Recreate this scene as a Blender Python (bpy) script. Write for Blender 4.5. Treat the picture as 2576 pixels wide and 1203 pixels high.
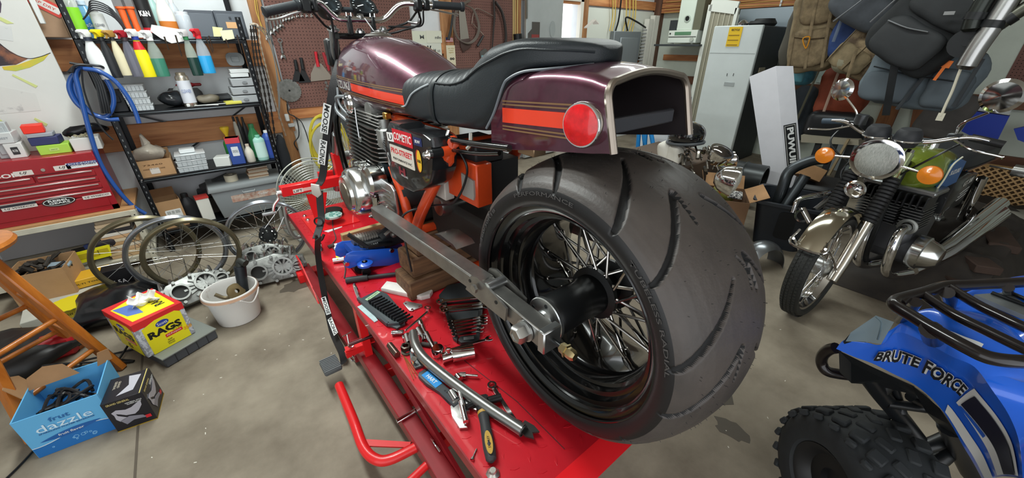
import bpy, bmesh, math, random
from math import sin, cos, pi, radians, tan, atan2, hypot, sqrt
from mathutils import Vector as V, Matrix as MX
random.seed(7)
for o in list(bpy.data.objects): bpy.data.objects.remove(o)
S = bpy.context.scene; COL = S.collection
# ---------------- camera, world, light, exposure ----------------
cd = bpy.data.cameras.new('camera'); cd.sensor_width = 36; cd.lens = 36*968/2576; cd.clip_start = .02
cam = bpy.data.objects.new('camera', cd); COL.objects.link(cam); S.camera = cam
cam.location = (0, 0, 1.4); cam.rotation_euler = (radians(63), 0, radians(-39))
S.view_settings.view_transform = 'Standard'; S.view_settings.look = 'None'
S.view_settings.gamma = 1; S.view_settings.use_curve_mapping = False
S.view_settings.exposure = 0.18
wd = bpy.data.worlds.new('world'); S.world = wd; wd.use_nodes = True
bg = wd.node_tree.nodes['Background']; bg.inputs[0].default_value = (.93, .97, 1, 1); bg.inputs[1].default_value = 1.8
def area(name, loc, size, energy, color=(1, 1, 1), rot=(0, 0, 0)):
    l = bpy.data.lights.new(name, 'AREA'); l.shape = 'RECTANGLE'; l.size, l.size_y = size; l.energy = energy; l.color = color
    o = bpy.data.objects.new(name, l); COL.objects.link(o); o.location = loc; o.rotation_euler = rot; o['kind'] = 'structure'; return o
area('ceiling_lamp', (.1, 2.2, 2.55), (.25, 2.4), 62, (.93, 1, .97))
area('ceiling_lamp', (3.0, 1.6, 2.55), (.25, 2.4), 34, (.93, 1, .97))
area('ceiling_lamp', (4.9, 3.0, 2.55), (.25, 1.6), 16, (.93, 1, .97))
# ---------------- pixel to point ----------------
def ray(px, py):
    r = (px-1288)/968; d = (py-601.5)/968; P = radians(27); A = radians(51)
    hf = cos(P)-d*sin(P); dz = sin(P)+d*cos(P)
    return V((hf*cos(A)+r*sin(A), hf*sin(A)-r*cos(A), -dz))
def W(px, py, ax, v):
    """point of the plane ax = v that the photograph shows at (px, py)"""
    R = ray(px, py); i = 'xyz'.index(ax); t = (v-(1.4 if i == 2 else 0))/R[i]
    return V((0, 0, 1.4))+R*t
# ---------------- materials ----------------
MC = {}
def lin(h):
    if isinstance(h, str): h = [int(h[i:i+2], 16)/255 for i in (0, 2, 4)]
    return tuple(c/12.92 if c <= .04045 else ((c+.055)/1.055)**2.4 for c in h)+(1,)
def mat(h, rough=.5, metal=0, var=0, scale=8, h2=None, bump=0, coat=0, trans=0, ior=1.45, emit=0, stretch=None, alpha=1, bscale=None, thr=None):
    key = (h, rough, metal, var, scale, h2, bump, coat, trans, emit, stretch, alpha, bscale, thr)
    if key in MC: return MC[key]
    m = bpy.data.materials.new('mat_%s_%d' % (h, len(MC))); m.use_nodes = True; nt = m.node_tree; N = nt.nodes; L = nt.links
    b = N['Principled BSDF']; I = b.inputs
    I['Base Color'].default_value = lin(h); I['Roughness'].default_value = rough; I['Metallic'].default_value = metal
    I['Coat Weight'].default_value = coat; I['Coat Roughness'].default_value = .05; I['Transmission Weight'].default_value = trans; I['IOR'].default_value = ior
    if alpha < 1: I['Alpha'].default_value = alpha
    if emit: I['Emission Color'].default_value = lin(h); I['Emission Strength'].default_value = emit
    if var or h2 or bump:
        tc = N.new('ShaderNodeTexCoord'); mp = N.new('ShaderNodeMapping'); L.new(tc.outputs['Object'], mp.inputs[0])
        if stretch: mp.inputs['Scale'].default_value = stretch
        ns = N.new('ShaderNodeTexNoise'); ns.inputs['Scale'].default_value = scale; ns.inputs['Detail'].default_value = 6; ns.inputs['Roughness'].default_value = .6
        L.new(mp.outputs[0], ns.inputs[0])
        if var or h2:
            cr = N.new('ShaderNodeValToRGB'); L.new(ns.outputs[0], cr.inputs[0])
            c = lin(h); d = lin(h2) if h2 else tuple(x*(1-var) for x in c[:3])+(1,); e = c if h2 else tuple(min(1, x*(1+var*.6)) for x in c[:3])+(1,)
            t0, t1 = thr or (.32, .68)
            cr.color_ramp.elements[0].position = t0; cr.color_ramp.elements[0].color = d
            cr.color_ramp.elements[1].position = t1; cr.color_ramp.elements[1].color = e
            L.new(cr.outputs[0], I['Base Color'])
        if bump:
            n2 = ns
            if bscale:
                n2 = N.new('ShaderNodeTexNoise'); n2.inputs['Scale'].default_value = bscale; n2.inputs['Detail'].default_value = 4; L.new(mp.outputs[0], n2.inputs[0])
            bp = N.new('ShaderNodeBump'); bp.inputs['Strength'].default_value = min(1, bump); bp.inputs['Distance'].default_value = .004*max(1, bump)
            L.new(n2.outputs[0], bp.inputs['Height']); L.new(bp.outputs[0], I['Normal'])
    MC[key] = m; return m
def wood(h, h2, axis=0, sc=9, rough=.6):
    st = [7, 7, 7]; st[axis] = .7
    return mat(h, rough, 0, 0, sc*.35, h2, .25, stretch=tuple(st))
def pegmat():
    m = mat('75524a', .75, 0, .12, 6).copy(); nt = m.node_tree; N = nt.nodes; L = nt.links; b = N['Principled BSDF']
    src = b.inputs['Base Color'].links[0].from_socket
    tc = N.new('ShaderNodeTexCoord'); sep = N.new('ShaderNodeSeparateXYZ'); L.new(tc.outputs['Object'], sep.inputs[0])
    def M_(op, a, c=None):
        n = N.new('ShaderNodeMath'); n.operation = op
        for k, x in enumerate((a, c)):
            if x is None: continue
            if isinstance(x, (int, float)): n.inputs[k].default_value = x
            else: L.new(x, n.inputs[k])
        return n.outputs[0]
    def fr(s): return M_('SUBTRACT', M_('FRACT', M_('MULTIPLY', s, 1/.0254)), .5)
    xy = M_('ADD', sep.outputs[0], sep.outputs[1])
    u = fr(xy); v = fr(sep.outputs[2])
    d = M_('SQRT', M_('ADD', M_('MULTIPLY', u, u), M_('MULTIPLY', v, v)))
    k = M_('LESS_THAN', d, .15)
    mx = N.new('ShaderNodeMix'); mx.data_type = 'RGBA'; L.new(k, mx.inputs[0]); L.new(src, mx.inputs[6]); mx.inputs[7].default_value = lin('20120f')
    L.new(mx.outputs[2], b.inputs['Base Color']); return m
BLK = mat('16181a', .35); BLKP = mat('1d1f22', .55, bump=.1, scale=300); RUB = mat('232526', .6, var=.15, scale=30)
CHR = mat('d8d8d8', .08, 1); STL = mat('b4b4b2', .28, 1, bump=.05, scale=60); ALU = mat('c4c6c6', .32, 1, bump=.12, scale=90); CAST = mat('9fa19e', .5, .85, var=.3, scale=20, bump=.4)
CARD = mat('b08a63', .85, var=.12, scale=5); CARD2 = mat('a07a55', .85, var=.2, scale=5); WHT = mat('dcdedd', .5); PAP = mat('d9d6cc', .8, var=.1, scale=6)
# ---------------- geometry ----------------
class G:
    def __init__(s): s.bm = bmesh.new()
    def _xf(s, vs, M):
        if M is not None: bmesh.ops.transform(s.bm, matrix=M, verts=vs)
    def box(s, c, d, M=None, bev=0, rz=0, seg=1):
        r = bmesh.ops.create_cube(s.bm, size=1); vs = r['verts']
        bmesh.ops.scale(s.bm, vec=d, verts=vs)
        if bev:
            es = list({e for v in vs for e in v.link_edges})
            q = bmesh.ops.bevel(s.bm, geom=es, offset=min(bev, min(d)*.49), segments=seg, affect='EDGES', profile=.5)
            vs = list({v for f in q['faces'] for v in f.verts}|{v for v in vs if v.is_valid})
        if rz: bmesh.ops.rotate(s.bm, cent=(0, 0, 0), matrix=MX.Rotation(rz, 3, 'Z'), verts=vs)
        bmesh.ops.translate(s.bm, vec=c, verts=vs); s._xf(vs, M); return s
    def box2(s, a, b, bev=0, M=None):
        a = V(a); b = V(b); return s.box((a+b)/2, [max(abs(x), .0005) for x in (b-a)], M, bev)
    def loft(s, rings, closed=True, caps=True, M=None):
        R = [[s.bm.verts.new(p) for p in r] for r in rings]; n = len(rings[0])
        for a, b in zip(R, R[1:]):
            for i in range(n if closed else n-1):
                j = (i+1) % n
                try: s.bm.faces.new((a[i], a[j], b[j], b[i]))
                except ValueError: pass
        if caps and closed:
            for r in (R[0][::-1], R[-1]):
                try: s.bm.faces.new(r)
                except ValueError: pass
        s._xf([v for r in R for v in r], M); return s
    def tube(s, pts, r, n=8, closed=False, caps=True, M=None, flat=None):
        P = [V(p) for p in pts]; m = len(P); rings = []; up = None
        for i in range(m):
            if closed: t = P[(i+1) % m]-P[i-1]
            else: t = P[min(i+1, m-1)]-P[max(i-1, 0)]
            t.normalize()
            if up is None: up = V((0, 0, 1)) if abs(t.z) < .9 else V((1, 0, 0))
            a = t.cross(up)
            if a.length < 1e-6: a = t.cross(V((0, 1, 0)))
            a.normalize(); b = a.cross(t); up = b if flat is None else up
            rr = r[i] if isinstance(r, (list, tuple)) else r
            fb = flat or 1
            rings.append([P[i]+a*rr*cos(k*2*pi/n)+b*rr*fb*sin(k*2*pi/n) for k in range(n)])
        if closed: rings.append(rings[0])
        s.loft(rings, True, caps and not closed, M)
        if closed: bmesh.ops.remove_doubles(s.bm, verts=s.bm.verts, dist=1e-6)
        return s
    def rod(s, a, b, r, n=10, r2=None, M=None): return s.tube([a, b], [r, r if r2 is None else r2], n, M=M)
    def beam(s, a, b, w, h, up=(0, 0, 1), bev=0, M=None):
        a = V(a); b = V(b); t = b-a; L = t.length; t.normalize(); u = V(up); x = t.cross(u)
        if x.length < 1e-5: x = t.cross(V((0, 1, 0)))
        x.normalize(); u = x.cross(t)
        F = MX((( x.x, t.x, u.x, (a.x+b.x)/2), (x.y, t.y, u.y, (a.y+b.y)/2), (x.z, t.z, u.z, (a.z+b.z)/2), (0, 0, 0, 1)))
        if M is not None: F = M @ F
        return s.box((0, 0, 0), (w, L, h), F, bev)
    def lathe(s, prof, o=(0, 0, 0), ax=(0, 0, 1), n=20, M=None, a0=0, a1=2*pi, caps=None):
        full = abs(a1-a0-2*pi) < 1e-6
        F = V(o); z = V(ax).normalized(); x = z.orthogonal().normalized(); y = z.cross(x)
        rings = []
        if caps is None and prof[0][0] > .0011 and prof[-1][0] > .0011: caps = False
        for r, h in prof: rings.append([F+z*h+(x*cos(a0+(a1-a0)*k/(n if full else n-1))+y*sin(a0+(a1-a0)*k/(n if full else n-1)))*max(r, 1e-5) for k in range(n)])
        return s.loft(rings, full, full if caps is None else caps, M)
    def prism(s, pts, a, b, ax='z', M=None, bev=0):
        def mk(p, h): return {'z': V((p[0], p[1], h)), 'x': V((h, p[0], p[1])), 'y': V((p[0], h, p[1]))}[ax]
        A = [s.bm.verts.new(mk(p, a)) for p in pts]; B = [s.bm.verts.new(mk(p, b)) for p in pts]; n = len(pts)
        fs = [s.bm.faces.new(A[::-1]), s.bm.faces.new(B)]
        for i in range(n): fs.append(s.bm.faces.new((A[i], A[(i+1) % n], B[(i+1) % n], B[i])))
        vs = A+B
        if bev:
            es = [e for f in fs[:2] for e in f.edges]
            q = bmesh.ops.bevel(s.bm, geom=list(set(es)), offset=bev, segments=2, affect='EDGES', profile=.5)
            vs = list({v for f in q['faces'] for v in f.verts}|{v for v in vs if v.is_valid})
        s._xf(vs, M); return s
    def ball(s, c, r, n=12, M=None, sub=None):
        if isinstance(r, (int, float)): r = (r, r, r)
        q = bmesh.ops.create_uvsphere(s.bm, u_segments=n, v_segments=max(5, n*2//3), radius=1); vs = q['verts']
        bmesh.ops.scale(s.bm, vec=r, verts=vs); bmesh.ops.translate(s.bm, vec=c, verts=vs); s._xf(vs, M); return s
    def quad(s, a, b, c, d):
        s.bm.faces.new([s.bm.verts.new(p) for p in (a, b, c, d)]); return s
    def torus(s, c, R, r, ax=(0, 0, 1), n=40, m=8):
        z = V(ax).normalized(); x = z.orthogonal().normalized(); y = z.cross(x)
        return s.tube([V(c)+x*R*cos(k*2*pi/n)+y*R*sin(k*2*pi/n) for k in range(n)], r, m, True)
    def grid(s, f, nu, nv, thick=0):
        vs = [[s.bm.verts.new(f(i/nu, j/nv)) for j in range(nv+1)] for i in range(nu+1)]
        for i in range(nu):
            for j in range(nv): s.bm.faces.new((vs[i][j], vs[i+1][j], vs[i+1][j+1], vs[i][j+1]))
        if thick:
            s.bm.normal_update(); bmesh.ops.solidify(s.bm, geom=list({f for r in vs for v in r for f in v.link_faces}), thickness=thick)
        return s
    def noise(s, a, sc=8, seed=0, smooth=0):
        from mathutils import noise as nz
        for v in s.bm.verts:
            p = v.co*sc+V((seed, seed*1.7, 0)); v.co += nz.noise_vector(p)*a
        return s
    def subd(s, k=1):
        bmesh.ops.subdivide_edges(s.bm, edges=s.bm.edges, cuts=k, use_grid_fill=True); return s
WM, WF = {}, {}
def mesh(name, g, m, sharp=38):
    bmesh.ops.recalc_face_normals(g.bm, faces=g.bm.faces)
    me = bpy.data.meshes.new(name); g.bm.to_mesh(me); g.bm.free()
    if m: me.materials.append(m)
    me.polygons.foreach_set('use_smooth', [True]*len(me.polygons)); me.set_sharp_from_angle(angle=radians(sharp)); return me
def obj(name, g, m, parent=None, loc=None, rot=None, sub=0, sharp=38):
    if parent is not None and WF.get(parent.name): bmesh.ops.transform(g.bm, matrix=WM[parent.name].inverted(), verts=g.bm.verts)
    o = bpy.data.objects.new(name, mesh(name, g, m, sharp)); COL.objects.link(o)
    if parent is not None: o.parent = parent; WM[o.name] = WM[parent.name]; WF[o.name] = WF[parent.name]
    if loc: o.location = loc
    if rot: o.rotation_euler = rot
    if sub:
        md = o.modifiers.new('s', 'SUBSURF'); md.levels = md.render_levels = sub
    return o
def tag(o, label, cat, group=None, kind=None):
    if label: o['label'] = label
    if cat: o['category'] = cat
    if group: o['group'] = group
    if kind: o['kind'] = kind
    return o
def thing(name, label, cat, loc=(0, 0, 0), rz=0, group=None, w=0, rot=None):
    o = bpy.data.objects.new(name, None); COL.objects.link(o); o.location = loc; o.empty_display_size = .05
    o.rotation_euler = rot or (0, 0, rz)
    WM[o.name] = MX.LocRotScale(V(loc), o.rotation_euler, None); WF[o.name] = w
    return tag(o, label, cat, group)
def one(name, g, m, label, cat, loc=(0, 0, 0), rz=0, group=None, w=0, rot=None, kind=None, sharp=38, sub=0):
    rot = rot or (0, 0, rz)
    if w:
        bmesh.ops.transform(g.bm, matrix=MX.LocRotScale(V(loc), None if not any(rot) else MX.Identity(3).to_euler(), None).inverted() if not any(rot) else MX.LocRotScale(V(loc), __import__('mathutils').Euler(rot), None).inverted(), verts=g.bm.verts)
    o = bpy.data.objects.new(name, mesh(name, g, m, sharp)); COL.objects.link(o); o.location = loc; o.rotation_euler = rot
    WM[o.name] = MX.LocRotScale(V(loc), o.rotation_euler, None); WF[o.name] = w
    if sub: md = o.modifiers.new('s', 'SUBSURF'); md.levels = md.render_levels = sub
    return tag(o, label, cat, group, kind)
def struct(name, g, m, parent=None):
    o = obj(name, g, m, parent)
    if parent is None: o['kind'] = 'structure'; WM[o.name] = MX.Identity(4); WF[o.name] = 0
    return o
def dup(root, loc=None, rz=None, label=None, parent=None, rot=None):
    c = root.copy(); COL.objects.link(c); WM[c.name] = MX.Identity(4); WF[c.name] = 0
    if parent is not None: c.parent = parent
    if loc is not None: c.location = loc
    if rz is not None: c.rotation_euler = (0, 0, rz)
    if rot is not None: c.rotation_euler = rot
    if label: c['label'] = label
    for ch in list(root.children): dup(ch, parent=c)
    return c
def frame(o, x, y):
    """matrix with origin o, x axis x, y axis near y (text plane), z out"""
    x = V(x).normalized(); z = x.cross(V(y)).normalized(); y = z.cross(x)
    return MX(((x.x, y.x, z.x, o[0]), (x.y, y.y, z.y, o[1]), (x.z, y.z, z.z, o[2]), (0, 0, 0, 1)))
def text(s, M, w, h, m, parent, bold=.01, shear=0, name='lettering', ext=.0004):
    cu = bpy.data.curves.new('t', 'FONT'); cu.body = s; cu.align_x = 'CENTER'; cu.align_y = 'CENTER'; cu.offset = bold; cu.shear = shear; cu.resolution_u = 2
    t = bpy.data.objects.new('t', cu); COL.objects.link(t)
    dg = bpy.context.evaluated_depsgraph_get(); me = bpy.data.meshes.new_from_object(t.evaluated_get(dg))
    g = G(); g.bm.from_mesh(me); bpy.data.objects.remove(t)
    if not g.bm.verts: return None
    xs = [v.co.x for v in g.bm.verts]; ys = [v.co.y for v in g.bm.verts]
    x0, x1, y0, y1 = min(xs), max(xs), min(ys), max(ys)
    sx = w/(x1-x0); sy = h/(y1-y0) if h else sx
    for v in g.bm.verts: v.co = V(((v.co.x-(x0+x1)/2)*sx, (v.co.y-(y0+y1)/2)*sy, v.co.z))
    r = bmesh.ops.extrude_face_region(g.bm, geom=list(g.bm.faces))
    bmesh.ops.translate(g.bm, vec=(0, 0, ext), verts=[e for e in r['geom'] if isinstance(e, bmesh.types.BMVert)])
    bmesh.ops.transform(g.bm, matrix=M, verts=g.bm.verts)
    return obj(name, g, m, parent)
def rrect(w, h, r, n=4):
    P = []
    for cx, cy, a in ((w/2-r, h/2-r, 0), (-w/2+r, h/2-r, pi/2), (-w/2+r, -h/2+r, pi), (w/2-r, -h/2+r, 1.5*pi)):
        for k in range(n+1): P.append((cx+r*cos(a+k*pi/2/n), cy+r*sin(a+k*pi/2/n)))
    return P
def ell(a, b, n=28, c=(0, 0)): return [(c[0]+a*cos(k*2*pi/n), c[1]+b*sin(k*2*pi/n)) for k in range(n)]
def sticker(parent, M, w, h, m, s=None, fg=None, tw=.85, th=.6, r=None, name='sticker', bold=.012, shear=0, t=.0008, pts=None):
    g = G().prism(pts or rrect(w, h, min(w, h)*.08 if r is None else r), 0, t, M=M); o = obj(name, g, m, parent)
    if s: text(s, M @ MX.Translation((0, 0, t)), w*tw, h*th, fg, o, bold, shear)
    return o
def bez(p, n=10):
    """smooth curve through points (Catmull-Rom)"""
    P = [V(x) for x in p]; P = [P[0]*2-P[1]]+P+[P[-1]*2-P[-2]]; out = []
    for i in range(1, len(P)-2):
        for k in range(n):
            t = k/n; a, b, c, d = P[i-1:i+3]
            out.append(.5*((2*b)+(c-a)*t+(2*a-5*b+4*c-d)*t*t+(3*b-a-3*c+d)*t**3))
    out.append(P[-2]); return out

ORD = ['lowest', 'second', 'third', 'fourth', 'fifth', 'sixth', 'seventh', 'eighth', 'ninth', 'tenth', 'eleventh', 'twelfth', 'thirteenth']
# ---------------- room ----------------
YW, XW, ZC = 3.97, 6.1, 2.75
XL, YS = -2.2, -2.6
g = G().box2((XL, YS, -.1), (XW+.1, YW+.1, 0)); FL = mat('998f7e', .75, 0, 0, 2.2, '6b6153', .25, bscale=60, thr=(.34, .66))
fl = struct('floor', g, FL)
obj('joint', G().box2((-.53, YS, 0), (-.522, YW, .0012)), mat('5b5247', .9), fl)
for (x, y, a, b) in ((-.62, 1.5, .05, .03), (-.4, 1.15, .09, .05), (.25, 2.5, .13, .08), (1.5, .4, .16, .1), (1.35, .25, .05, .07)):
    g = G().prism([(x+a*cos(k*pi/9)*random.uniform(.7, 1.1), y+b*sin(k*pi/9)*random.uniform(.7, 1.1)) for k in range(18)], 0, .0008)
    obj('stain', g, mat('50483d', .6), fl)
g = G()
for i in range(46):
    x, y = random.uniform(-.5, .25), random.uniform(1.1, 2.8)
    if i > 30: x, y = random.uniform(1.2, 2.4), random.uniform(.1, .7)
    g.box((x, y, .001), (random.uniform(.003, .014), .003, .002), rz=random.uniform(0, 3))
one('floor_debris', g, mat('d8d3c6', .8), 'tiny pale chips and shavings scattered on the concrete floor', 'debris', kind='stuff')
WALL = mat('dde1e4', .7, 0, .1, 2.5)
def wall(name, x0, x1, holes=()):
    g = G(); xs = x0
    for (a, b, z0, z1) in holes:
        g.box2((xs, YW, 0), (a, YW+.1, ZC)); g.box2((a, YW, 0), (b, YW+.1, z0)) if z0 > 0 else 0; g.box2((a, YW, z1), (b, YW+.1, ZC)); xs = b
    g.box2((xs, YW, 0), (x1, YW+.1, ZC)); return struct(name, g, WALL)
DX0, DX1 = 3.98, 4.31
wb = wall('wall_back', XL, XW+.1, [(DX0, DX1, 0, 1.87)])
wr = struct('wall_right', G().box2((XW, YS, 0), (XW+.1, YW, ZC)), mat('cbd3c8', .7, 0, .1, 2.5))
wl = struct('wall_left', G().box2((XL-.1, .6, 0), (XL, YW, ZC)), WALL)
struct('wall_front_unseen', G().box2((1.3, YS-.1, 0), (XW+.1, YS, ZC)), WALL)  # unseen stretch of wall, added to block light and darken the right side
struct('ceiling', G().box2((XL, YS, ZC), (XW+.1, YW+.1, ZC+.1)), mat('c9c2b4', .8))
WR = wood('d89a66', 'a5653c', 0); WRy = wood('c08253', '8a5230', 1); WRz = wood('bd8a5c', '8a5a36', 2); WD = wood('7c5038', '553423', 1)
def rail(x0, x1, z0, z1, d=.038, m=WR): obj('rail', G().box2((x0, YW-d, z0), (x1, YW, z1), .003), m, wb)
rail(XL, .62, 1.235, 1.42); rail(-.7, .7, .70, .875); rail(-1.6, -.95, .62, .74); rail(.7, 3.15, .80, .89)
rail(1.25, 2.3, 1.30, 1.50); rail(.62, 3.3, 1.86, 1.95); rail(3.35, 6.1, 1.84, 1.95)
rail(4.45, 6.0, 1.06, 1.16); rail(4.6, 6.1, .25, .34)
def stud(x, w=.09, z1=ZC, d=.04): obj('stud', G().box2((x-w/2, YW-d, 0), (x+w/2, YW, z1), .003), WRz, wb)
stud(.64, .09); stud(2.33, .13); stud(3.27, .1); stud(4.40, .16)
obj('corner_post', G().box2((XW-.1, YW-.14, 0), (XW, YW, ZC), .004), wood('6b4a38', '432b20', 2), wb)
# right wall framing: doubled top plate with wires, mid rail, low ledger
def rrail(y0, y1, z0, z1, d=.04, m=WRy): obj('rail', G().box2((XW-d, y0, z0), (XW, y1, z1), .003), m, wr)
rrail(YS, YW-.14, 1.80, 1.86, .09); rrail(YS, YW-.14, 1.865, 1.93, .09); rrail(YS, YW-.14, 1.935, 2.0, .09); rrail(YS, 3.6, .84, .95, .05, WD)
rrail(-2, .1, .33, .42, .06, WD); rrail(2.6, 3.7, 1.16, 1.24, .05)
obj('stud', G().box2((XW-.04, 2.93, 0), (XW, 3.03, 1.2), .003), WRz, wr)
obj('stud', G().box2((XW-.04, .75, .3), (XW, .9, .84), .003), wood('a8754c', '75482a', 2), wr)
g = G()
for k, z in enumerate((1.815, 1.85, 1.885, 1.93, 1.97)):
    pts = [(XW-.095, y, z+.012*sin(y*3+k)) for y in [YW-.2-i*.4 for i in range(14)]]; g.tube(bez(pts, 3), .0045, 5)
one('wiring', g, mat('cda35e', .6), 'tan electrical cables stapled along the top rail of the right wall', 'cable', kind='stuff')
g = G()
for k in range(5):
    for y in (3.5, 3.05, 2.2, 1.7): g.box((XW-.1, y, 1.815+.037*k), (.01, .02, .03))
obj('cable_staple', g, WHT, wr)['kind'] = 'stuff'
# pegboards
PG = pegmat()
def peg(name, lab, x0, x1, z0, z1):
    return one(name, G().box2((x0, YW-.045, z0), (x1, YW-.038, z1)), PG, lab, 'pegboard')
PB = peg('pegboard', 'brown pegboard panel behind the front end of the burgundy motorcycle', .70, 1.92, .89, 1.86)
PB2 = peg('pegboard', 'brown pegboard panel hung with saws and cables beyond the fuel tank', 2.40, 3.22, .89, 2.05)
one('pegboard', G().box2((XW-.012, -1.2, .95), (XW-.002, .12, 1.78)), PG, 'brown pegboard at the far right, behind the leaning chrome tubes', 'pegboard')
# far door: bright opening with frame and open leaf
fr = struct('trim_1', G().box2((DX0-.05, YW-.06, 0), (DX0, YW, 1.93)).box2((DX1, YW-.06, 0), (DX1+.05, YW, 1.93)).box2((DX0-.05, YW-.06, 1.87), (DX1+.05, YW, 1.93)), mat('e8e4d8', .5))
dl = thing('metal_door', 'pale metal door standing open beside the bright doorway, magnets on it', 'door', (3.36, 3.90, 0), w=1)
obj('door_leaf', G().box2((3.34, 3.86, .02), (3.93, 3.90, 2.0), .004), mat('b8bdbd', .45, .3, .1, 3), dl)
a, b = W(1325, 120, 'y', 3.855), W(1362, 50, 'y', 3.855)
obj('magnet', G().prism([(a.x+.02, a.z+.0), (a.x+.2, a.z), (a.x+.2, a.z+.27), (a.x+.08, a.z+.27), (a.x+.08, a.z+.2), (a.x+.02, a.z+.15)], 3.852, 3.86, 'y'), mat('5b5754', .5, .4), dl)
obj('magnet', G().box2((a.x+.07, 3.85, a.z+.0), (a.x+.19, 3.853, a.z+.14)), mat('8a3b38', .5), dl)
g = G().prism(ell(.045, .09, 20, (3.76, 1.55)), 3.852, 3.86, 'y'); obj('magnet', g, mat('9da3a3', .5), dl)
g = G().prism(ell(.04, .06, 20, (3.76, 1.38)), 3.852, 3.86, 'y'); obj('magnet', g, mat('9da3a3', .5), dl)
obj('hinge', G().box2((3.325, 3.85, 1.65), (3.35, 3.86, 1.9)), STL, dl)
pb = thing('electrical_panel', 'grey electrical breaker panel on the wall beside the bright doorway', 'electrical panel', (5.3, 3.9, 1.0), w=1)
obj('enclosure', G().box2((4.98, 3.86, .86), (5.62, 3.93, 1.55), .006), mat('80868a', .45, .3), pb)
dr = obj('panel_door', G().box2((5.12, 3.845, .92), (5.55, 3.862, 1.47), .006), mat('8a9094', .4, .3), pb)
obj('latch', G().box((5.17, 3.84, 1.2), (.02, .012, .05)), BLK, dr)
g = G()
for x in (4.92, 4.97, 5.22, 5.30, 5.38, 5.44): g.tube(bez([(x, 3.9, 1.55), (x+.02, 3.89, 1.75), (x-.05, 3.88, 2.1), (x, 3.88, 2.7)], 4), .008, 6)
one('cable_bundle', g, mat('d8bb62', .6), 'yellow cables running down into the top of the grey breaker panel', 'cable', kind='stuff')
g = G()
for p in ([(5.05, 3.9, 1.55), (5.06, 3.87, 1.8), (5.05, 3.88, 2.7)], [(5.3, 3.88, 1.56), (5.2, 3.86, 1.72), (5.45, 3.86, 1.68), (5.75, 3.87, 1.6)]): g.tube(bez(p, 6), .012, 6)
one('black_conduit', g, BLK, 'black flexible conduit above the grey breaker panel', 'cable')
g = G()
for x in (3.19, 3.215, 3.25): g.tube([(x, YW-.05, .7), (x+.003, YW-.05, 1.6), (x, YW-.05, 2.7)], .007, 6)
one('wall_cable', g, mat('d6bd7c', .6), 'tan cables stapled straight up the stud left of the metal door', 'cable', kind='stuff')
po = thing('poster', 'small red and green notice pinned above the breaker panel', 'poster', (4.85, 3.95, 1.4), w=1)
sh = obj('sheet', G().box2((4.80, 3.95, 1.25), (4.98, 3.955, 1.68)), mat('56705c', .6), po)
obj('stripe', G().box2((4.80, 3.947, 1.25), (4.98, 3.951, 1.31)), mat('c94a3a', .6), sh)
one('plastic_bracket', G().beam(W(1473, 70, 'y', 3.6), W(1495, 50, 'y', 3.6), .05, .012).beam(W(1493, 52, 'y', 3.6), W(1500, 60, 'y', 3.6), .09, .012), mat('e6dfd6', .5), 'white plastic bracket hanging just right of the bright doorway', 'bracket')
g = G()
for x in (5.72, 5.78, 5.86, 5.93): g.box2((x, 3.82, .3), (x+.05, 3.9, 1.72+.05*(x > 5.85)))
one('trim_boards', g, mat('dcdad0', .6), 'white trim boards standing upright in the far corner', 'board')
g = G()
for k in range(16): g.torus((5.66, 3.84, .9+k*.045), .03, .008, n=12, m=5)
one('spring_hose', g, mat('9b9d9d', .5), 'grey corrugated hose hanging beside the breaker panel', 'hose')
bl = one('painted_board', G().box2((4.46, 3.94, 1.2), (6.0, 3.955, 1.82)), mat('d9dcd2', .7), 'pale board panel fixed between the rails above the breaker panel', 'panel')
# ---------------- the burgundy motorcycle on the lift ----------------
XB = .725; BX, BY, BZ = XB, .52, .81
PAINT = mat('4a1f30', .32, .55, 0, 30, '5a2a3e', 0, 1.0); ORG = mat('e23c1e', .35, 0, coat=.6); FRO = mat('cf4518', .42, coat=.3, var=.12, scale=14)
LEA = mat('20262a', .42, 0, 0, 8, bump=.18, bscale=420); GOLD = mat('8a6a4a', .4, .3); GBLK = mat('0b0c0d', .16, .2, coat=.5); POL = mat('c9cac8', .16, 1, bump=.03, scale=25)
bike = thing('motorcycle', 'burgundy custom motorcycle with a huge rear tyre, strapped on the red lift table', 'motorcycle', (XB, BY, .44), w=1)
# rear wheel
rp = [(-.176, .272), (-.172, .285), (-.166, .285), (-.163, .262), (-.155, .252), (-.146, .252), (-.143, .240), (-.122, .238), (-.119, .228), (-.098, .227), (-.095, .219), (-.06, .218), (-.05, .21), (.05, .21), (.1, .222), (.14, .24), (.163, .26), (.166, .285), (.172, .285), (.176, .272)]
wo = (BX, BY, BZ)
rimo = [(-.166, .285), (-.14, .26), (-.1, .245), (0, .235), (.1, .245), (.14, .26), (.166, .285)]
wh = obj('rear_wheel', G().lathe([(r, x) for x, r in rp]+[(r, x) for x, r in rimo[::-1][1:]]+[(.272, -.176)], wo, (1, 0, 0), 96), GBLK, bike)
from mathutils import noise as NZ
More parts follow.
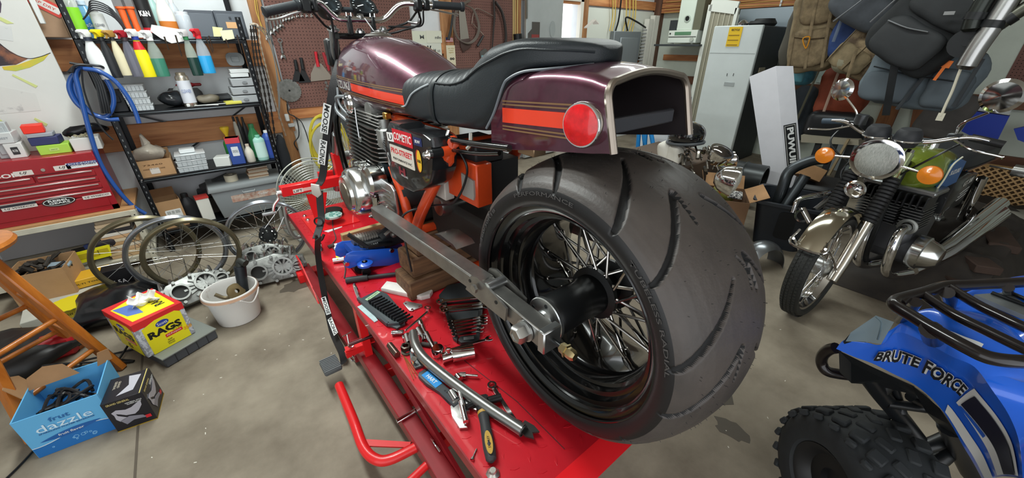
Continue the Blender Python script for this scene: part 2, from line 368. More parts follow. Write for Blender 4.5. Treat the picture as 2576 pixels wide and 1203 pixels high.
# tyre: fine surface of revolution with the tread grooves pressed into it
TP = [(-.168, .272), (-.176, .276), (-.180, .287), (-.181, .300), (-.179, .310), (-.176, .315), (-.168, .326), (-.155, .336), (-.136, .346), (-.11, .356), (-.088, .362), (-.066, .367), (-.044, .370), (-.02, .3725), (0, .3735)]
def trad(x):
    a = abs(x)
    Q = TP[5:]
    for (x0, r0), (x1, r1) in zip(Q, Q[1:]):
        if -x1 <= a <= -x0: return r0+(r1-r0)*(a+x0)/((-x1)+x0) if x1 != x0 else r0
    return .315
def seglist():
    g1 = [(5.8, -.031), (14.9, -.086), (21.5, -.135), (27, -.174)]
    g2 = [(38.4, -.046), (32.0, -.040), (26.8, -.037), (35.2, -.085), (42.6, -.129), (48.5, -.174)]
    g3 = [(52, .004), (57.5, .026), (62.5, .022)]
    SG = []
    def put(g, sgn, off, w):
        Q = bez([(a, b, 0) for a, b in g], 5)
        for k in range(len(Q)-1):
            f = k/(len(Q)-1); ww = w*(.45+.75*min(1, 2.2*min(f, 1.25-f)))
            if g is g2 and f < .4: ww = w*(.45+f)
            SG.append(((Q[k].x*sgn+off), Q[k].y*sgn, Q[k+1].x*sgn+off, Q[k+1].y*sgn, max(ww, .0022)))
    for k in range(7):
        o = 51.43*k
        put(g1, 1, o, .0085); put(g2, 1, o, .0075); put(g3, 1, o, .005)
        # other shoulder: the same pattern carried across
        for g, w in ((g1, .0085), (g2, .0075)):
            Q = bez([(a, -b, 0) for a, b in g], 5)
            for i in range(len(Q)-1): SG.append((Q[i].x+o+26, Q[i].y, Q[i+1].x+o+26, Q[i+1].y, w))
    return SG
SG = seglist(); NB = 72; bins = [[] for _ in range(NB)]
for s_ in SG:
    a0, a1 = min(s_[0], s_[2])-4, max(s_[0], s_[2])+4
    b = math.floor(a0/5)
    while b*5 <= a1: bins[b % NB].append(s_); b += 1
def groove(th, x):
    best = 9
    for (a0, x0, a1, x1, w) in bins[int(th/5) % NB]:
        d = th-a0
        while d > 180: d -= 360
        while d < -180: d += 360
        px_, py_ = radians(d)*.36, x-x0; vx, vy = radians(a1-a0)*.36, x1-x0
        L2 = vx*vx+vy*vy+1e-9; t = max(0, min(1, (px_*vx+py_*vy)/L2))
        q = hypot(px_-vx*t, py_-vy*t)/w
        if q < best: best = q
    return 0 if best >= 1 else min(1, (1-best)*2.4)
NT = 1000; xs = [-.176+.352*i/150 for i in range(151)]
verts, faces, depth = [], [], []
left = [(r, x) for x, r in TP[:5]]; right = [(r, -x) for r, x in left[::-1]]
NP = len(left)+len(xs)+len(right)
for k in range(NT):
    th = 360*k/NT; c, s_ = cos(radians(th)), sin(radians(th))
    gr_ = [groove(th, x) for x in xs]; depth += [-1]*5+gr_+[-1]*5
    col = list(left)+[(trad(x)-.010*q, x) for q, x in zip(gr_, xs)]+right
    for r, x in col: verts.append((BX+x-XB, BY-r*s_-BY, BZ+r*c-.44))
for k in range(NT):
    a, b = k*NP, ((k+1) % NT)*NP
    for i in range(NP-1): faces.append((a+i, b+i, b+i+1, a+i+1))
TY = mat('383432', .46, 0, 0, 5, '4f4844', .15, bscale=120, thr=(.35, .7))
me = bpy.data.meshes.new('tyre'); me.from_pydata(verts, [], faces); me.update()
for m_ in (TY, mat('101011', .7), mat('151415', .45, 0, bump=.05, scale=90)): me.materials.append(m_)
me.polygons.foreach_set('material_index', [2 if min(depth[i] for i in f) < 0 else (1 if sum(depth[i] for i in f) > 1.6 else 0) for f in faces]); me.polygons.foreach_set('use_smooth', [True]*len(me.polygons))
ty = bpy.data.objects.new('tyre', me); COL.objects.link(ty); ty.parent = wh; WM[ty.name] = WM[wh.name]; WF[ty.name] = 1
g = G()
for k in range(260):
    th, x = random.uniform(0, 360), random.uniform(-.15, .15); r = trad(x)
    p = V((BX+x, BY-r*sin(radians(th)), BZ+r*cos(radians(th)))); n = V((x*1.2, -sin(radians(th)), cos(radians(th)))).normalized()
    g.rod(p, p+n*.004, .0005, 3)
obj('rubber_nibs', g, RUB, wh)['kind'] = 'stuff'
for s_t, th0, sp in (('PERFORMANCE', 350, 36), ('TUBELESS RADIAL', 60, 44), ('360/30R18', 300, 26)):
    o = text(s_t, MX.Identity(4), 1, .009, mat('4a4847', .5), None, .0)
    for v in o.data.vertices:
        x, y, z = v.co; a = radians(th0+x*sp); r = .303+y; v.co = WM[wh.name].inverted() @ V((BX-.1815-z*2, BY-r*sin(a), BZ+r*cos(a)))
    o.parent = wh; WM[o.name] = WM[wh.name]; WF[o.name] = 1
hub = obj('hub', G().lathe([(.001, -.19), (.048, -.19), (.052, -.18), (.052, -.09), (.05, -.085), (.055, -.05), (.055, -.035), (.072, -.03), (.072, -.018), (.05, -.01), (.045, .03), (.072, .04), (.072, .05), (.05, .06), (.05, .19), (.001, .19)], wo, (1, 0, 0), 40), mat('141516', .38, .2), wh)
fl_ = obj('hub_flange', G().lathe([(.02, -.205), (.055, -.205), (.057, -.203), (.057, -.195), (.02, -.192)], wo, (1, 0, 0), 40).lathe([(.012, -.214), (.024, -.214), (.026, -.2), (.012, -.2)], wo, (1, 0, 0), 24), ALU, wh)
g = G()
for k in range(5):
    a = k*2*pi/5+.4; g.rod((BX-.2062, BY+.042*cos(a), BZ+.042*sin(a)), (BX-.204, BY+.042*cos(a), BZ+.042*sin(a)), .005, 10)
obj('flange_holes', g, BLK, wh)
SPK = mat('b9b5b0', .2, 1)
def spoke_mesh(x0, x1, da):
    a = V((x0, .071, 0)); b = V((x1, .212*cos(da), .212*sin(da)))
    d = (b-a); return G().tube([a, a+d*.84, a+d*.85, b], [.004, .004, .0058, .006], 8)
base = []
for x0, x1, da in ((-.024, .05, .42), (-.024, -.01, -.42), (.045, .085, .42), (.045, .03, -.42)):
    base.append(mesh('spoke', spoke_mesh(x0, x1, da), SPK))
for k in range(13):
    for j, me_ in enumerate(base):
        o = bpy.data.objects.new('spoke', me_); COL.objects.link(o); o.parent = wh
        o.location = V(wo)-V((XB, BY, .44)); o.rotation_euler = ((k+.25*j)*2*pi/13, 0, 0)
# swingarm
RAW = mat('9d9c98', .3, .9, var=.2, scale=16, bump=.08)
for xs_, nm in ((.485, 'swingarm'), (.965, 'swingarm')):
    obj(nm, G().beam((xs_, 1.47, .79), (xs_, .70, .825), .05, .05, bev=.004).beam((xs_, .74, .824), (xs_, .475, .812), .044, .05, bev=.003), RAW, bike)
xs_ = .485
g = G().box2((xs_-.027, .455, .782), (xs_+.027, .477, .842), .003); obj('end_block', g, ALU, bike)
g = G().rod((xs_, .46, .812), (xs_, .395, .812), .006, 12); ad = obj('chain_adjuster', g, BLK, bike)
obj('adjuster_nut', G().lathe([(.001, 0), (.012, 0), (.0125, .012), (.016, .013), (.016, .017), (.001, .017)], (xs_, .428, .812), (0, -1, 0), 6).lathe([(.001, .017), (.0125, .017), (.0125, .034), (.009, .04), (.001, .04)], (xs_, .428, .812), (0, -1, 0), 6), mat('bfae84', .25, 1), ad)
an = obj('axle_nut', G().lathe([(.001, 0), (.023, 0), (.023, .024), (.018, .03), (.013, .03), (.012, .022), (.001, .022)], (.458, BY, BZ), (-1, 0, 0), 6), STL, bike)
obj('washer', G().lathe([(.001, 0), (.027, 0), (.027, .004), (.001, .004)], (.461, BY, BZ), (-1, 0, 0), 24), ALU, an)
obj('axle', G().rod((.43, BY, BZ), (1.0, BY, BZ), .0125, 16), STL, bike)
g = G()
for x in (.452, .512): g.prism([(.76, .80), (.73, .858), (.70, .868), (.62, .852), (.58, .84), (.585, .80), (.66, .80)], x, x+.006, 'x')
br = obj('arm_bracket', g, RAW, bike)
obj('spacer', G().rod((.458, .665, .853), (.512, .665, .853), .013, 16), ALU, br)
obj('bolt', G().lathe([(.001, 0), (.012, 0), (.012, .008), (.001, .008)], (.446, .70, .838), (-1, 0, 0), 6), STL, br)
g = G()
for y, z in ((.735, .84), (.62, .836)): g.rod((.4515, y, z), (.4505, y, z), .005, 10)
obj('bracket_holes', g, BLK, br)
obj('gusset', G().prism([(1.07, .825), (.93, .825), (.95, .835), (1.03, .838)], .53, .60, 'z' if 0 else 'x'), RAW, bike)
# frame
def tubes(name, L_, m, par=bike, n=10):
    g = G()
    for P_, r in L_: g.tube(bez(P_, 6) if len(P_) > 2 else P_, r, n)
    return obj(name, g, m, par)
for x in (.575, .875):
    tubes('frame_rail', [([(x, 1.0, 1.12), (x, 1.12, .98), (x, 1.26, .82), (x, 1.33, .72)], .021), ([(x, 1.47, .96), (x, 1.40, .84), (x, 1.36, .70)], .019), ([(x+(.05 if x < .7 else -.05), 1.5, 1.14), (x+(.04 if x < .7 else -.04), 1.1, 1.14), (x, .98, 1.14)], .017)], FRO)
    tubes('down_tube', [([(x, 1.34, .71), (x, 1.6, .66), (x, 2.0, .67), (x, 2.13, .8), (x, 2.1, 1.1), (XB, 2.1, 1.3)], .016)], GBLK)
    tubes('seat_rail', [([(x, 1.1, 1.14), (x, .9, 1.155), (x, .72, 1.175)], .009), ([(x, 1.05, 1.11), (x, .86, 1.135), (x, .76, 1.155)], .006)], GBLK)
tubes('cross_tube', [([(.56, 1.33, .72), (.89, 1.33, .72)], .02), ([(.56, 1.02, 1.12), (.89, 1.02, 1.12)], .018), ([(.57, 1.15, .73), (.6, 1.0, .70), (.86, 1.0, .70)], .015)], FRO)
obj('frame_gusset', G().prism([(1.10, 1.14), (.98, 1.14), (.99, 1.08), (1.10, .99), (1.15, 1.0)], .57, .578, 'x'), FRO, bike)
sm = obj('shock_mount', G().rod((.585, 1.0, 1.115), (.545, 1.0, 1.115), .016, 16), FRO, bike)
obj('mount_stud', G().lathe([(.001, 0), (.014, 0), (.014, .035), (.001, .035)], (.545, 1.0, 1.115), (-1, 0, 0), 20), BLK, sm)
obj('acorn_nut', G().lathe([(.001, 0), (.014, 0), (.014, .01), (.01, .014), (.008, .024), (.001, .028)], (.51, 1.0, 1.115), (-1, 0, 0), 12), CHR, sm)
bb = obj('battery_box', G().box2((.63, .95, .93), (.69, 1.13, 1.07), .004), FRO, bike)
obj('relay_plate', G().prism([(1.03, .955), (.965, .955), (.96, .97), (.96, 1.02), (1.03, 1.03)], .624, .631, 'x'), mat('a9a6a0', .5, .4), bb)
obj('relay_box', G().box2((.62, 1.14, .90), (.66, 1.24, 1.0), .004), mat('c9c4ba', .5), bb)
obj('battery', G().box2((.65, .98, 1.06), (.76, 1.12, 1.13), .005).box2((.70, .98, .92), (.82, 1.2, 1.06)), mat('2a2b2d', .5), bb)
obj('starter_shell', G().lathe([(.001, 0), (.035, 0), (.038, .01), (.038, .16), (.03, .18), (.001, .18)], (.62, 1.2, .86), (1, 0, 0), 20), STL, bike)
obj('lower_case', G().box2((.66, .95, .68), (.82, 1.35, .86), .02), mat('26221f', .7), bike)
for q in range(2): obj('tail_bracket', G().box2((.60+.2*q, .66, 1.16), (.64+.2*q, .72, 1.19), .002), mat('9a8064', .45, .8), bike)
# engine
g = G()
for k in range(11):
    z = .905+k*.0185; o = .006*sin(k*1.3)
    g.prism([(1.55, .555), (1.60, .545), (1.70, .552), (1.92, .555), (1.965, .59), (1.965, .86), (1.92, .895), (1.55, .895), (1.53, .86), (1.53, .59)], z, z+.0045, 'z', M=MX(((0, 1, 0, 0), (1, 0, 0, 0), (0, 0, 1, 0), (0, 0, 0, 1))))
eng = obj('cylinder_block', G().box2((.585, 1.56, .88), (.865, 1.94, 1.10), .01), mat('5b5b59', .45, .8, var=.2, scale=20), bike)
obj('cooling_fins', g, mat('8f8f8c', .32, .95, bump=.1, scale=40), eng)
g = G()
for k in range(4):
    z = 1.105+k*.013; g.box2((.56, 1.52, z), (.89, 1.93, z+.004), .001)
obj('head_fins', g, mat('8f8f8c', .32, .95), eng)
obj('spark_lead', G().tube([(.548, 1.72, 1.16), (.543, 1.715, 1.1), (.541, 1.71, 1.04)], .003, 6).lathe([(.001, 0), (.011, 0), (.011, .006), (.001, .006)], (.546, 1.71, 1.03), (-1, 0, 0), 14), ALU, eng)
ch = obj('cylinder_head', G().box2((.575, 1.56, 1.10), (.875, 1.90, 1.15), .012).rod((.565, 1.83, 1.165), (.885, 1.83, 1.165), .043, 24).rod((.565, 1.62, 1.155), (.885, 1.62, 1.155), .035, 24), CAST, bike)
obj('cam_end_cover', G().lathe([(.001, .014), (.028, .014), (.032, .008), (.043, .008), (.046, 0), (.001, 0)], (.562, 1.83, 1.165), (-1, 0, 0), 28), CHR, ch)
g = G()
for k in range(3): a = k*2.1+.5; g.rod((.552, 1.83+.036*cos(a), 1.165+.036*sin(a)), (.545, 1.83+.036*cos(a), 1.165+.036*sin(a)), .004, 6)
obj('cover_bolts', g, STL, ch)
cc = obj('crankcase', G().box2((.58, 1.40, .70), (.87, 2.0, .90), .03, ).rod((.57, 1.45, .84), (.88, 1.45, .84), .065, 24).rod((.57, 1.93, .83), (.88, 1.93, .83), .06, 24).box2((.66, 1.45, .58), (.80, 1.85, .72), .03), mat('4b4c4d', .45, .7, var=.2, scale=14), bike)
obj('starter_cover', G().rod((.56, 1.56, .925), (.80, 1.56, .925), .035, 24), mat('3a4248', .35, .8), cc)
prof = [(.128, -.02), (.128, .03), (.12, .04), (.112, .045), (.108, .088), (.098, .104), (.084, .11), (.078, .122), (.05, .124), (.001, .124)]
stc = obj('stator_cover', G().lathe(prof, (.565, 1.73, .80), (-1, 0, 0), 48).lathe([(.062, 0), (.062, .06), (.052, .072), (.001, .074)], (.565, 1.58, .885), (-1, 0, 0), 28), POL, bike)
obj('cover_emblem', G().prism(ell(.05, .05, 30, (1.73, .80)), .4395, .442, 'x'), mat('8d8878', .35, .9), stc)
for k in range(9):
    a = k*2*pi/9+.3; y, z = 1.73+.126*cos(a), .80+.126*sin(a)
    b_ = obj('cover_bolt', G().rod((.565, y, z), (.525, y, z), .011, 12).rod((.527, y, z), (.517, y, z), .0055, 6), POL, stc)
sc = obj('sprocket_cover', G().prism([(1.58, .88), (1.56, .905), (1.42, .90), (1.395, .885), (1.39, .80), (1.42, .71), (1.47, .69), (1.52, .74), (1.57, .76)], .535, .547, 'x', bev=.003), ALU, bike)
g = G()
for k in range(6): z = .865-k*.018; g.beam((.533, 1.53-.01*k, z), (.533, 1.43-.004*k, z+.004), .003, .005, up=(0, 0, 1))
obj('cover_ribs', g, STL, sc)
g = G()
for y, z in ((1.54, .80), (1.50, .79), (1.54, .775), (1.49, .762), (1.57, .88), (1.55, .79)): g.rod((.535, y, z), (.520, y, z), .006, 6)
obj('cover_bolts', g, CHR, sc)
# carbs and pod filter
cb = obj('carburettor', G().box2((.56, 1.50, 1.02), (.64, 1.56, 1.10), .008).rod((.60, 1.56, 1.06), (.60, 1.48, 1.05), .022, 18).rod((.59, 1.53, 1.10), (.59, 1.53, 1.135), .022, 16), CAST, bike)
obj('brass_fitting', G().box2((.575, 1.47, 1.14), (.60, 1.50, 1.165), .003), mat('c9a24f', .3, 1), cb)
g = G()
g.lathe([(.03, 0), (.042, .01), (.05, .07), (.048, .075), (.001, .075)], (.59, 1.475, 1.05), (0, -1, -.05), 30)
pod = obj('air_filter', g, mat('141414', .6), bike)
g = G()
for k in range(34):
    a = k*2*pi/34; g.beam((.59+.04*cos(a), 1.468, 1.05+.04*sin(a)), (.59+.052*cos(a), 1.405, 1.047+.052*sin(a)), .002, .007, up=(cos(a), 0, sin(a)))
obj('filter_pleats', g, mat('4b4c4d', .5), pod)
# cables and hoses around head
tubes('control_cable', [([(.56, 1.95, 1.22), (.55, 1.93, 1.15), (.57, 1.88, 1.10)], .006), ([(.58, 2.05, 1.2), (.55, 2.0, 1.12), (.56, 1.9, 1.08)], .009), ([(.555, 1.99, 1.16), (.55, 1.95, 1.18), (.56, 1.86, 1.19)], .008)], mat('8d9296', .35, .5))
tubes('wiring', [([(.60, 1.0, 1.12), (.61, .97, 1.05), (.605, 1.05, .93), (.60, 1.2, .87), (.53, 1.27, .84), (.5, 1.28, .8), (.50, 1.26, .72), (.505, 1.25, .60)], .004)], BLK)
# fuel tank
TS = [(2.045, .07, 1.24, 1.33), (2.03, .115, 1.19, 1.37), (2.0, .145, 1.16, 1.395), (1.94, .158, 1.145, 1.415), (1.8, .165, 1.14, 1.428), (1.65, .165, 1.143, 1.420), (1.5, .157, 1.15, 1.395), (1.38, .142, 1.155, 1.36), (1.25, .122, 1.16, 1.32), (1.14, .10, 1.165, 1.30), (1.1, .06, 1.18, 1.28)]
def interp(T, y):
    T = sorted(T); y = max(T[0][0], min(T[-1][0], y))
    for i, (a, b) in enumerate(zip(T, T[1:])):
        if a[0] <= y <= b[0]:
            t = (y-a[0])/(b[0]-a[0]); p0 = T[max(i-1, 0)]; p3 = T[min(i+2, len(T)-1)]
            return [a[k]+(b[k]-a[k])*t if 0 else (.5*((2*a[k])+(b[k]-p0[k])*t+(2*p0[k]-5*a[k]+4*b[k]-p3[k])*t*t+(3*a[k]-p0[k]-3*b[k]+p3[k])*t**3)) for k in range(1, len(a))]
def tsec(y, n=48):
    hw, zb, zt = interp(TS, y); zc = zb+(zt-zb)*.36; out = []
    for k in range(n):
        a = k*2*pi/n; c, s_ = cos(a), sin(a)
        if s_ >= 0: e = .74; h = zt-zc
        else: e = .5; h = zc-zb
        out.append(V((XB+hw*math.copysign(abs(c)**e, c), y, zc+h*math.copysign(abs(s_)**(.95 if s_ > 0 else .6), s_))))
    return out
def flank(y, z):
    hw, zb, zt = interp(TS, y); zc = zb+(zt-zb)*.36
    if z >= zc: s_ = min(1, (z-zc)/(zt-zc))**(1/.95); e = .74
    else: s_ = min(1, (zc-z)/(zc-zb))**(1/.6); e = .5
    return XB-hw*sqrt(max(0, 1-s_*s_))**e
tank = obj('fuel_tank', G().loft([tsec(1.1+(2.045-1.1)*k/60) for k in range(61)]), PAINT, bike, sharp=60)
def band(y0, y1, z0a, z0b, z1a, z1b, m, nm, off=.0012, ps=tank, fl=None, n=30):
    """decal band on the left flank between heights za (at y0) and zb (at y1)"""
    f = fl or flank
    def P(u, v):
        y = y0+(y1-y0)*u; a = z0a+(z0b-z0a)*u; b = z1a+(z1b-z1a)*u; z = a+(b-a)*v; return V((f(y, z)-off, y, z))
    return obj(nm, G().grid(P, n, 3), m, ps)
band(1.755, 1.30, 1.222, 1.207, 1.252, 1.238, ORG, 'stripe')
for dz in (.012, .019, -.034, -.041): band(2.0, 1.30, 1.250+dz, 1.236+dz, 1.2535+dz, 1.2395+dz, GOLD, 'pinstripe')
tl = text('SUZUKI', MX.Identity(4), .24, .032, mat('d8d4d0', .3, .4), None, .015)
def wrap(o, y0, zc, f=flank, par=tank, off=.0015):
    for v in o.data.vertices:
        x, y, z = v.co; yy = y0-x; zz = zc+y; p = V((f(yy, zz)-off-z, yy, zz)); v.co = WM[par.name].inverted() @ p
    o.parent = par; WM[o.name] = WM[par.name]; WF[o.name] = 1
wrap(tl, 1.895, 1.237)
obj('filler_cap', G().lathe([(.001, .016), (.03, .015), (.034, .011), (.05, .009), (.055, .004), (.062, 0), (.001, -.01)], (XB, 1.80, 1.425), (0, .04, 1), 36).box((XB, 1.80, 1.444), (.014, .05, .008), bev=.002), STL, tank)
# tail section: an open ended shell
AS = [(.82, .130, 1.150, 1.31), (.74, .136, 1.165, 1.345), (.65, .138, 1.182, 1.362), (.56, .139, 1.196, 1.366), (.48, .139, 1.208, 1.362), (.43, .138, 1.217, 1.354)]
def asec(y, n=9, inset=0, rake=0):
    hw, zb, zt = interp(AS, y); hw -= inset; zt -= inset; r = .03; out = []
    pts = [(-hw, zb+(zt-r-.012-zb)*k/n) for k in range(n+1)]
    pts += [(-hw+r-r*cos(a), zt-r-.012+r*sin(a)) for a in [pi/2*k/8 for k in range(1, 9)]]
    top = [(-hw+r+(hw-r)*2*k/10, zt-.012+.012*sin(pi*k/10)) for k in range(1, 10)]
    pts += top+[(-x, z) for x, z in pts[::-1]]
    return [V((XB+x, y+rake*(z-zb), z)) for x, z in pts]
ysA = [.82-.39*k/26 for k in range(27)]
rk = lambda y: .28*max(0, 1-(y-.43)/.12)
OUT = [asec(y, rake=rk(y)) for y in ysA]; INN = [asec(y, inset=.006, rake=rk(y)) for y in ysA]
g = G().loft(OUT, closed=False, caps=False); tail = obj('tail_section', g, PAINT, bike, sharp=60)
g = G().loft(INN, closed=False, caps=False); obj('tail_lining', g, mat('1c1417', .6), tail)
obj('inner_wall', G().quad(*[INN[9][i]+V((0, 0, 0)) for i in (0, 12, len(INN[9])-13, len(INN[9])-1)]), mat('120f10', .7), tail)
e = [p+V((0, -.001, 0)) for p in asec(.43, inset=.003, rake=.28)]
obj('chrome_trim', G().tube(e, .0075, 8), mat('9a8f84', .32, .9), tail)
aflank = lambda y, z: XB-interp(AS, y)[0]
band(.765, .51, 1.228, 1.248, 1.262, 1.279, ORG, 'stripe', ps=tail, fl=aflank)
for a_, b_ in ((1.268, 1.2715), (1.2755, 1.279), (1.218, 1.2215), (1.2105, 1.214)): band(.765, .50, a_, a_+.018, b_, b_+.018, GOLD, 'pinstripe', ps=tail, fl=aflank)
obj('plate_bar', G().box2((XB-.11, .46, 1.243), (XB+.108, .475, 1.272), .003), mat('3a3b40', .45), tail)
rl = obj('reflector_bezel', G().lathe([(.001, 0), (.043, 0), (.043, .017), (.041, .02), (.037, .02), (.001, .019)], (.585, .497, 1.262), (-1, -.12, 0), 36), CHR, tail)
obj('reflector_lens', G().lathe([(.0385, .018), (.038, .022), (.03, .026), (.001, .028)], (.585, .497, 1.262), (-1, -.12, 0), 36), mat('d8141c', .25, 0, coat=.6, var=.25, scale=70), tail)
# seat
SS = [(1.445, .075, 1.20, 1.225), (1.435, .105, 1.185, 1.262), (1.41, .122, 1.175, 1.285), (1.35, .133, 1.165, 1.30), (1.25, .138, 1.162, 1.312), (1.1, .142, 1.168, 1.322), (.99, .144, 1.175, 1.330), (.92, .145, 1.18, 1.352), (.87, .145, 1.186, 1.376), (.82, .145, 1.21, 1.392), (.77, .144, 1.27, 1.400), (.73, .142, 1.325, 1.404), (.70, .136, 1.342, 1.405), (.66, .121, 1.35, 1.404), (.62, .098, 1.354, 1.401), (.585, .066, 1.358, 1.396), (.567, .04, 1.362, 1.390), (.560, .015, 1.37, 1.382)]
RIB = [1.43-.033*k for k in range(17)]
def ssec(y, n=56):
    hw, zb, zt = interp(SS, y)
    gr = max([max(0, 1-abs(y-r)/.006) for r in RIB]+[0])*.004
    if 1.09 < y < 1.125: gr = 0
    out = []; zc = zb+(zt-zb)*.5
    for k in range(n):
        p = spt(y, k*2*pi/n)
        if sin(k*2*pi/n) > .12: p.z -= gr
        out.append(p)
    return out
def spt(y, a, off=0):
    hw, zb, zt = interp(SS, y); zt += .006; zc = zb+(zt-zb)*.5; c, s_ = cos(a), sin(a); f = min(1, max(0, (y-.82)/.1)) if y < .92 else 1
    ex, ez = (.32+.24*f, .42+.40*f) if s_ > 0 else (.32, .42)
    x = hw*math.copysign(abs(c)**ex, c); z = zc+(zt-zc)*math.copysign(abs(s_)**ez, s_); n = V((c, 0, s_)).normalized()
    return V((XB+x, y, z))+n*off
ysS = [.56+(1.445-.56)*k/230 for k in range(231)]
seat = obj('seat', G().loft([ssec(y) for y in ysS]), LEA, bike, sharp=70)
def sside(y, f):  # point on seat's left side at height fraction f
    hw, zb, zt = interp(SS, y); return V((XB-hw-.0015, y, zb+(zt-zb)*f))
PIP = mat('b9c0c4', .35, .2)
P = [spt(y, radians(d), .0015) for y, d in ((1.441, 100), (1.434, 140), (1.415, 172), (1.37, 188), (1.31, 186), (1.25, 176), (1.19, 163), (1.13, 152))]
obj('piping', G().tube(bez(P, 6), .003, 6), PIP, seat)
P = [spt(y, radians(d), .002) for y, d in ((1.09, 150), (1.0, 152), (.93, 154), (.88, 157), (.84, 162), (.79, 168), (.74, 174), (.69, 176), (.64, 178), (.6, 178), (.57, 178))]
obj('seam', G().tube(bez(P, 6), .0028, 6), LEA, seat)
obj('rear_piping', G().tube(bez([sside(.83, .02)+V((0, -.012, 0)), sside(.80, .1)+V((0, -.015, 0)), sside(.76, .22)+V((0, -.01, 0)), sside(.73, .05), sside(.69, 0), sside(.64, -.02), sside(.60, 0), sside(.57, 0)], 6), .003, 6), mat('6a7076', .4), seat)
r0 = ssec(1.125); r1 = ssec(1.095)
cx = V((XB, 1.11, 1.245))
g = G().loft([[p+(p-V((XB, p.y, 1.245)))*.02 for p in ssec(1.126)], [p+(p-V((XB, p.y, 1.245)))*.035 for p in ssec(1.122)], [p+(p-V((XB, p.y, 1.245)))*.035 for p in ssec(1.098)], [p+(p-V((XB, p.y, 1.245)))*.02 for p in ssec(1.094)]], caps=False)
obj('seat_strap', g, mat('1b2124', .4), seat)
obj('seat_hinge', G().tube([(.585, 1.02, 1.17), (.575, 1.02, 1.15), (.57, 1.03, 1.14), (.575, 1.04, 1.15)], .005, 6), CHR, bike)
obj('seat_hinge', G().tube([(.585, .9, 1.18), (.575, .89, 1.15), (.57, .9, 1.14)], .006, 6), CHR, bike)
# side cover with stickers
P = [W(x, y, 'x', .52) for x, y in ((980, 305), (1006, 312), (1012, 328), (1066, 338), (1086, 348), (1091, 372), (1087, 400), (1093, 430), (1084, 462), (1064, 478), (1040, 484), (1008, 468), (986, 446), (978, 400), (968, 360), (972, 335))]
scv = obj('side_cover', G().prism([(p.y, p.z) for p in P], .517, .60, 'x', bev=.008), mat('17181b', .28, .1, coat=.5), bike)
def onx(x, y, xx=.516):
    p = W(x, y, 'x', xx); return frame(p, (0, -1, 0), (0, 0, 1))
def px_sticker(x0, y0, x1, y1, hpx, m, s, fg, rot=0, **k):
    a, b = W(x0, y0, 'x', .516), W(x1, y1, 'x', .516); w = (b-a).length; d = (b-a).normalized()
    c = (a+b)/2; t = (a-V((0, 0, 1.4))).length; h = hpx/968*c.length*.96
    M = frame(c, d, V((0, 0, 1))); return sticker(scv, M, w, h, m, s, fg, **k), M, w, h
RD, WH_ = mat('c8202c', .4), mat('e4e2de', .4)
px_sticker(974, 343, 990, 346, 17, WH_, 'U', BLK, tw=.55, th=.6)
_, M, w, h = px_sticker(988, 340, 1037, 356, 27, RD, 'COMETIC', WH_, tw=.9, th=.55, shear=.15)
px_sticker(1040, 354, 1061, 360, 15, mat('1e2c58', .4), 'RW', WH_, tw=.6, th=.4)
_, M, w, h = px_sticker(983, 383, 1042, 407, 36, mat('cfc8bc', .5), None, None)
text('PRO-STREET', M @ MX.Translation((0, h*.2, .0008)), w*.9, h*.32, RD, scv, .02); text('PERFORMANCE INC', M @ MX.Translation((0, -h*.25, .0008)), w*.8, h*.13, BLK, scv)
px_sticker(1036, 400, 1072, 412, 60, mat('b83a1c', .4), None, None, pts=ell(.0165, .036))
M = onx(1055, 406, .5148); sticker(scv, M, .029, .068, mat('e2b42e', .4), 'RACING', BLK, tw=.8, th=.14, pts=ell(.0145, .034))
text('H', onx(1012, 432), .05, .028, mat('7a2430', .4), scv, .06); text('RACING', onx(1018, 444), .05, .007, mat('b8b8b8', .4), scv)
text('S', onx(978, 400), .02, .05, mat('9a9c9c', .4), scv, .02)
# handlebar, clamps, gauges, fork, front wheel
yb = 1.95
hb = obj('handlebar', G().tube(bez([(.335, 1.86, 1.505), (.45, 1.88, 1.532), (.54, 1.93, 1.55), (.60, 1.97, 1.51), (.64, 1.98, 1.495), (.725, 1.98, 1.495), (.81, 1.98, 1.495), (.85, 1.97, 1.51), (.91, 1.93, 1.56), (1.0, 1.88, 1.56), (1.17, 1.84, 1.555)], 8), .0125, 14), CHR, bike)
GR = mat('23282c', .55, bump=.2, scale=200)
for a_, b_ in (((.325, 1.857, 1.502), (.455, 1.881, 1.533)), ((1.035, 1.872, 1.56), (1.185, 1.838, 1.556))):
    a_, b_ = V(a_), V(b_); d = (b_-a_)
    obj('grip', G().tube([a_-d*.02, a_, a_+d*.05, a_+d*.06, a_+d*.9, a_+d*.92, b_], [.012, .019, .019, .0165, .0165, .021, .021], 18), GR, hb)
obj('switch_housing', G().box2((.46, 1.865, 1.505), (.50, 1.91, 1.56), .008).box2((.505, 1.87, 1.51), (.525, 1.91, 1.56), .006), BLK, hb)
obj('switch_housing', G().box2((.95, 1.865, 1.53), (.985, 1.91, 1.585), .008).box2((.99, 1.86, 1.535), (1.02, 1.9, 1.58), .006), BLK, hb)
obj('clutch_lever', G().tube(bez([(.50, 1.94, 1.52), (.44, 1.93, 1.505), (.38, 1.92, 1.485), (.335, 1.91, 1.478)], 6), [.006]*3+[.007]*13+[.006, .006, .010], 8, flat=.6), ALU, hb)
obj('brake_lever', G().tube(bez([(.98, 1.94, 1.55), (1.05, 1.93, 1.545), (1.12, 1.91, 1.535), (1.19, 1.90, 1.525)], 6), [.006]*3+[.007]*13+[.006, .006, .011], 8, flat=.6), ALU, hb)
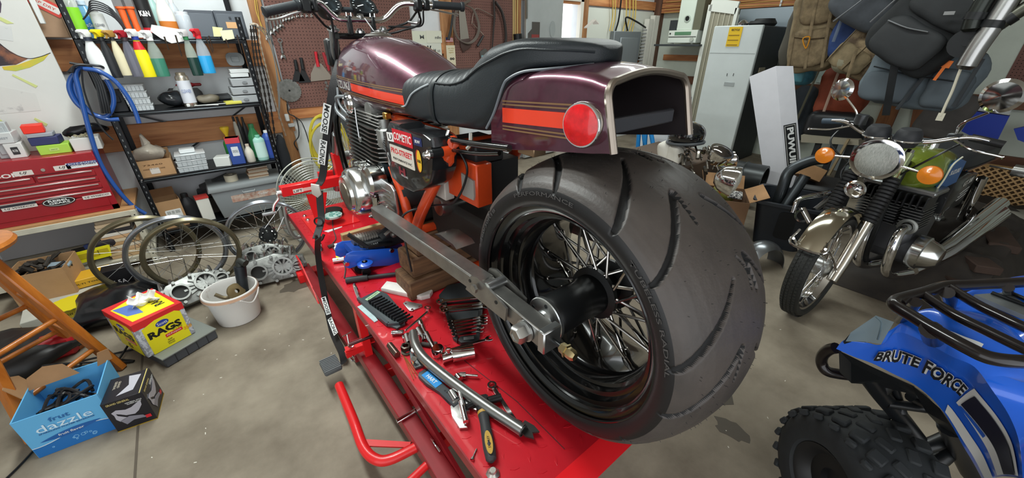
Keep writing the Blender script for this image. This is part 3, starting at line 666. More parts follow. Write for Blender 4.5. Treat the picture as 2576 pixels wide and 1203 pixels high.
tubes('brake_hose', [([(.965, 1.9, 1.53), (.95, 1.97, 1.49), (.87, 2.0, 1.46), (.82, 2.02, 1.42), (.82, 2.04, 1.3)], .005), ([(.975, 1.9, 1.53), (.99, 1.93, 1.48), (.9, 1.97, 1.45), (.84, 2.02, 1.42), (.83, 2.03, 1.3)], .005), ([(1.0, 1.9, 1.535), (1.0, 1.92, 1.48), (.96, 1.95, 1.47), (.86, 2.0, 1.47)], .004)], BLK)
tubes('throttle_cable', [([(.50, 1.9, 1.52), (.56, 1.97, 1.47), (.60, 2.02, 1.44), (.60, 2.05, 1.3)], .005), ([(.53, 1.92, 1.55), (.585, 1.95, 1.50), (.595, 1.98, 1.43), (.59, 1.99, 1.38)], .005)], BLK)
obj('lever_joint', G().tube(bez([(.99, 1.92, 1.53), (.985, 1.92, 1.50), (.975, 1.93, 1.485), (.94, 1.95, 1.49)], 4), .006, 8), ALU, hb)
tc_ = obj('triple_clamp', G().prism([(.60, 2.02), (.62, 1.985), (.68, 1.99), (.77, 1.99), (.83, 1.985), (.85, 2.02), (.84, 2.06), (.725, 2.09), (.61, 2.06)], 1.415, 1.44, 'z', bev=.004).prism([(.60, 2.1), (.62, 2.06), (.83, 2.06), (.85, 2.1), (.725, 2.15)], 1.25, 1.29, 'z', bev=.004), GBLK, bike)
obj('riser', G().box2((.662, 1.965, 1.43), (.682, 1.995, 1.51), .005).box2((.768, 1.965, 1.43), (.788, 1.995, 1.51), .005), BLK, tc_)
for x in (.662, .682, .768, .788):
    obj('clamp_bolt', G().rod((x, 1.97, 1.505), (x, 1.97, 1.52), .005, 8), CHR, tc_)
obj('stem_nut', G().lathe([(.001, .02), (.01, .02), (.014, .012), (.021, .01), (.021, 0), (.001, 0)], (.725, 2.01, 1.44), (0, 0, 1), 18), CHR, tc_)
obj('ignition_key', G().lathe([(.001, .02), (.014, .02), (.016, .012), (.016, 0), (.001, 0)], (.725, 1.985, 1.495), (0, -.4, 1), 16).beam((.74, 1.97, 1.50), (.77, 1.96, 1.45), .014, .004), STL, tc_)
for x in (.61, .84):
    fk = obj('fork_leg', G().tube([(x, 2.02, 1.455), (x, 2.16, 1.15), (x, 2.30, .95)], .019, 18).tube([(x, 2.30, .95), (x, 2.46, .70), (x, 2.55, .56)], [.026, .026, .024], 18), mat('8d9092', .3, .9), bike)
    obj('fork_cap', G().lathe([(.001, .022), (.006, .022), (.014, .018), (.016, .008), (.026, .006), (.026, 0), (.001, 0)], (x, 2.02, 1.45), (0, -.25, 1), 18), ALU, fk)
    obj('headlight_bracket', G().box2((x-.03, 2.06, 1.30), (x+.03, 2.11, 1.42), .01), BLK, fk)
gp = obj('gauge_panel', G().box((.69, 2.07, 1.535), (.30, .08, .02), M=None, bev=.008), mat('2a2f33', .5), bike)
for x in (.612, .768):
    M = frame((x, 2.04, 1.553), (1, 0, 0), (0, .75, .66))
    gg = obj('gauge', G().lathe([(.001, -.05), (.04, -.05), (.055, -.02), (.058, 0), (.058, .008), (.052, .008), (.05, .002)], (0, 0, 0), (0, 0, 1), 32, M=M), BLK, gp)
    d_ = obj('gauge_face', G().prism(ell(.051, .051), .0, .002, M=M), mat('39444a', .4), gp)
g = G()
for x in (.612, .768):
    M = frame((x, 2.04, 1.553), (1, 0, 0), (0, .75, .66))
    for k in range(13):
        a = -.9+k*(pi+1.8)/12; g.box((.044*cos(a), .044*sin(a), .003), (.007, .0022, .001), M=M @ MX.Translation((0, 0, 0)))
    g.beam((0, 0, .005), (-.03, -.012, .005), .004, .002, M=M)
obj('gauge_marks', g, mat('e4ecee', .5), gp)['kind'] = 'stuff'
fw_ = obj('front_wheel', G().torus((XB, 2.56, .76), .235, .012, (1, 0, 0), 60, 10).lathe([(.001, -.04), (.03, -.04), (.03, .04), (.001, .04)], (XB, 2.56, .76), (1, 0, 0), 20), STL, bike)
obj('front_tyre', G().lathe([(.24, -.035), (.275, -.05), (.305, -.035), (.315, 0), (.305, .035), (.275, .05), (.24, .035)], (XB, 2.56, .76), (1, 0, 0), 64), RUB, fw_)
g = G()
for k in range(32):
    a = k*2*pi/32; b = a+.3*(-1)**k; g.rod((XB, 2.56+.03*cos(a), .76+.03*sin(a)), (XB, 2.56+.23*cos(b), .76+.23*sin(b)), .0015, 4)
obj('front_spokes', g, CHR, fw_)
# ---------------- lift table ----------------
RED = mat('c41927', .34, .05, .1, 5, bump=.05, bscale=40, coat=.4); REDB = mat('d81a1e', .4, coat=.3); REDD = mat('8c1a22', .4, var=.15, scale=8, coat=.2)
ZD = .438
def D(x, y, dz=0): return W(x, y, 'z', ZD+dz)
lift = thing('motorcycle_lift', 'red steel motorcycle lift table under the burgundy motorcycle', 'lift table', (.62, 1.5, 0), w=1)
X0, X1, Y0, Y1 = .308, .965, .385, 2.62
deck = obj('deck', G().box2((X0, Y0, ZD-.005), (X1, Y1, ZD)), RED, lift)
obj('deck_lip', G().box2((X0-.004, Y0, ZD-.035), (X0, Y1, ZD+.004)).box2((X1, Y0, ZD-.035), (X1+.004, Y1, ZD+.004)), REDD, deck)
obj('rear_lip', G().prism([(Y0, ZD), (Y0-.012, ZD-.002), (Y0-.06, ZD-.02), (Y0-.055, ZD-.03), (Y0, ZD-.012)], X0, X1, 'x'), mat('e01c24', .35, coat=.3), deck)
g = G(); random.seed(3)
for i in range(13):
    for j in range(44):
        x, y = X0+.03+i*.048, Y0+.03+j*.05; a = .75 if (i+j) % 2 else -.75
        g.prism([(-.013, 0), (0, .0035), (.013, 0), (0, -.0035)], 0, .0012, M=MX.Translation((x, y, ZD)) @ MX.Rotation(a+.3, 4, 'Z'))
obj('tread_bumps', g, RED, deck)['kind'] = 'stuff'
obj('deck_slit', G().beam(D(1120, 870, .0008), D(1300, 1010, .0008), .0025, .001).beam(D(1300, 1010, .0008), D(1420, 1130, .0008), .0025, .001), mat('5c1018', .6), deck)
for x in (.315, .895):
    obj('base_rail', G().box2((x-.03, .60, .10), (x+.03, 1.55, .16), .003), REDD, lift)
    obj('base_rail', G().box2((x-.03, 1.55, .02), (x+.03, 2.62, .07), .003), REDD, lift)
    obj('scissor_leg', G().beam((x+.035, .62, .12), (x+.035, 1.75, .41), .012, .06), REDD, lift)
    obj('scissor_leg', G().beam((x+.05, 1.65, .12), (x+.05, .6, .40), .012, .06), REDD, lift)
    obj('rail_post', G().box2((x-.012, 1.40, .02), (x+.02, 1.44, .41)), REDB, lift)
for y, m in ((1.30, REDB), (1.10, REDB), (.86, REDB)): obj('cross_bar', G().box2((.34, y-.02, .10), (.87, y+.02, .15), .003), m, lift)
obj('cross_bar', G().box2((.25, 2.50, .0), (.98, 2.58, .06), .004), REDB, lift)
obj('foot_plate', G().prism([(2.60, .0), (2.20, .0), (2.25, .05), (2.50, .16), (2.60, .16)], .28, .288, 'x'), REDB, lift)
obj('pivot_rod', G().rod((.27, 1.0, .17), (.90, 1.0, .17), .009, 12), CHR, lift)
ped = obj('pedal_arm', G().tube(bez([(.169, 1.38, .10), (.155, 1.15, .12), (.145, 1.02, .12), (.16, .95, .12), (.20, .915, .12), (.30, .895, .125)], 6), .018, 14), REDB, lift)
obj('arm_gusset', G().prism([(.155, 1.05), (.285, .93), (.27, .915), (.15, 1.02)], .115, .121), REDB, ped)
obj('arm_pin', G().rod((.28, .897, .125), (.345, .885, .13), .012, 12), CHR, ped)
obj('pedal_arm', G().tube([(.2, .80, .12), (.33, .82, .13)], .014, 12).rod((.28, .812, .127), (.36, .825, .132), .008), REDB, lift)
pc = W(830, 915, 'z', .11)
pd = obj('foot_pedal', G().box((pc.x, pc.y-.01, .105), (.075, .095, .022), bev=.008, seg=2), mat('55585a', .7), lift)
g = G()
for k in range(9): g.box((pc.x, pc.y-.05+k*.0105, .118), (.07, .005, .004))
obj('pedal_tread', g, mat('6c7072', .7), pd)
A_, B_ = W(868, 880, 'z', .22), W(925, 862, 'z', .22)
ca = obj('caster_arm', G().beam(A_, B_+V((.03, 0, 0)), .03, .006).beam(W(870, 893, 'z', .20), W(915, 872, 'z', .20), .02, .03), REDB, lift)
obj('slide_rod', G().rod(W(877, 868, 'z', .26), W(960, 836, 'z', .26), .008), mat('5a3a3c', .3, .8), ca)
obj('thumb_screw', G().rod(W(862, 847, 'z', .30), W(883, 836, 'z', .30), .003).rod(W(873, 842, 'z', .3), W(878, 868, 'z', .26), .003), CHR, ca)
cw = obj('strap_cleat', G().torus(W(886, 900, 'z', .17), .018, .004, (1, .3, 0), 20, 6).torus(W(883, 868, 'z', .24), .012, .003, (0, 1, 0), 16, 6), CHR, lift)
obj('safety_spring', G().tube([V((.34+.006*cos(k), .99-.0018*k, .15+.006*sin(k))) for k in range(70)], .002, 5), mat('6a4a4a', .4, .8), lift)
obj('release_clip', G().tube(bez([(.335, .86, .17), (.33, .83, .19), (.335, .80, .17)], 5), .004, 6), CHR, lift)
# wheel vise at the front of the deck
Yv = 2.33
vb = obj('vise_bar', G().beam(W(706, 482, 'y', Yv), W(860, 452, 'y', Yv+.03), .05, .055, bev=.003), REDB, lift)
p = W(750, 480, 'y', Yv-.03); sticker(vb, frame(p, W(800, 470, 'y', Yv-.03)-p, (0, 0, 1)), .05, .022, mat('e4dcd4', .5), 'LIFT', BLK, t=.001)
p = W(775, 475, 'y', Yv-.03); sticker(vb, frame(p, W(800, 470, 'y', Yv-.03)-p, (0, 0, 1)), .07, .018, mat('e8b8b0', .5))
obj('vise_post', G().prism([(W(q, r, 'y', Yv).x, W(q, r, 'y', Yv).z) for q, r in ((770, 490), (822, 484), (815, 560), (795, 560))], Yv-.005, Yv+.005, 'y'), REDB, lift)
obj('vise_jaw', G().beam(W(845, 385, 'y', Yv+.05), W(872, 500, 'y', Yv+.05), .05, .05, (0, 1, 0)), REDB, lift)
obj('vise_jaw', G().beam(W(845, 385, 'y', Yv+.05)+V((.22, 0, 0)), W(872, 500, 'y', Yv+.05)+V((.22, 0, 0)), .05, .05, (0, 1, 0)), REDB, lift)
obj('vise_cross', G().beam(W(800, 440, 'y', Yv+.15), W(860, 432, 'y', Yv+.15), .03, .03), REDB, lift)
obj('vise_base', G().box2((W(765, 560, 'z', ZD).x, 2.22, ZD), (.62, 2.5, ZD+.006)).prism([(.70, ZD), (.86, ZD), (.80, ZD+.10)], 2.24, 2.26, 'y'), REDB, lift)
for q, r in ((767, 545), (775, 555)): obj('base_bolt', G().lathe([(.001, .012), (.008, .012), (.009, .006), (.013, .006), (.013, 0), (.001, 0)], D(q, r, .006), (0, 0, 1), 8), CHR, lift)
cr = [W(q, r, 'y', Yv) for q, r in ((706, 483), (697, 487), (700, 500), (690, 515), (688, 532), (696, 535))]
ck = obj('crank_handle', G().tube(bez(cr, 4), .007, 8).rod(W(697, 487, 'y', Yv), W(712, 484, 'y', Yv), .014), mat('cfcac6', .3, .9), lift)
obj('crank_grip', G().rod(W(694, 534, 'y', Yv), W(660, 541, 'y', Yv), .009, 10), mat('8b8d8e', .5), ck)
obj('front_stop_bar', G().tube(bez([W(q, r, 'y', 2.62) for q, r in ((715, 520), (722, 560), (735, 590), (750, 597), (775, 580))], 5), .012, 10), mat('9c9c98', .4, .8), lift)
# deck hooks
for i, pts in enumerate((((797, 597), (805, 615), (809, 632)), ((891, 716), (896, 735), (905, 757)))):
    q = [D(pts[0][0], pts[0][1], .05), D(pts[1][0], pts[1][1], .03), D(pts[2][0], pts[2][1], .0)]
    obj('tie_down_loop', G().tube(bez([q[0]+V((.01, 0, -.045)), q[0], q[1], q[2]], 5), .006, 8), CHR, lift)
# ---------------- strap ----------------
STR = mat('1b1a1c', .6, bump=.2, scale=150)
sp = [W(856, 150, 'y', 2.03), W(842, 200, 'y', 2.0), W(833, 250, 'y', 2.0), W(822, 340, 'y', 2.05), W(812, 440, 'y', 2.1), W(800, 468, 'y', 2.1)]
st = thing('ratchet_strap', 'black tie-down strap with white lettering running from the handlebar to the lift', 'strap', tuple(D(800, 600)), w=1)
def ribbon(pts, w, d, th=.002):
    rings = []; d = V(d).normalized()
    for i, p in enumerate(pts):
        t = (pts[min(i+1, len(pts)-1)]-pts[max(i-1, 0)]).normalized(); n = t.cross(d).normalized()
        rings.append([p+d*w/2+n*th, p-d*w/2+n*th, p-d*w/2-n*th, p+d*w/2-n*th])
    return G().loft(rings)
VD = V((.777, -.629, 0))
obj('webbing', ribbon(bez(sp, 8), .038, VD), STR, st)
def strap_text(s, a, b, w, hp, y, col=BLK, bgc=WHT):
    A1, B1 = a, b; d = (B1-A1); M = frame((A1+B1)/2+V((-.012, -.012, .002)), d, V((0, 0, 1)).cross(d)*-1 if 0 else VD)
    L_ = d.length; obj('label', G().prism(rrect(L_, w, .001), 0, .001, M=M), bgc, st); text(s, M @ MX.Translation((0, 0, .001)), L_*.94, w*.66, col, st, .02, .1)
strap_text('MOOSE', W(829, 262, 'y', 2.01), W(820, 335, 'y', 2.05), .036, 0, 0)
strap_text('RACING', W(819, 352, 'y', 2.06), W(813, 412, 'y', 2.09), .036, 0, 0)
z0 = W(790, 590, 'x', .30); z1 = W(806, 640, 'x', .29)
lo = [W(800, 600, 'x', .30), W(800, 640, 'x', .295), W(812, 720, 'x', .285), W(835, 830, 'x', .27), W(858, 880, 'x', .25), W(865, 915, 'x', .24)]
obj('strap_tail', ribbon(bez([W(803, 480, 'y', 2.1), W(806, 520, 'y', 2.08), W(808, 555, 'y', 2.05), W(795, 600, 'y', 1.95)], 6), .036, VD), STR, st)
obj('strap_tail', ribbon(bez(lo, 8), .036, (.777, -.3, .55)), STR, st)
def st2(s, a, b, w):
    d = b-a; M = frame((a+b)/2+V((-.004, -.004, .002)), d, V((.777, -.3, .55))); obj('label', G().prism(rrect(d.length, w, .001), 0, .001, M=M), WHT, st); text(s, M @ MX.Translation((0, 0, .001)), d.length*.94, w*.66, BLK, st, .02, .1)
st2('MOOSE', W(815, 747, 'x', .278), W(829, 790, 'x', .274), .026); st2('RACING', W(831, 800, 'x', .273), W(847, 840, 'x', .267), .026)
bk = obj('strap_buckle', G().prism([(-.035, -.02), (.02, -.025), (.04, 0), (.02, .022), (-.03, .02)], 0, .01, M=frame(W(797, 478, 'y', 2.06), (0, .1, -1), VD), bev=.002), mat('cfcbc4', .35, .3), st)
obj('strap_hook', G().tube(bez([W(795, 592, 'y', 1.95), W(797, 605, 'y', 1.95), W(808, 604, 'y', 1.93), W(815, 590, 'y', 1.93)], 5), .007, 8), mat('3a2c2a', .4, .5), st)
obj('strap_ring', G().torus(W(802, 558, 'y', 2.02), .022, .004, (.6, .8, 0), 20, 6), BLK, st)
# ---------------- things on the deck ----------------
def seg(a, b):
    d = b-a; return (a+b)/2, atan2(d.y, d.x), d.length
def wrench(name, a, b, w, label, group=None, m=CHR, open_b=True, th=.006):
    c, rz, L_ = seg(a, b); t = thing(name, label, 'wrench', tuple(c), rz, group)
    h = L_/2
    obj('shank', G().prism([(-h+w*.8, -w*.32), (-h*.3, -w*.26), (h*.3, -w*.26), (h-w*.9, -w*.34), (h-w*.9, w*.34), (h*.3, w*.26), (-h*.3, w*.26), (-h+w*.8, w*.32)], .001, th, bev=.001), m, t)
    g = G(); n = 24
    g.loft([[V((-h+w*.6+r*cos(k*2*pi/n), r*sin(k*2*pi/n), z)) for k in range(n)] for r, z in ((w*.66, .001), (w*.66, th+.002), (w*.42, th+.002), (w*.42, .001), (w*.66, .001))], caps=False)
    obj('ring_end', g, m, t)
    if open_b:
        P_ = [(h-w*1.2, -w*.3), (h-w*.6, -w*.7), (h+w*.2, -w*.75), (h+w*.3, -w*.4), (h-w*.3, -w*.38), (h-w*.45, 0), (h-w*.3, w*.38), (h+w*.3, w*.4), (h+w*.2, w*.75), (h-w*.6, w*.7), (h-w*1.2, w*.3)]
        obj('jaw', G().prism(P_, .001, th+.001, bev=.0008), m, t)
    return t
wrench('combination_wrench', D(1233, 965, .004), D(1306, 1078, .004), .022, 'chrome combination wrench lying between the pry tube and the rear tyre', m=POL, open_b=True)
# pry tube
pt = thing('steel_tube', 'long bent grey steel tube lying across the tools on the deck', 'tube', tuple(D(1180, 960)), w=1)
obj('pipe', G().tube(bez([D(1040, 838, .03), D(1046, 870, .035), D(1070, 905, .035), D(1130, 955, .03), D(1220, 1020, .026), D(1315, 1083, .022)], 8), .0165, 18), mat('8f8f8c', .3, .85, bump=.05), pt)
a, b = D(1300, 1073, .024), D(1317, 1086, .022); u = (b-a).normalized()
obj('pipe_mouth', G().lathe([(.0168, 0), (.0168, .003), (.0135, .003), (.0135, -.02)], b-u*.003, u, 20, caps=False), mat('4a4a4a', .5, .7), pt)
fp = D(1333, 1086, .016); obj('fishmouth_tip', G().prism([(-.03, -.018), (0, -.02), (.022, -.012), (.008, 0), (.022, .014), (0, .02), (-.03, .018)], -.002, .004, M=MX.Translation(fp) @ MX.Rotation(atan2(u.y, u.x), 4, 'Z')), mat('4c4b49', .4, .8), pt)
# adjustable wrench HART
c, rz, L_ = seg(D(1062, 940), D(1185, 1050)); aw = thing('adjustable_wrench', 'large adjustable wrench with a blue inset in its black handle', 'wrench', tuple(c), rz)
h = L_/2
obj('handle', G().prism([(-h, -.012), (-h+.01, -.021), (-h*.55, -.023), (-.01, -.014), (.03, -.013), (h*.55, -.02), (h*.55, .02), (.03, .012), (-.01, .013), (-h*.55, .022), (-h+.01, .02), (-h, .012)], 0, .014, bev=.003), mat('3a3e42', .45, .3), aw)
sticker(aw, MX.Translation((-h*.55, 0, .0142)), .075, .026, mat('2a8ad0', .4), 'HART', WHT, tw=.6, th=.5)
g = G()
for k in range(4): g.rod((.0+k*.009, .001, .014), (.0+k*.009, .001, .0148), .003, 10)
obj('handle_holes', g, BLK, aw)['kind'] = 'stuff'
obj('fixed_jaw', G().prism([(h*.45, -.022), (h*.7, -.04), (h+.01, -.05), (h+.025, -.034), (h*.9, -.028), (h*.8, -.01), (h*.9, .006), (h*.55, .022)], .001, .012, bev=.001), STL, aw)
obj('moving_jaw', G().prism([(h*.55, .022), (h*.75, .012), (h*1.0, .02), (h+.04, .05), (h+.03, .06), (h*.85, .04), (h*.6, .04)], .001, .012, bev=.001), STL, aw)
obj('thumb_wheel', G().rod((h*.45, -.012, .008), (h*.45, .012, .008), .008, 16), STL, aw)
# hammer with black and yellow grip
c, rz, L_ = seg(D(1215, 1150), D(1205, 1030)); c2 = D(1232, 1120)
a, b = D(1237, 1165, .01), D(1215, 1038, .01); c, rz, L_ = seg(a, b); hm = thing('staple_hammer', 'hammer tool with a black and yellow rubber grip lying near the deck edge', 'hammer', (c.x, c.y, ZD), rz)
h = L_/2
obj('grip', G().tube([(-h, 0, .014), (-h*.9, 0, .014), (-h*.5, 0, .016), (0, 0, .014), (h*.5, 0, .014), (h*.9, 0, .014), (h, 0, .014)], [.006, .014, .0165, .0155, .014, .016, .013], 16), mat('2e2f31', .6), hm)
g_ = obj('grip_inlay', G().prism(ell(.034, .010, 24, (-h*.42, 0)), .0275, .0315), mat('b8923a', .5), hm)
text('STANLEY', MX.Translation((-h*.42, 0, .0316)), .035, .006, BLK, g_); obj('hang_hole', G().rod((-h*.82, 0, .028), (-h*.82, 0, .0305), .005, 14), BLK, hm)
obj('grip_ring', G().rod((h*.85, 0, .014), (h*.97, 0, .014), .0165, 16), mat('b08a3a', .5), hm)
obj('head', G().box((h+.025, -.002, .018), (.05, .04, .028), bev=.006).rod((h+.03, -.02, .018), (h+.035, -.06, .018), .012, 14).rod((h+.03, .02, .018), (h+.02, .045, .02), .009, 12), mat('2a2a2b', .4, .6), hm)
# ratchets / extension / sockets
def bar(name, label, cat, parts, m=CHR, group=None):
    """parts: (pix_a, pix_b, radius, height, partname)"""
    a0 = D(parts[0][0][0], parts[0][0][1]); t = thing(name, label, cat, tuple(a0), 0, group, w=1)
    for pa, pb_, r, dz, nm in parts:
        if isinstance(r, tuple): g = G().lathe([(.001, 0)]+[(x, y*(D(*pb_, dz)-D(*pa, dz)).length) for x, y in r]+[(.001, r[-1][1]*(D(*pb_, dz)-D(*pa, dz)).length)], D(*pa, dz), D(*pb_, dz)-D(*pa, dz), 18)
        else: g = G().rod(D(*pa, dz), D(*pb_, dz), r, 16)
        obj(nm, g, m, t)
    return t
t = bar('ratchet', 'chrome ratchet with a big socket and a black knurled handle end', 'ratchet', [((1058, 812), (1090, 880), .0065, .012, 'handle'), ((1055, 806), (1060, 820), .011, .012, 'end_ball'), ((1072, 838), (1092, 878), .0095, .012, 'handle_grip')])
obj('head', G().lathe([(.001, .0), (.02, 0), (.022, .008), (.022, .028), (.018, .034), (.001, .034)], D(1103, 893), (0, 0, 1), 24), CHR, t)
t = bar('deep_socket', 'big polished chrome socket lying on its side, glinting', 'socket', [((1112, 902), (1140, 893), .018, .02, 'drive_end'), ((1138, 894), (1192, 884), .024, .024, 'barrel')])
wrench('combination_wrench', D(1120, 882, .045), D(1234, 858, .03), .017, 'chrome combination wrench resting on the big polished socket', m=CHR)
a = D(1058, 812); 
t = bar('flex_ratchet', 'slim chrome ratchet with a black spring grip pointing at the tray', 'ratchet', [((1020, 832), (1075, 785), .0045, .022, 'shank'), ((985, 838), (1016, 836), (( .007, 0), (.009, .2), (.009, .9), (.006, 1)), .012, 'grip')])
obj('ring_head', G().lathe([(.013, 0), (.013, .012), (.008, .012), (.008, 0), (.013, 0)], D(1075, 780, .01), (.2, 0, 1), 20, caps=False), CHR, t)
g = G(); a, b = D(985, 838, .012), D(1016, 836, .012)
for k in range(9): g.rod(a+(b-a)*(.08+k*.1), a+(b-a)*(.12+k*.1), .0098, 12)
obj('grip_rings', g, BLK, t)
bar('socket', 'long dark socket near the left edge of the deck', 'socket', [((978, 865), (986, 876), .006, .014, 'neck'), ((980, 868), (1000, 893), .0115, .014, 'barrel')], mat('6b5a52', .3, .9))
t = bar('socket', 'short chrome socket beside the bend of the steel tube', 'socket', [((1024, 845), (1030, 865), .014, .015, 'barrel'), ((1012, 850), (1020, 848), .008, .012, 'neck')])
bar('socket', 'chrome socket adapter right of the steel tube bend', 'socket', [((1053, 828), (1063, 846), .0125, .013, 'barrel'), ((1063, 846), (1066, 856), .007, .013, 'neck')])
sk = one('hex_nut', G().lathe([(.018, 0), (.018, .016), (.013, .018), (.010, .016), (.010, 0), (.018, 0)], (0, 0, 0), (0, 0, 1), 6, caps=False), mat('4d4640', .35, .9), 'dark steel hex nut standing next to the long dark socket', 'nut', tuple(D(1022, 878, .008)))
one('washer', G().lathe([(.02, 0), (.02, .006), (.011, .006), (.011, 0), (.02, 0)], (0, 0, 0), (0, 0, 1), 20, caps=False), mat('5d5a50', .4, .8), 'thick dark washer under the hex nut', 'washer', tuple(D(1024, 886)))
t = thing('bracket', 'small dark cast bracket with two shiny bolts', 'bracket', tuple(D(1043, 905)), w=1)
obj('plate', G().prism([(D(x, y).x, D(x, y).y) for x, y in ((1030, 888), (1050, 878), (1062, 905), (1066, 925), (1045, 932), (1034, 915))], ZD, ZD+.012, bev=.003), mat('55595a', .45, .7), t)
for x, y in ((1040, 886), (1041, 908)): obj('bolt', G().rod(D(x, y+6, .012), D(x, y-2, .03), .005).lathe([(.001, .006), (.009, .006), (.009, 0), (.001, 0)], D(x, y-3, .03), (0, -.4, 1), 16), CHR, t)
t = bar('hex_bit_socket', 'chrome hex bit socket lying right of the steel tube', 'socket', [((1150, 945), (1158, 955), .011, .012, 'cap'), ((1157, 945), (1172, 945), .011, .012, 'barrel'), ((1170, 944), (1202, 946), .0045, .012, 'bit')])
t = bar('socket', 'chrome deep socket lying in the angle of the adjustable wrench', 'socket', [((1135, 987), (1148, 1008), .0125, .013, 'barrel')])
t = bar('extension_bar', 'chrome extension bar standing propped on the adjustable wrench jaw', 'extension', [((1155, 985), (1165, 1020), .005, .03, 'shaft'), ((1160, 1010), (1172, 1062), .008, .025, 'socket_end')])
bar('small_bolt', 'small bright bolt near the front left edge of the deck', 'bolt', [((1199, 1130), (1188, 1155), .0022, .004, 'shank'), ((1190, 1152), (1187, 1158), .005, .005, 'head')])
one('bolt_cluster', G().lathe([(.016, 0), (.018, .006), (.01, .014), (.001, .014)], (0, 0, 0), (0, 0, 1), 7).lathe([(.01, .014), (.008, .02), (.001, .02)], (0, 0, 0), (0, 0, 1), 9), mat('b9b4ae', .3, .9), 'toothed silver nut at the bottom edge of the deck', 'nut', tuple(D(1240, 1195)))
g = G()
for k in range(3): g.rod(D(1015+k*3, 895+k*3, .004), D(1040+k*5, 955-k*6, .004), .0012, 5)
one('welding_wire', g, mat('c9a467', .35, .9), 'thin brass welding wires at the left edge of the deck', 'wire')
one('clip', G().box((0, 0, .008), (.05, .016, .014), bev=.004).box((.02, .012, .006), (.02, .02, .01), bev=.003), mat('3a3330', .6), 'small dark clip lying right of the steel tube bend', 'clip', tuple(D(1076, 872)), -.9)
g = G().prism([(D(x, y).x, D(x, y).y) for x, y in ((1014, 766), (1022, 760), (1062, 768), (1063, 774), (1036, 785), (1030, 784))], ZD+.001, ZD+.006, bev=.0015)
pl = one('gusset_plate', g, ALU, 'flat grey metal plate with three holes on the deck', 'plate', tuple(D(1038, 772)), w=1)
for x, y, r in ((1021, 765, .004), (1037, 780, .006), (1055, 772, .004)): obj('hole', G().rod(D(x, y, .0055), D(x, y, .0066), r, 12), mat('571018', .6), pl)
# white bar
a, b = D(972, 722, .012), D(1078, 740, .012); c, rz, L_ = seg(a, b)
one('plastic_bar', G().prism([(-L_/2-.01, -.025), (L_/2-.015, -.036), (L_/2+.012, -.012), (L_/2+.01, .02), (L_/2-.03, .03), (-L_/2-.015, .03)], 0, .022, bev=.003), mat('d8d4cf', .5, 0, .08, 30), 'white plastic block lying in front of the stacked timber blocks', 'block', (c.x, c.y, ZD), rz)
# tray of hex sockets
a, b = D(918, 768), D(1020, 812); c, rz, L_ = seg(D(915, 752), D(1015, 822)); tr = thing('socket_tray', 'dark rack of black hex sockets with a green strip label', 'socket tray', tuple(c), rz)
h = L_/2; wd = .045
obj('tray', G().prism([(-h, -wd*.3), (-h, wd*1.5), (-h*.6, wd*1.75), (h*.75, wd*.9), (h, wd*.2), (h, -wd*.6), (h*.6, -wd*.9)], 0, .01, bev=.002).beam((-h, -wd*.5, .013), (h*.7, -wd*.85, .013), .012, .014).beam((h*.7, -wd*.85, .013), (h, wd*.2, .013), .012, .014), mat('3a4246', .5), tr)
sl = sticker(tr, MX.Translation((-h*.82, wd*.65, .0105)) @ MX.Rotation(pi/2+.2, 4, 'Z'), .07, .018, mat('a9c8a0', .5), 'HEX SOCKETS', mat('2f5a38', .5), tw=.8, th=.4)
sp_ = None
for k in range(12):
    x = -h*.55+k*L_*.068; y = wd*(.15)
    g = G().rod((x, y-.018, .02), (x+.004, y+.012, .02), .0085, 10).rod((x+.004, y+.012, .02), (x+.007, y+.04, .02), .0042, 6)
    obj('hex_socket', g, mat('2c2c2e', .3, .8), tr)
obj('clear_sleeve', G().prism([(-h*.75, -wd*1.1), (h*.25, -wd*1.3), (h*.25, -wd*.95), (-h*.75, -wd*.4)], .001, .004), mat('b8cdd0', .25, 0, .15, 30), tr)
# wrench rack
rk_ = thing('wrench_rack', 'black wrench rack holding a fan of combination wrenches', 'wrench rack', tuple(D(1160, 800)), w=1)
def DP(pts, z0, z1, bev=0): return G().prism([(D(x, y, z1).x, D(x, y, z1).y) for x, y in pts], ZD+z0, ZD+z1, bev=bev)
obj('top_block', DP(((1104, 742), (1125, 718), (1200, 700), (1222, 742), (1222, 752), (1106, 760)), .001, .016, .002), mat('23282b', .5), rk_)
obj('rail', DP(((1112, 762), (1122, 760), (1152, 845), (1150, 858), (1140, 850)), .001, .014, .001), mat('1f2224', .5), rk_)
obj('rail', DP(((1207, 752), (1217, 752), (1206, 850), (1196, 855)), .001, .014, .001), mat('1f2224', .5), rk_)
obj('middle_block', DP(((1130, 786), (1205, 776), (1203, 798), (1140, 806)), .001, .012, .001), mat('23282b', .5), rk_)
obj('end_block', DP(((1158, 846), (1204, 840), (1206, 852), (1196, 858), (1160, 862), (1152, 856)), .001, .018, .002), mat('23282b', .5), rk_)
obj('end_grip', DP(((1166, 848), (1192, 845), (1192, 851), (1166, 855)), .018, .022, .001), mat('6c7072', .5), rk_)
for i, (xa, ya, xb, yb_, w) in enumerate(((1098, 762, 1228, 748, .028), (1106, 778, 1230, 764, .025), (1110, 784, 1232, 772, .024), (1126, 814, 1222, 799, .019), (1128, 822, 1222, 806, .018), (1131, 830, 1222, 814, .017), (1136, 838, 1214, 824, .015), (1138, 846, 1212, 834, .014))):
    wrench('rack_wrench', D(xa, ya, .014), D(xb, yb_, .014), w, ['largest wrench at the top of the black rack', 'second largest wrench in the black rack', 'third wrench down in the black rack, just above its middle block', 'fourth wrench down in the black rack, just below its middle block', 'fifth wrench down in the black rack', 'sixth wrench down in the black rack', 'second smallest wrench near the bottom of the black rack', 'smallest wrench at the bottom of the black rack'][i], 'wrenches in the black rack', POL)
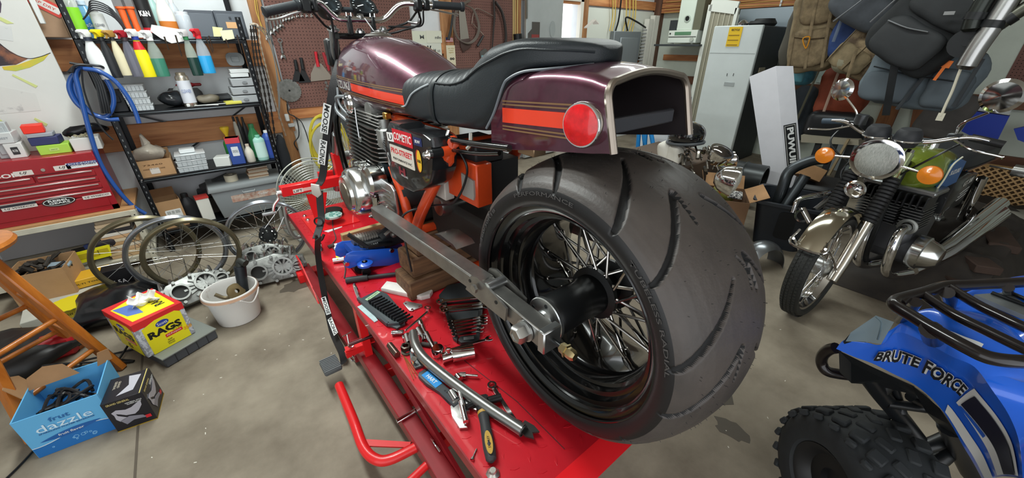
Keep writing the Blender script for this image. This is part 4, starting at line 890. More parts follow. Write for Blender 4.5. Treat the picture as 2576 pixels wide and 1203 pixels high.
# timber blocks
TB = wood('7a5a3c', '4a3322', 0, 14, .8)
for i, (z, x0, y0, x1, y1, lb) in enumerate(((0, .50, 1.28, .95, 1.43, 'bottom timber block of the stack under the motorcycle'), (.092, .53, 1.30, .93, 1.44, 'second timber block up under the motorcycle'), (.184, .56, 1.30, .93, 1.42, 'top timber block right under the motorcycle frame'))):
    one('timber_block', G().box2((x0, y0, ZD+z), (x1, y1, ZD+z+.09), .006).noise(.002, 20, i), TB, lb+', rough brown end grain', 'timber block', ((x0+x1)/2, y0, ZD+z), w=1, group='timber blocks under the motorcycle')

a, b = D(862, 592), D(985, 555)
one('plank', G().beam(W(858, 592, 'z', ZD+.07)+V((0, 0, -.03)), W(1000, 552, 'z', ZD+.07)+V((0, 0, -.03)), .03, .07, bev=.002), wood('d8bf8a', '7a5536', 0, 8), 'pale pine board on edge across the deck behind the blue jack', 'board', tuple(D(920, 580)), w=1)
# trolley jack, blue
jk = thing('trolley_jack', 'blue hydraulic trolley jack with black lever arm on the deck', 'jack', tuple(D(940, 670)), w=1)
c = D(935, 680)
def JP(x, y, yy): return W(x, y, 'y', yy)
yj = 1.62
P = [JP(x, y, yj) for x, y in ((866, 655), (872, 640), (885, 634), (975, 626), (1022, 626), (1040, 640), (1042, 664), (925, 672), (900, 668), (880, 676), (868, 672))]
obj('side_plate', G().prism([(p.x, p.z) for p in P], yj, yj+.006, 'y', bev=.001), mat('1a52b8', .35, coat=.4), jk)
obj('side_plate', G().prism([(p.x, p.z) for p in P], yj+.13, yj+.136, 'y', bev=.001), mat('1a52b8', .35, coat=.4), jk)
obj('lift_cover', G().prism([(p.x, p.z) for p in [JP(x, y, yj) for x, y in ((890, 636), (975, 628), (975, 640), (890, 650))]], yj+.006, yj+.13, 'y'), mat('16459c', .35, coat=.4), jk)
for x, y in ((872, 664), (985, 630)): obj('pivot_bolt', G().lathe([(.001, .008), (.01, .008), (.012, 0), (.001, 0)], JP(x, y, yj), (0, -1, 0), 12), CHR, jk)
lt = JP(1030, 645, yj-.002); text('POWER', frame(lt, (1, 0, 0), (0, 0, 1)), .06, .014, BLK, jk, .03)
p = JP(918, 662, yj-.03); obj('caster_plate', G().lathe([(.001, .008), (.02, .006), (.034, 0), (.034, -.01), (.001, -.01)], p, (0, 0, 1), 24), mat('1a52b8', .35, coat=.4), jk)
obj('caster_nut', G().lathe([(.001, .014), (.008, .014), (.009, .006), (.013, .006), (.001, .006)], p+V((0, 0, .003)), (0, 0, 1), 8), CHR, jk)
obj('caster_wheel', G().lathe([(.001, 0), (.02, 0), (.02, .018), (.001, .018)], (p.x, p.y, ZD+.022), (0, 1, 0), 20), BLK, jk)
obj('pump_body', G().box2((JP(900, 600, 1.68).x, 1.66, ZD+.07), (JP(1030, 600, 1.68).x, 1.73, ZD+.13), .01).rod((.55, 1.69, ZD+.12), (.66, 1.69, ZD+.17), .03, 18), mat('1c2024', .45), jk)
a_, b_ = W(893, 605, 'y', 1.72), W(960, 590, 'y', 1.72); g = G()
for k in range(11): g.rod(a_+(b_-a_)*(k/11), a_+(b_-a_)*((k+.55)/11), .030, 20)
obj('return_spring', g, mat('b8b4ae', .35, .8), jk)['kind'] = 'stuff'
obj('spring_core', G().rod(a_-(b_-a_)*.1, b_+(b_-a_)*.35, .024, 18), mat('7c7974', .4, .8), jk)
p = W(938, 618, 'y', 1.65); text('2 TON', frame(p, W(960, 610, 'y', 1.65)-p, (0, 0, 1)), .05, .018, WHT, jk, .02)
obj('lever_arm', G().beam(W(876, 590, 'y', 1.66), W(925, 622, 'y', 1.64), .02, .014).beam(W(925, 622, 'y', 1.64), W(985, 612, 'y', 1.64), .02, .012).rod(W(965, 590, 'y', 1.7), W(1010, 583, 'y', 1.7), .008), BLK, jk)
obj('linkage', G().tube(bez([W(x, y, 'y', 1.62) for x, y in ((968, 592), (985, 580), (1005, 585), (1020, 600), (1030, 612))], 4), .009, 8).ball(W(1022, 596, 'y', 1.62), .014, 10).ball(W(990, 590, 'y', 1.62), .016, 10), mat('6a6661', .4, .7), jk)
obj('front_roller', G().rod((P[7].x-.03, yj+.01, ZD+.03), (P[7].x-.03, yj+.125, ZD+.03), .028, 18), BLK, jk)
bar('jack_handle', 'black two-piece jack handle lying on the deck before the blue jack', 'handle', [((870, 706), (925, 698), .014, .014, 'foam_grip'), ((925, 698), (1050, 683), .009, .012, 'rod')], mat('26282a', .55))
t = bar('striker_plug', 'bundle of chrome cylinders and a yellow tag left of the blue jack', 'fitting', [((842, 618), (868, 614), .012, .02, 'cylinder'), ((842, 626), (866, 623), .012, .014, 'cylinder'), ((838, 656), (866, 652), .013, .014, 'cylinder')], ALU)
obj('yellow_tag', G().prism([(0, 0), (.03, .01), (.07, .04), (.075, .07), (.03, .045), (.004, .03)], 0, .004, M=MX.Translation(D(848, 655, .02)) @ MX.Rotation(.2, 4, 'X')), mat('e8dd1e', .5), t)
obj('cable_end', G().tube(bez([D(826, 622, .008), D(835, 618, .01), D(843, 616, .012)], 4), .010, 8), mat('4a3a38', .6), t)
# battery and license plate
t = thing('round_battery', 'black round device with a green circuit top by the wheel vise', 'gadget', tuple(D(838, 545)), w=1)
obj('body', G().lathe([(.001, 0), (.06, 0), (.062, .008), (.062, .04), (.058, .045), (.001, .045)], D(838, 545), (0, 0, 1), 32), mat('151617', .45), t)
obj('circuit_top', G().lathe([(.001, .0), (.05, 0), (.052, .012), (.001, .012)], D(838, 545, .045), (0, 0, 1), 20), mat('3f8f84', .4, 0, 0, 60, 'b7d6cf', thr=(.5, .56)), t)
obj('lead', G().tube(bez([D(836, 545, .02), D(838, 575, .003), D(845, 600, .003), D(835, 618, .003), D(850, 640, .003), D(868, 670, .003), D(866, 700, .003)], 6), .003, 6), mat('4a4444', .6), t)
t = thing('license_plate', 'white and blue number plate lying on the deck by the wheel vise', 'license plate', tuple(D(830, 566)), w=1)
PP = [(D(x, y).x, D(x, y).y) for x, y in ((780, 566), (812, 556), (864, 566), (860, 572), (826, 585), (808, 580))]
obj('plate', G().prism(PP, ZD, ZD+.002), mat('dfe3e4', .4), t)
c = D(828, 570, .0025); d1 = D(780, 566)-D(812, 556); text('9X S6', frame(c, (-1, -.55, 0), (.45, -1, 0)), .14, .05, mat('2c5aa0', .5), t, .01)
# ---------------- black shelf unit ----------------
SF, SB = 3.58, 3.93; SX0, SX1 = -.40, .47; SZ = (1.425, 1.0, .56, .165)
shelf = thing('shelf_unit', 'black steel shelf unit with four shelves of bottles, cases and boxes', 'shelf unit', ((SX0+SX1)/2, SF, 0), w=1)
BST = mat('1c1e21', .35, .5)
for x, y, z1 in ((SX0, SF, 2.0), (SX1, SF, 1.56), (SX0, SB, 2.0), (SX1, SB, 2.0)):
    s_ = 1 if x < 0 else -1; q = 1 if y == SF else -1
    po_ = obj('post', G().box2((x, y, 0), (x+s_*.004, y+q*.032, z1)).box2((x, y, 0), (x+s_*.032, y+q*.004, z1)), BST, shelf)
    if y == SF:
        g = G()
        for k in range(int(z1/.04)): g.box((x+s_*.016, y-.0006, .03+k*.04), (.006, .001, .014))
        obj('post_slots', g, mat('6d7072', .6), po_)['kind'] = 'stuff'
        obj('rivet', G().rod((x+s_*.02, y-.001, .56), (x+s_*.02, y-.006, .56), .005, 8), CHR, po_)
for z in SZ:
    sh_ = obj('shelf_board', G().box2((SX0, SF+.004, z-.028), (SX1, SF+.008, z)).box2((SX0, SB-.008, z-.028), (SX1, SB-.004, z)).box2((SX0+.004, SF, z-.006), (SX1-.004, SB, z-.001)), BST, shelf)
    obj('front_bead', G().rod((SX0+.03, SF+.001, z-.012), (SX1-.03, SF+.001, z-.012), .003, 6), mat('43484c', .3, .7), sh_)
obj('cross_brace', G().beam((SX0+.02, SB+.005, .98), (SX1-.05, SB+.005, .60), .002, .012), BST, shelf)
obj('cross_brace', G().beam((SX1-.02, SB+.005, .98), (SX0+.2, SB+.005, .58), .002, .012), BST, shelf)
def at_(x0, x1, yt, yb, Y, z=None):
    """slot seen in the photograph: centre x, base z, width, height"""
    xm = (x0+x1)/2; b = W(xm, yb, 'y', Y); zb = b.z if z is None else z
    w = abs(W(x1, (yt+yb)/2, 'y', Y).x-W(x0, (yt+yb)/2, 'y', Y).x); h = W(xm, yt, 'y', Y).z-zb
    return W(xm, (yt+yb)/2, 'y', Y).x, zb, w, h
def box_(name, label, cat, loc, d, m, rz=0, group=None, lid=None, txt=None, tm=None, tw=.7, th=.3, sm=None, bev=.003, sw=.8, sh=.6):
    """carton: body + lid seam + printed label; loc = centre of base"""
    t = thing(name, label, cat, loc, rz, group)
    b_ = obj('body', G().box((0, 0, d[2]/2), d, bev=bev), m, t)
    if lid: obj('lid', G().box((0, 0, d[2]*(1-lid/2)+.001), (d[0]+.004, d[1]+.004, d[2]*lid), bev=bev), m, t)
    M = frame((0, -d[1]/2-.0005-(.002 if lid else 0), d[2]*(.5 if not lid else (1-lid)/2)), (1, 0, 0), (0, 0, 1))
    if sm: sticker(t, M, d[0]*sw, d[2]*sh, sm, txt, tm, tw, th)
    elif txt: text(txt, M, d[0]*tw, d[2]*th, tm, t)
    return t
def bottle(label, loc, r, h, m, capm, labm=None, txt=None, tm=None, neck=.35, cat='bottle', name='bottle', capr=.45, sq=0, group=None, prof=None):
    t = thing(name, label, cat, loc, 0, group); nh = h*(1-neck*.6)
    pf = prof or [(.001, 0), (r*.92, 0), (r, h*.03), (r, h*(1-neck)), (r*.9, h*(1-neck*.75)), (r*.45, h*(1-neck*.35)), (r*.4, h*.9), (.001, h*.9)]
    g = G().lathe(pf, n=20)
    if sq:
        for v in g.bm.verts: v.co.y *= .62
    obj('body', g, m, t)
    cr = r*capr; obj('cap', G().lathe([(.001, h*.88), (cr, h*.88), (cr, h*.985), (cr*.85, h), (.001, h)], n=16), capm, t)
    if labm:
        g = G().lathe([(r*1.015, h*.12), (r*1.015, h*(1-neck)*.9)], n=24, caps=False)
        if sq:
            for v in g.bm.verts: v.co.y *= .62
        l = obj('label', g, labm, t)
        if txt: text(txt, frame((0, -r*(1.03 if not sq else .66), h*(1-neck)*.55), (1, 0, 0), (0, 0, 1)), r*1.4, h*.1, tm or BLK, l)
    return t
def clear(h, a=.45): return mat(h, .12, 0, alpha=a)
# top shelf
SY = SF+.12
def top_item(x0, x1, yt, yb=98, Y=SY): return at_(x0, x1, yt, yb, Y, SZ[0])
x, z, w, h = top_item(163, 207, -12, 92); bottle('clear plastic jug with a green lower half at the left end of the top shelf', (x, SY, z), w/2, h, clear('cfd6cc', .5), WHT, mat('86cf2c', .5), neck=.2, prof=None)
x, z, w, h = top_item(193, 243, 0, 92); bottle('blue glass cleaner bottle on the top shelf', (x, SY+.05, z), w/2, h, clear('6fa5c8', .8), mat('b9c9d6', .4), mat('2f74b8', .45), 'Glass Cleaner', WHT, sq=1)
x, z, w, h = top_item(233, 272, 28, 92); bottle('white spray can in front of the glass cleaner on the top shelf', (x, SY-.03, z), w/2*.9, h, mat('c5c7c2', .4), mat('9a9a98', .4), mat('d4d6d4', .5), 'CLEANER', mat('5b6068', .5), neck=.12, capr=.5, name='spray_can', cat='spray can')
for nm, lb, x0, x1 in (('grip_pack', 'left orange handlebar grip in a plastic pack on the top shelf', 300, 328), ('grip_pack', 'right orange handlebar grip in a plastic pack on the top shelf', 323, 350)):
    x, z, w, h = top_item(x0, x1, 12, 80); t = thing(nm, lb, 'grip', (x, SY-.04, z), 0, 'orange grips on the top shelf')
    obj('grip', G().lathe([(.001, 0), (w*.42, 0), (w*.36, h*.1), (w*.30, h*.5), (w*.36, h*.85), (w*.46, h*.87), (w*.46, h*.93), (.001, h*.93)], n=14), mat('e0622a', .5), t)
    obj('card', G().box((0, .012, h*.55), (w*1.1, .002, h*1.15)), clear('5a5452', .6), t); obj('tag', G().box((0, -w*.45, h*.12), (w*.8, .002, h*.18)), WHT, t)
x, z, w, h = top_item(338, 380, -30, 72); t = bottle('black and red air filter cleaner can with a red cap on the top shelf', (x, SY, z), w/2, h, mat('1a1a1c', .35), mat('8e1d2a', .35), mat('1b1b1d', .4), None, neck=.1, capr=.92, name='spray_can', cat='spray can')
text('K&N', frame((0, -w/2*1.06, h*.5), (1, 0, 0), (0, 0, 1)), w*.6, h*.11, mat('e8e4e4', .4), t, .03)
obj('red_band', G().lathe([(w/2*1.03, h*.12), (w/2*1.03, h*.22)], n=20, caps=False), mat('c0202c', .4), t)
x, z, w, h = top_item(383, 440, -30, 72); bottle('white angled oil jug with an orange front label on the top shelf', (x, SY+.05, z), w*.42, h, mat('e6e3dc', .45), mat('e8902c', .4), mat('cf7a30', .5), neck=.6, sq=1)
x, z, w, h = top_item(425, 455, -8, 70); bottle('tall translucent bottle beside the white oil jug', (x, SY+.12, z), w/2, h, clear('d5dde4', .7), WHT)
x, z, w, h = top_item(444, 482, 30, 80); bottle('pale frosted jar left of the grey drawer boxes', (x, SY-.02, z), w/2, h, clear('c5ccd4', .8), clear('dfe4ea', .8), neck=.15, capr=.9)
x, z, w, h = top_item(370, 402, -20, 60); bottle('teal-green bottle behind the red-capped can', (x, SY+.18, z), w/2, h, mat('a3c4bf', .4), WHT)
for i, (a, b, yt, lb) in enumerate(((473, 543, 26, 'left grey parts drawer box on the top shelf'), (545, 617, 28, 'right grey parts drawer box with an orange label card'))):
    x, z, w, h = top_item(a, b, yt, 90, SY-.02); t = thing('drawer_box', lb, 'drawer box', (x, SY+.05, z), 0, 'grey drawer boxes')
    obj('case', G().box((0, 0, h/2), (w, .16, h), bev=.003), mat('4d525a', .5), t); d_ = obj('drawer', G().box((0, -.082, h*.48), (w*.9, .008, h*.82), bev=.002), mat('5d636b', .5), t)
    if i: obj('label_card', G().box((0, -.087, h*.5), (w*.36, .002, h*.22)), mat('d6a878', .6), d_)
    if i: obj('pull', G().box((0, -.09, h*.76), (.012, .006, .012)), mat('3a3e44', .5), d_)
x, z, w, h = top_item(470, 560, 0, 28); t = thing('carburettor', 'old carburettor lying on top of the grey drawer boxes', 'carburettor', (x, SY+.03, SZ[0]+.115), .2)
obj('body', G().rod((-w*.4, 0, .022), (w*.05, 0, .022), .02, 16).box((-w*.45, 0, .022), (.02, .05, .04), bev=.004).rod((-.01, 0, .02), (-.01, 0, .06), .017, 14), CAST, t)
obj('bowl', G().lathe([(.001, 0), (.018, 0), (.022, .02), (.016, .03), (.001, .03)], (w*.1, 0, .012), (0, 0, 1), 16), mat('9b8a5a', .4, .8), t)
g = G()
for k in range(9): g.torus((w*.2+k*.008, 0, .018), .011, .0015, (1, 0, 0), 14, 4)
obj('spring', g, STL, t); obj('jar', G().lathe([(.001, 0), (.02, 0), (.02, .03), (.001, .034)], (w*.42, 0, .0), (0, 0, 1), 12), WHT, t)
g = G(); x, z, w, h = top_item(205, 300, 0, 60)
for k in range(5): g.tube(bez([(x-w*.5+k*.01, SY-.06+k*.012, z+.10+.01*k), (x-w*.1, SY-.10+k*.012, z+.15+.012*k), (x+w*.35, SY-.08+k*.01, z+.11+.012*k), (x+w*.5+.003*k, SY-.05, z+.0), (x+w*.2, SY-.05+.01*k, z+.004)], 5), .004, 6)
one('cable_coil', g, mat('2b2c30', .5), 'dark coiled cables lying over the bottles on the top shelf', 'cable', (x, SY, z), w=1)
# paper notes on the shelf edge
for P_, c, lb in (([(381, 62), (462, 75), (466, 94), (462, 104), (432, 109), (404, 96), (378, 78)], 'e9e9e6', 'crumpled white paper note taped on the top shelf edge'), ([(534, 67), (560, 70), (556, 92), (538, 92)], 'd9d8a0', 'pale yellow paper note on the right of the top shelf edge'), ([(552, 77), (584, 75), (590, 97), (562, 102)], 'e2e0b8', 'second cream paper note overlapping the yellow one')):
    g = G().prism([(W(a, b, 'y', SF-.012).x, W(a, b, 'y', SF-.012).z) for a, b in P_], SF-.014 if 'second' not in lb else SF-.018, SF-.010 if 'second' not in lb else SF-.016, 'y'); one('paper_note', g, mat(c, .8), lb, 'note', tuple(W(*P_[0], 'y', SF-.012)), w=1)
for k, (a, b, c, d) in enumerate(((413, 92, 424, 126), (441, 88, 453, 142), (516, 92, 548, 132), (525, 90, 537, 128), (568, 98, 578, 120), (596, 88, 608, 136))):
    p, q = W(a, b, 'y', SF-.02), W(c, d, 'y', SF-.02); q.x = (p.x*2+q.x)/3
    one('drill_bit', G().rod(p, p+(q-p)*.45, .0045, 8).rod(p+(q-p)*.45, q, .003, 8), mat('4a3f38', .4, .7), ['leftmost', 'second', 'third', 'fourth', 'fifth', 'rightmost'][k]+' dark steel pin from the left hanging at the top shelf edge', 'drill bit', tuple(p), group='steel pins on the shelf edge', w=1)
# spray bottles hung along the shelf edge
def spray(label, hx, hy, bx, by, r, body, head, band=None, liquid=None, sq=1, top=.22):
    Y = SF-.045; a = W(hx, hy, 'y', Y); b = W(bx, by, 'y', Y); x = (a.x+b.x)/2; h = a.z-b.z; t = thing('spray_bottle', label, 'spray bottle', (x, Y, b.z), 0, 'spray bottles hung on the shelf edge')
    pf = [(.001, 0), (r*.95, 0), (r, h*.03), (r, h*.45), (r*.8, h*.6), (r*.42, h*.76), (r*.36, h*.82), (.001, h*.82)]
    g = G().lathe(pf, n=18)
    for v in g.bm.verts: v.co.y *= .7
    obj('body', g, body, t)
    if liquid:
        g = G().lathe([(.001, -.001), (r*.97, -.001), (r*1.02, h*.03), (r*1.02, h*.40), (.001, h*.40)], n=18)
        for v in g.bm.verts: v.co.y *= .72
        obj('liquid', g, liquid, t)
    obj('collar', G().lathe([(.001, h*.78), (r*.5, h*.78), (r*.48, h*.85), (.001, h*.85)], n=14), band or head, t)
    hd = obj('trigger_head', G().prism([(-.020, h*.85), (.016, h*.85), (.02, h*.93), (.012, h*1.0), (-.03, h*1.0), (-.045, h*.97), (-.045, h*.94), (-.026, h*.93)], -.013, .013, 'y', M=MX.Rotation(.9, 4, 'Z'), bev=.003), head, t)
    obj('trigger', G().beam((-.024, 0, h*.93), (-.036, 0, h*.82), .008, .006, M=MX.Rotation(.9, 4, 'Z')), head, t)
    return t
CW = mat('e4e6e6', .4)
spray('white spray bottle with a white trigger, leftmost on the shelf edge', 215, 74, 262, 200, .040, CW, CW, mat('2a3140', .4))
spray('black spray bottle with a yellow trigger', 250, 74, 292, 196, .027, mat('202226', .4), mat('e2cc1c', .4), mat('24262a', .4))
spray('slim tan spray bottle with a brown trigger', 280, 76, 315, 190, .025, mat('d8cfae', .5), mat('a98243', .4), mat('2a2a2a', .4))
spray('clear smoky spray bottle with a red trigger', 314, 76, 342, 193, .033, clear('6e6f7c', .75), mat('a01e2c', .4), mat('3a3034', .4))
t = spray('yellow spray bottle with red shoulder and a white trigger', 338, 73, 372, 194, .036, mat('e9dc18', .4), CW, mat('22378c', .4))
hh = W(338, 73, 'y', SF-.045).z-W(372, 194, 'y', SF-.045).z
g = G().lathe([(.036*.84, hh*.58), (.036*.47, hh*.75)], n=18, caps=False)
for v in g.bm.verts: v.co.y *= .72
obj('red_shoulder', g, mat('c4202c', .4), t)
spray('clear spray bottle with green liquid and a white trigger', 370, 76, 410, 192, .036, clear('b9c8c0', .35), CW, CW, mat('3f7f6a', .2))
spray('clear spray bottle with dark green liquid and label', 467, 74, 492, 190, .030, clear('c0d0c4', .35), CW, mat('2f7a4a', .4), mat('1d3a34', .2))
spray('clear spray bottle with bright blue liquid and a red trigger', 497, 72, 523, 184, .037, clear('c9d4dc', .35), mat('d42634', .4), mat('d42634', .4), mat('2fa0dc', .2))
# second shelf
SY2 = SF+.10
def s_item(i, x0, x1, yt, yb, Y=SY2): return at_(x0, x1, yt, yb, Y, SZ[i])
def clearcase(label, x, y, z, w, d, h, group, rz=0, m='c3c9cc', n=5):
    t = thing('organizer_case', label, 'organizer case', (x, y, z), rz, group)
    obj('tray', G().box((0, 0, h*.45), (w, d, h*.86), bev=.003), mat(m, .3), t); l = obj('lid', G().box((0, 0, h*.93), (w+.006, d+.006, h*.12), bev=.003), mat('dfe4e6', .2), t)
    for k in range(n): obj('divider', G().box((-w/2+w*(k+1)/(n+1), -d/2-.001, h*.45), (.003, .002, h*.7)), mat('8b9194', .3), t)
    return t
x, z, w, h = s_item(1, 320, 380, 210, 285)
for k in range(4): clearcase(['lowest', 'second', 'third', 'topmost'][k]+' clear organizer case of the stack on the second shelf', x-.004*k, SY2, z+k*h/4, w, .18, h/4.1, 'organizer cases on the second shelf')
x, z, w, h = s_item(1, 390, 460, 200, 262)
one('plastic_bag', G().ball((0, 0, .045), (w*.5, .07, .05), 16).noise(.02, 14, 3), mat('2f3236', .15, var=.3, scale=20), 'shiny dark plastic bag of parts on the second shelf', 'bag', (x, SY2+.05, z+.005))
one('plastic_bag', G().ball((0, 0, .05), (w*.35, .06, .07), 16).noise(.022, 12, 8), clear('cdd2d2', .7), 'clear plastic bag behind the spray can on the second shelf', 'bag', (x+.06, SY2+.13, z+.012))
x, z, w, h = s_item(1, 445, 487, 182, 262, SF+.05); bottle('silver aerosol can with a white label on the second shelf', (x, SF+.06, z), w/2*.85, h, mat('cfc6b8', .25, .8), mat('b9ad98', .3, .8), mat('d6d9e2', .4), 'CLEANER', mat('7a88b0', .5), neck=.14, capr=.7, name='spray_can', cat='spray can')
one('plastic_bag', G().ball((0, 0, .03), (.07, .05, .035), 14).noise(.014, 18, 5), mat('8a8272', .4), 'tan bag of small parts right of the silver aerosol can', 'bag', (W(515, 230, 'y', SY2).x, SY2, z+.01))
one('parts_tray', G().prism([(-.05, -.04), (.05, -.05), (.045, .04), (-.04, .04)], 0, .02, bev=.003), mat('d6cf5a', .5), 'crumpled yellow and white packet on the second shelf', 'packet', (W(575, 232, 'y', SF+.05).x, SF+.05, SZ[1]), .2)
one('cable_ties', G().tube([(-.12, 0, .006), (.0, -.01, .008), (.1, -.02, .01)], .003, 6).tube([(-.08, .01, .004), (.02, -.02, .006), (.05, -.025, .004)], .003, 6).box((-.12, 0, .012), (.02, .02, .02), bev=.003), WHT, 'white cable ties and clips on the front of the second shelf', 'cable tie', (W(520, 242, 'y', SF+.03).x, SF+.03, SZ[1]))
for k, (a, b, yt, yb, lb) in enumerate(((578, 644, 186, 212, 'third'), (580, 646, 212, 236, 'second'), (584, 650, 236, 258, 'lowest'))):
    x, z, w, h = at_(a, b, yt, yb, SF+.06); t = thing('parts_bin', lb+' grey parts tray of the stack at the right end of the second shelf' if k else 'topmost grey parts tray of the stack at the right end of the second shelf', 'tray', (x, SF+.10, SZ[1]+.058*(2-k)), 0, 'grey trays stacked on the second shelf')
    obj('body', G().box((0, 0, .027), (w, .16, .052), bev=.004), mat('9ea2a5', .45), t); obj('knob', G().prism(ell(.016, .009, 16), 0, .006, M=frame((.0, -.081, .026), (1, 0, 0), (0, 0, 1))), mat('7d8184', .4), t)
for k, (a, b, yt, yb) in enumerate(((572, 620, 158, 170), (574, 620, 170, 182))):
    x, z, w, h = at_(a, b, yt, yb, SF+.1); one('flat_case', G().box((0, 0, .014), (w, .14, .026), bev=.003), mat('d4d8d8', .25), ['upper', 'lower'][k]+' flat clear case on top of the grey trays', 'case', (x, SF+.12, SZ[1]+.176+.027*(1-k)), group='flat cases on the second shelf')
one('blade_case', G().prism(rrect(.11, .09, .03, 5), 0, .012, bev=.003).box((0, 0, .013), (.05, .04, .006), bev=.004), mat('8f9496', .4), 'grey round-cornered case leaning behind the flat clear cases', 'case', (W(590, 146, 'y', SF+.2).x, SF+.2, SZ[1]+.29), rot=(pi/2-.2, 0, 0))
one('red_tool', G().ball((0, 0, .02), (.06, .03, .02), 14).box((.06, 0, .02), (.07, .02, .02), bev=.006), mat('8e1c24', .4), 'dark red tool lying at the back of the second shelf', 'tool', (W(450, 168, 'y', SF+.28).x, SF+.28, SZ[1]+.005+.10))
one('tool_pile', G().box((0, 0, .05), (.2, .08, .1), bev=.02).noise(.02, 15, 4), mat('4b4a4a', .6, var=.4, scale=20), 'dark pile of parts at the back of the second shelf under the red tool', 'parts', (W(450, 190, 'y', SF+.28).x, SF+.28, SZ[1]+.002))
one('parts_pile', G().box((0, 0, .03), (.16, .1, .05), bev=.015).noise(.018, 20, 9), mat('35373a', .5, var=.4, scale=30), 'dark small parts heaped before the grey trays on the second shelf', 'parts', (W(540, 215, 'y', SF+.2).x, SF+.2, SZ[1]+.002))
x, z, w, h = s_item(1, 278, 320, 225, 290); one('cable_box', G().box((0, 0, h/2), (w, .12, h), bev=.004).box((0, -.065, h*.6), (w*.5, .01, h*.3), bev=.004), mat('26282c', .5), 'black device at the left end of the second shelf', 'device', (x, SY2, z))
x, z, w, h = s_item(1, 222, 262, 215, 270, SF+.3)
# third shelf
SY3 = SF+.09
def open_box(name, label, loc, d, rz=0, m=CARD, flaps=(.5, .5, .5, .5), fill=None, txt=None, txtm=None, group=None, tilt=.5, cat='cardboard box', fl=.07):
    t = thing(name, label, cat, loc, rz, group); w, l, h = d; e = .004
    obj('box_wall', G().box((0, -l/2, h/2), (w, e, h)), m, t); obj('box_wall', G().box((0, l/2, h/2), (w, e, h)), m, t)
    obj('box_wall', G().box((-w/2, 0, h/2), (e, l, h)), m, t); obj('box_wall', G().box((w/2, 0, h/2), (e, l, h)), m, t); obj('bottom', G().box((0, 0, e), (w, l, e)), m, t)
    for k, (q, px_, py_, L_) in enumerate(((flaps[0], 0, -l/2, w), (flaps[1], w/2, 0, l), (flaps[2], 0, l/2, w), (flaps[3], -w/2, 0, l))):
        if q is None: continue
        M = MX.Translation((px_, py_, h)) @ MX.Rotation(k*pi/2, 4, 'Z') @ MX.Rotation(q, 4, 'X'); obj('flap', G().box((0, 0, fl/2), (L_*.96, e*.8, fl), M=M), CARD2, t)
    if fill: obj('fill', G().box((0, 0, h*.42), (w*.96, l*.96, h*.8), bev=.01).noise(.012, 20, 2), fill, t)
    if txt: text(txt, frame((0, -l/2-e*.6, h*.72), (1, 0, 0), (0, 0, 1)), w*.5, h*.08, txtm or mat('5d4128', .8), t)
    return t
x, z, w, h = s_item(2, 335, 440, 395, 452, SF+.03)
t = open_box('cardboard_box', 'cardboard box with a plastic bag in it on the third shelf', (x, SF+.14, z), (w, .2, .115), 0, flaps=(None, None, .3, None), txt='73460', fl=.04)
text('HANDLE WITH CARE', frame((0, -.103, .055), (1, 0, 0), (0, 0, 1)), w*.55, .008, mat('5d4128', .8), t); sticker(t, frame((0, -.1025, .04), (1, 0, 0), (0, 0, 1)), .05, .04, mat('cfc8c0', .6))
g = G().ball((0, 0, .07), (w*.42, .08, .06), 16).ball((.0, 0, .14), (.03, .03, .07), 10).noise(.028, 13, 2); one('plastic_bag', g, mat('bcb2a4', .25, var=.2, scale=12, alpha=.85), 'knotted clear plastic bag standing in the cardboard box on the third shelf', 'bag', (x, SF+.15, z+.07))
x, z, w, h = s_item(2, 440, 517, 365, 435)
for k in range(3): clearcase(['lowest', 'middle', 'topmost'][k]+' clear case of the stack on the third shelf', x+.004*k, SF+.1, z+k*.042, w, .16, .04, 'clear cases on the third shelf', m='b3b9bc')
one('small_case', G().box((0, 0, .014), (.09, .07, .028), bev=.003), mat('dde1e2', .3), 'small white case on top of the clear case stack', 'case', (x, SF+.1, z+.127))
box_('white_carton', 'small white carton on the third shelf beside the bottles', 'box', (W(562, 400, 'y', SF+.06).x, SF+.08, SZ[2]), (.10, .10, .07), mat('d9dcd8', .5), -.3, lid=.0)
x, z, w, h = s_item(2, 574, 612, 345, 410, SF+.05)
box_('filter_carton', 'tall blue and red carton with a barcode on the third shelf', 'box', (x, SF+.07, z), (w*.95, .08, h), mat('2c4a96', .5), -.15, sm=mat('d8dce2', .5), txt='||||||', tm=BLK, sw=.5, sh=.35)
t = [o for o in bpy.data.objects if o.name.startswith('filter_carton')][-1]; obj('red_top', G().box((0, 0, h*.9), (w*.97, .082, h*.2)), mat('cc3a48', .5), t)
x, z, w, h = s_item(2, 555, 582, 318, 380, SF+.2); bottle('green oil bottle with a yellow funnel cap on the third shelf', (x, SF+.2, z), w*.45, h*.7, mat('2f7f3a', .4), mat('e8c62a', .4), neck=.3)
x, z, w, h = s_item(2, 540, 585, 315, 350, SF+.2); one('funnel', G().lathe([(.03, .06), (.032, .05), (.012, .0), (.008, -.03), (.006, -.03), (.01, 0), (.028, .05), (.03, .06)], n=18), mat('e0b828', .45), 'yellow funnel stuck in the green oil bottle', 'funnel', (x+.012, SF+.2, SZ[2]+.20))
x, z, w, h = s_item(2, 614, 640, 362, 405, SF+.05); bottle('small white glue bottle with a tapered top on the third shelf', (x, SF+.06, z), w*.45, h, mat('d8d2c4', .45), mat('c9b8a8', .45), neck=.5)
x, z, w, h = s_item(2, 632, 660, 315, 395, SF+.1); bottle('clear green soda bottle on the third shelf', (x, SF+.2, z), w*.6, h, clear('3f9a62', .8), mat('2f7a4a', .4), neck=.45)
x, z, w, h = s_item(2, 640, 673, 345, 402, SF+.05); bottle('pale mint green mouthwash bottle on the third shelf', (x, SF+.06, z), w*.45, h*1.1, mat('a8d8cc', .4), mat('7ac4a8', .4), mat('c4e4dc', .5), neck=.2, sq=1)
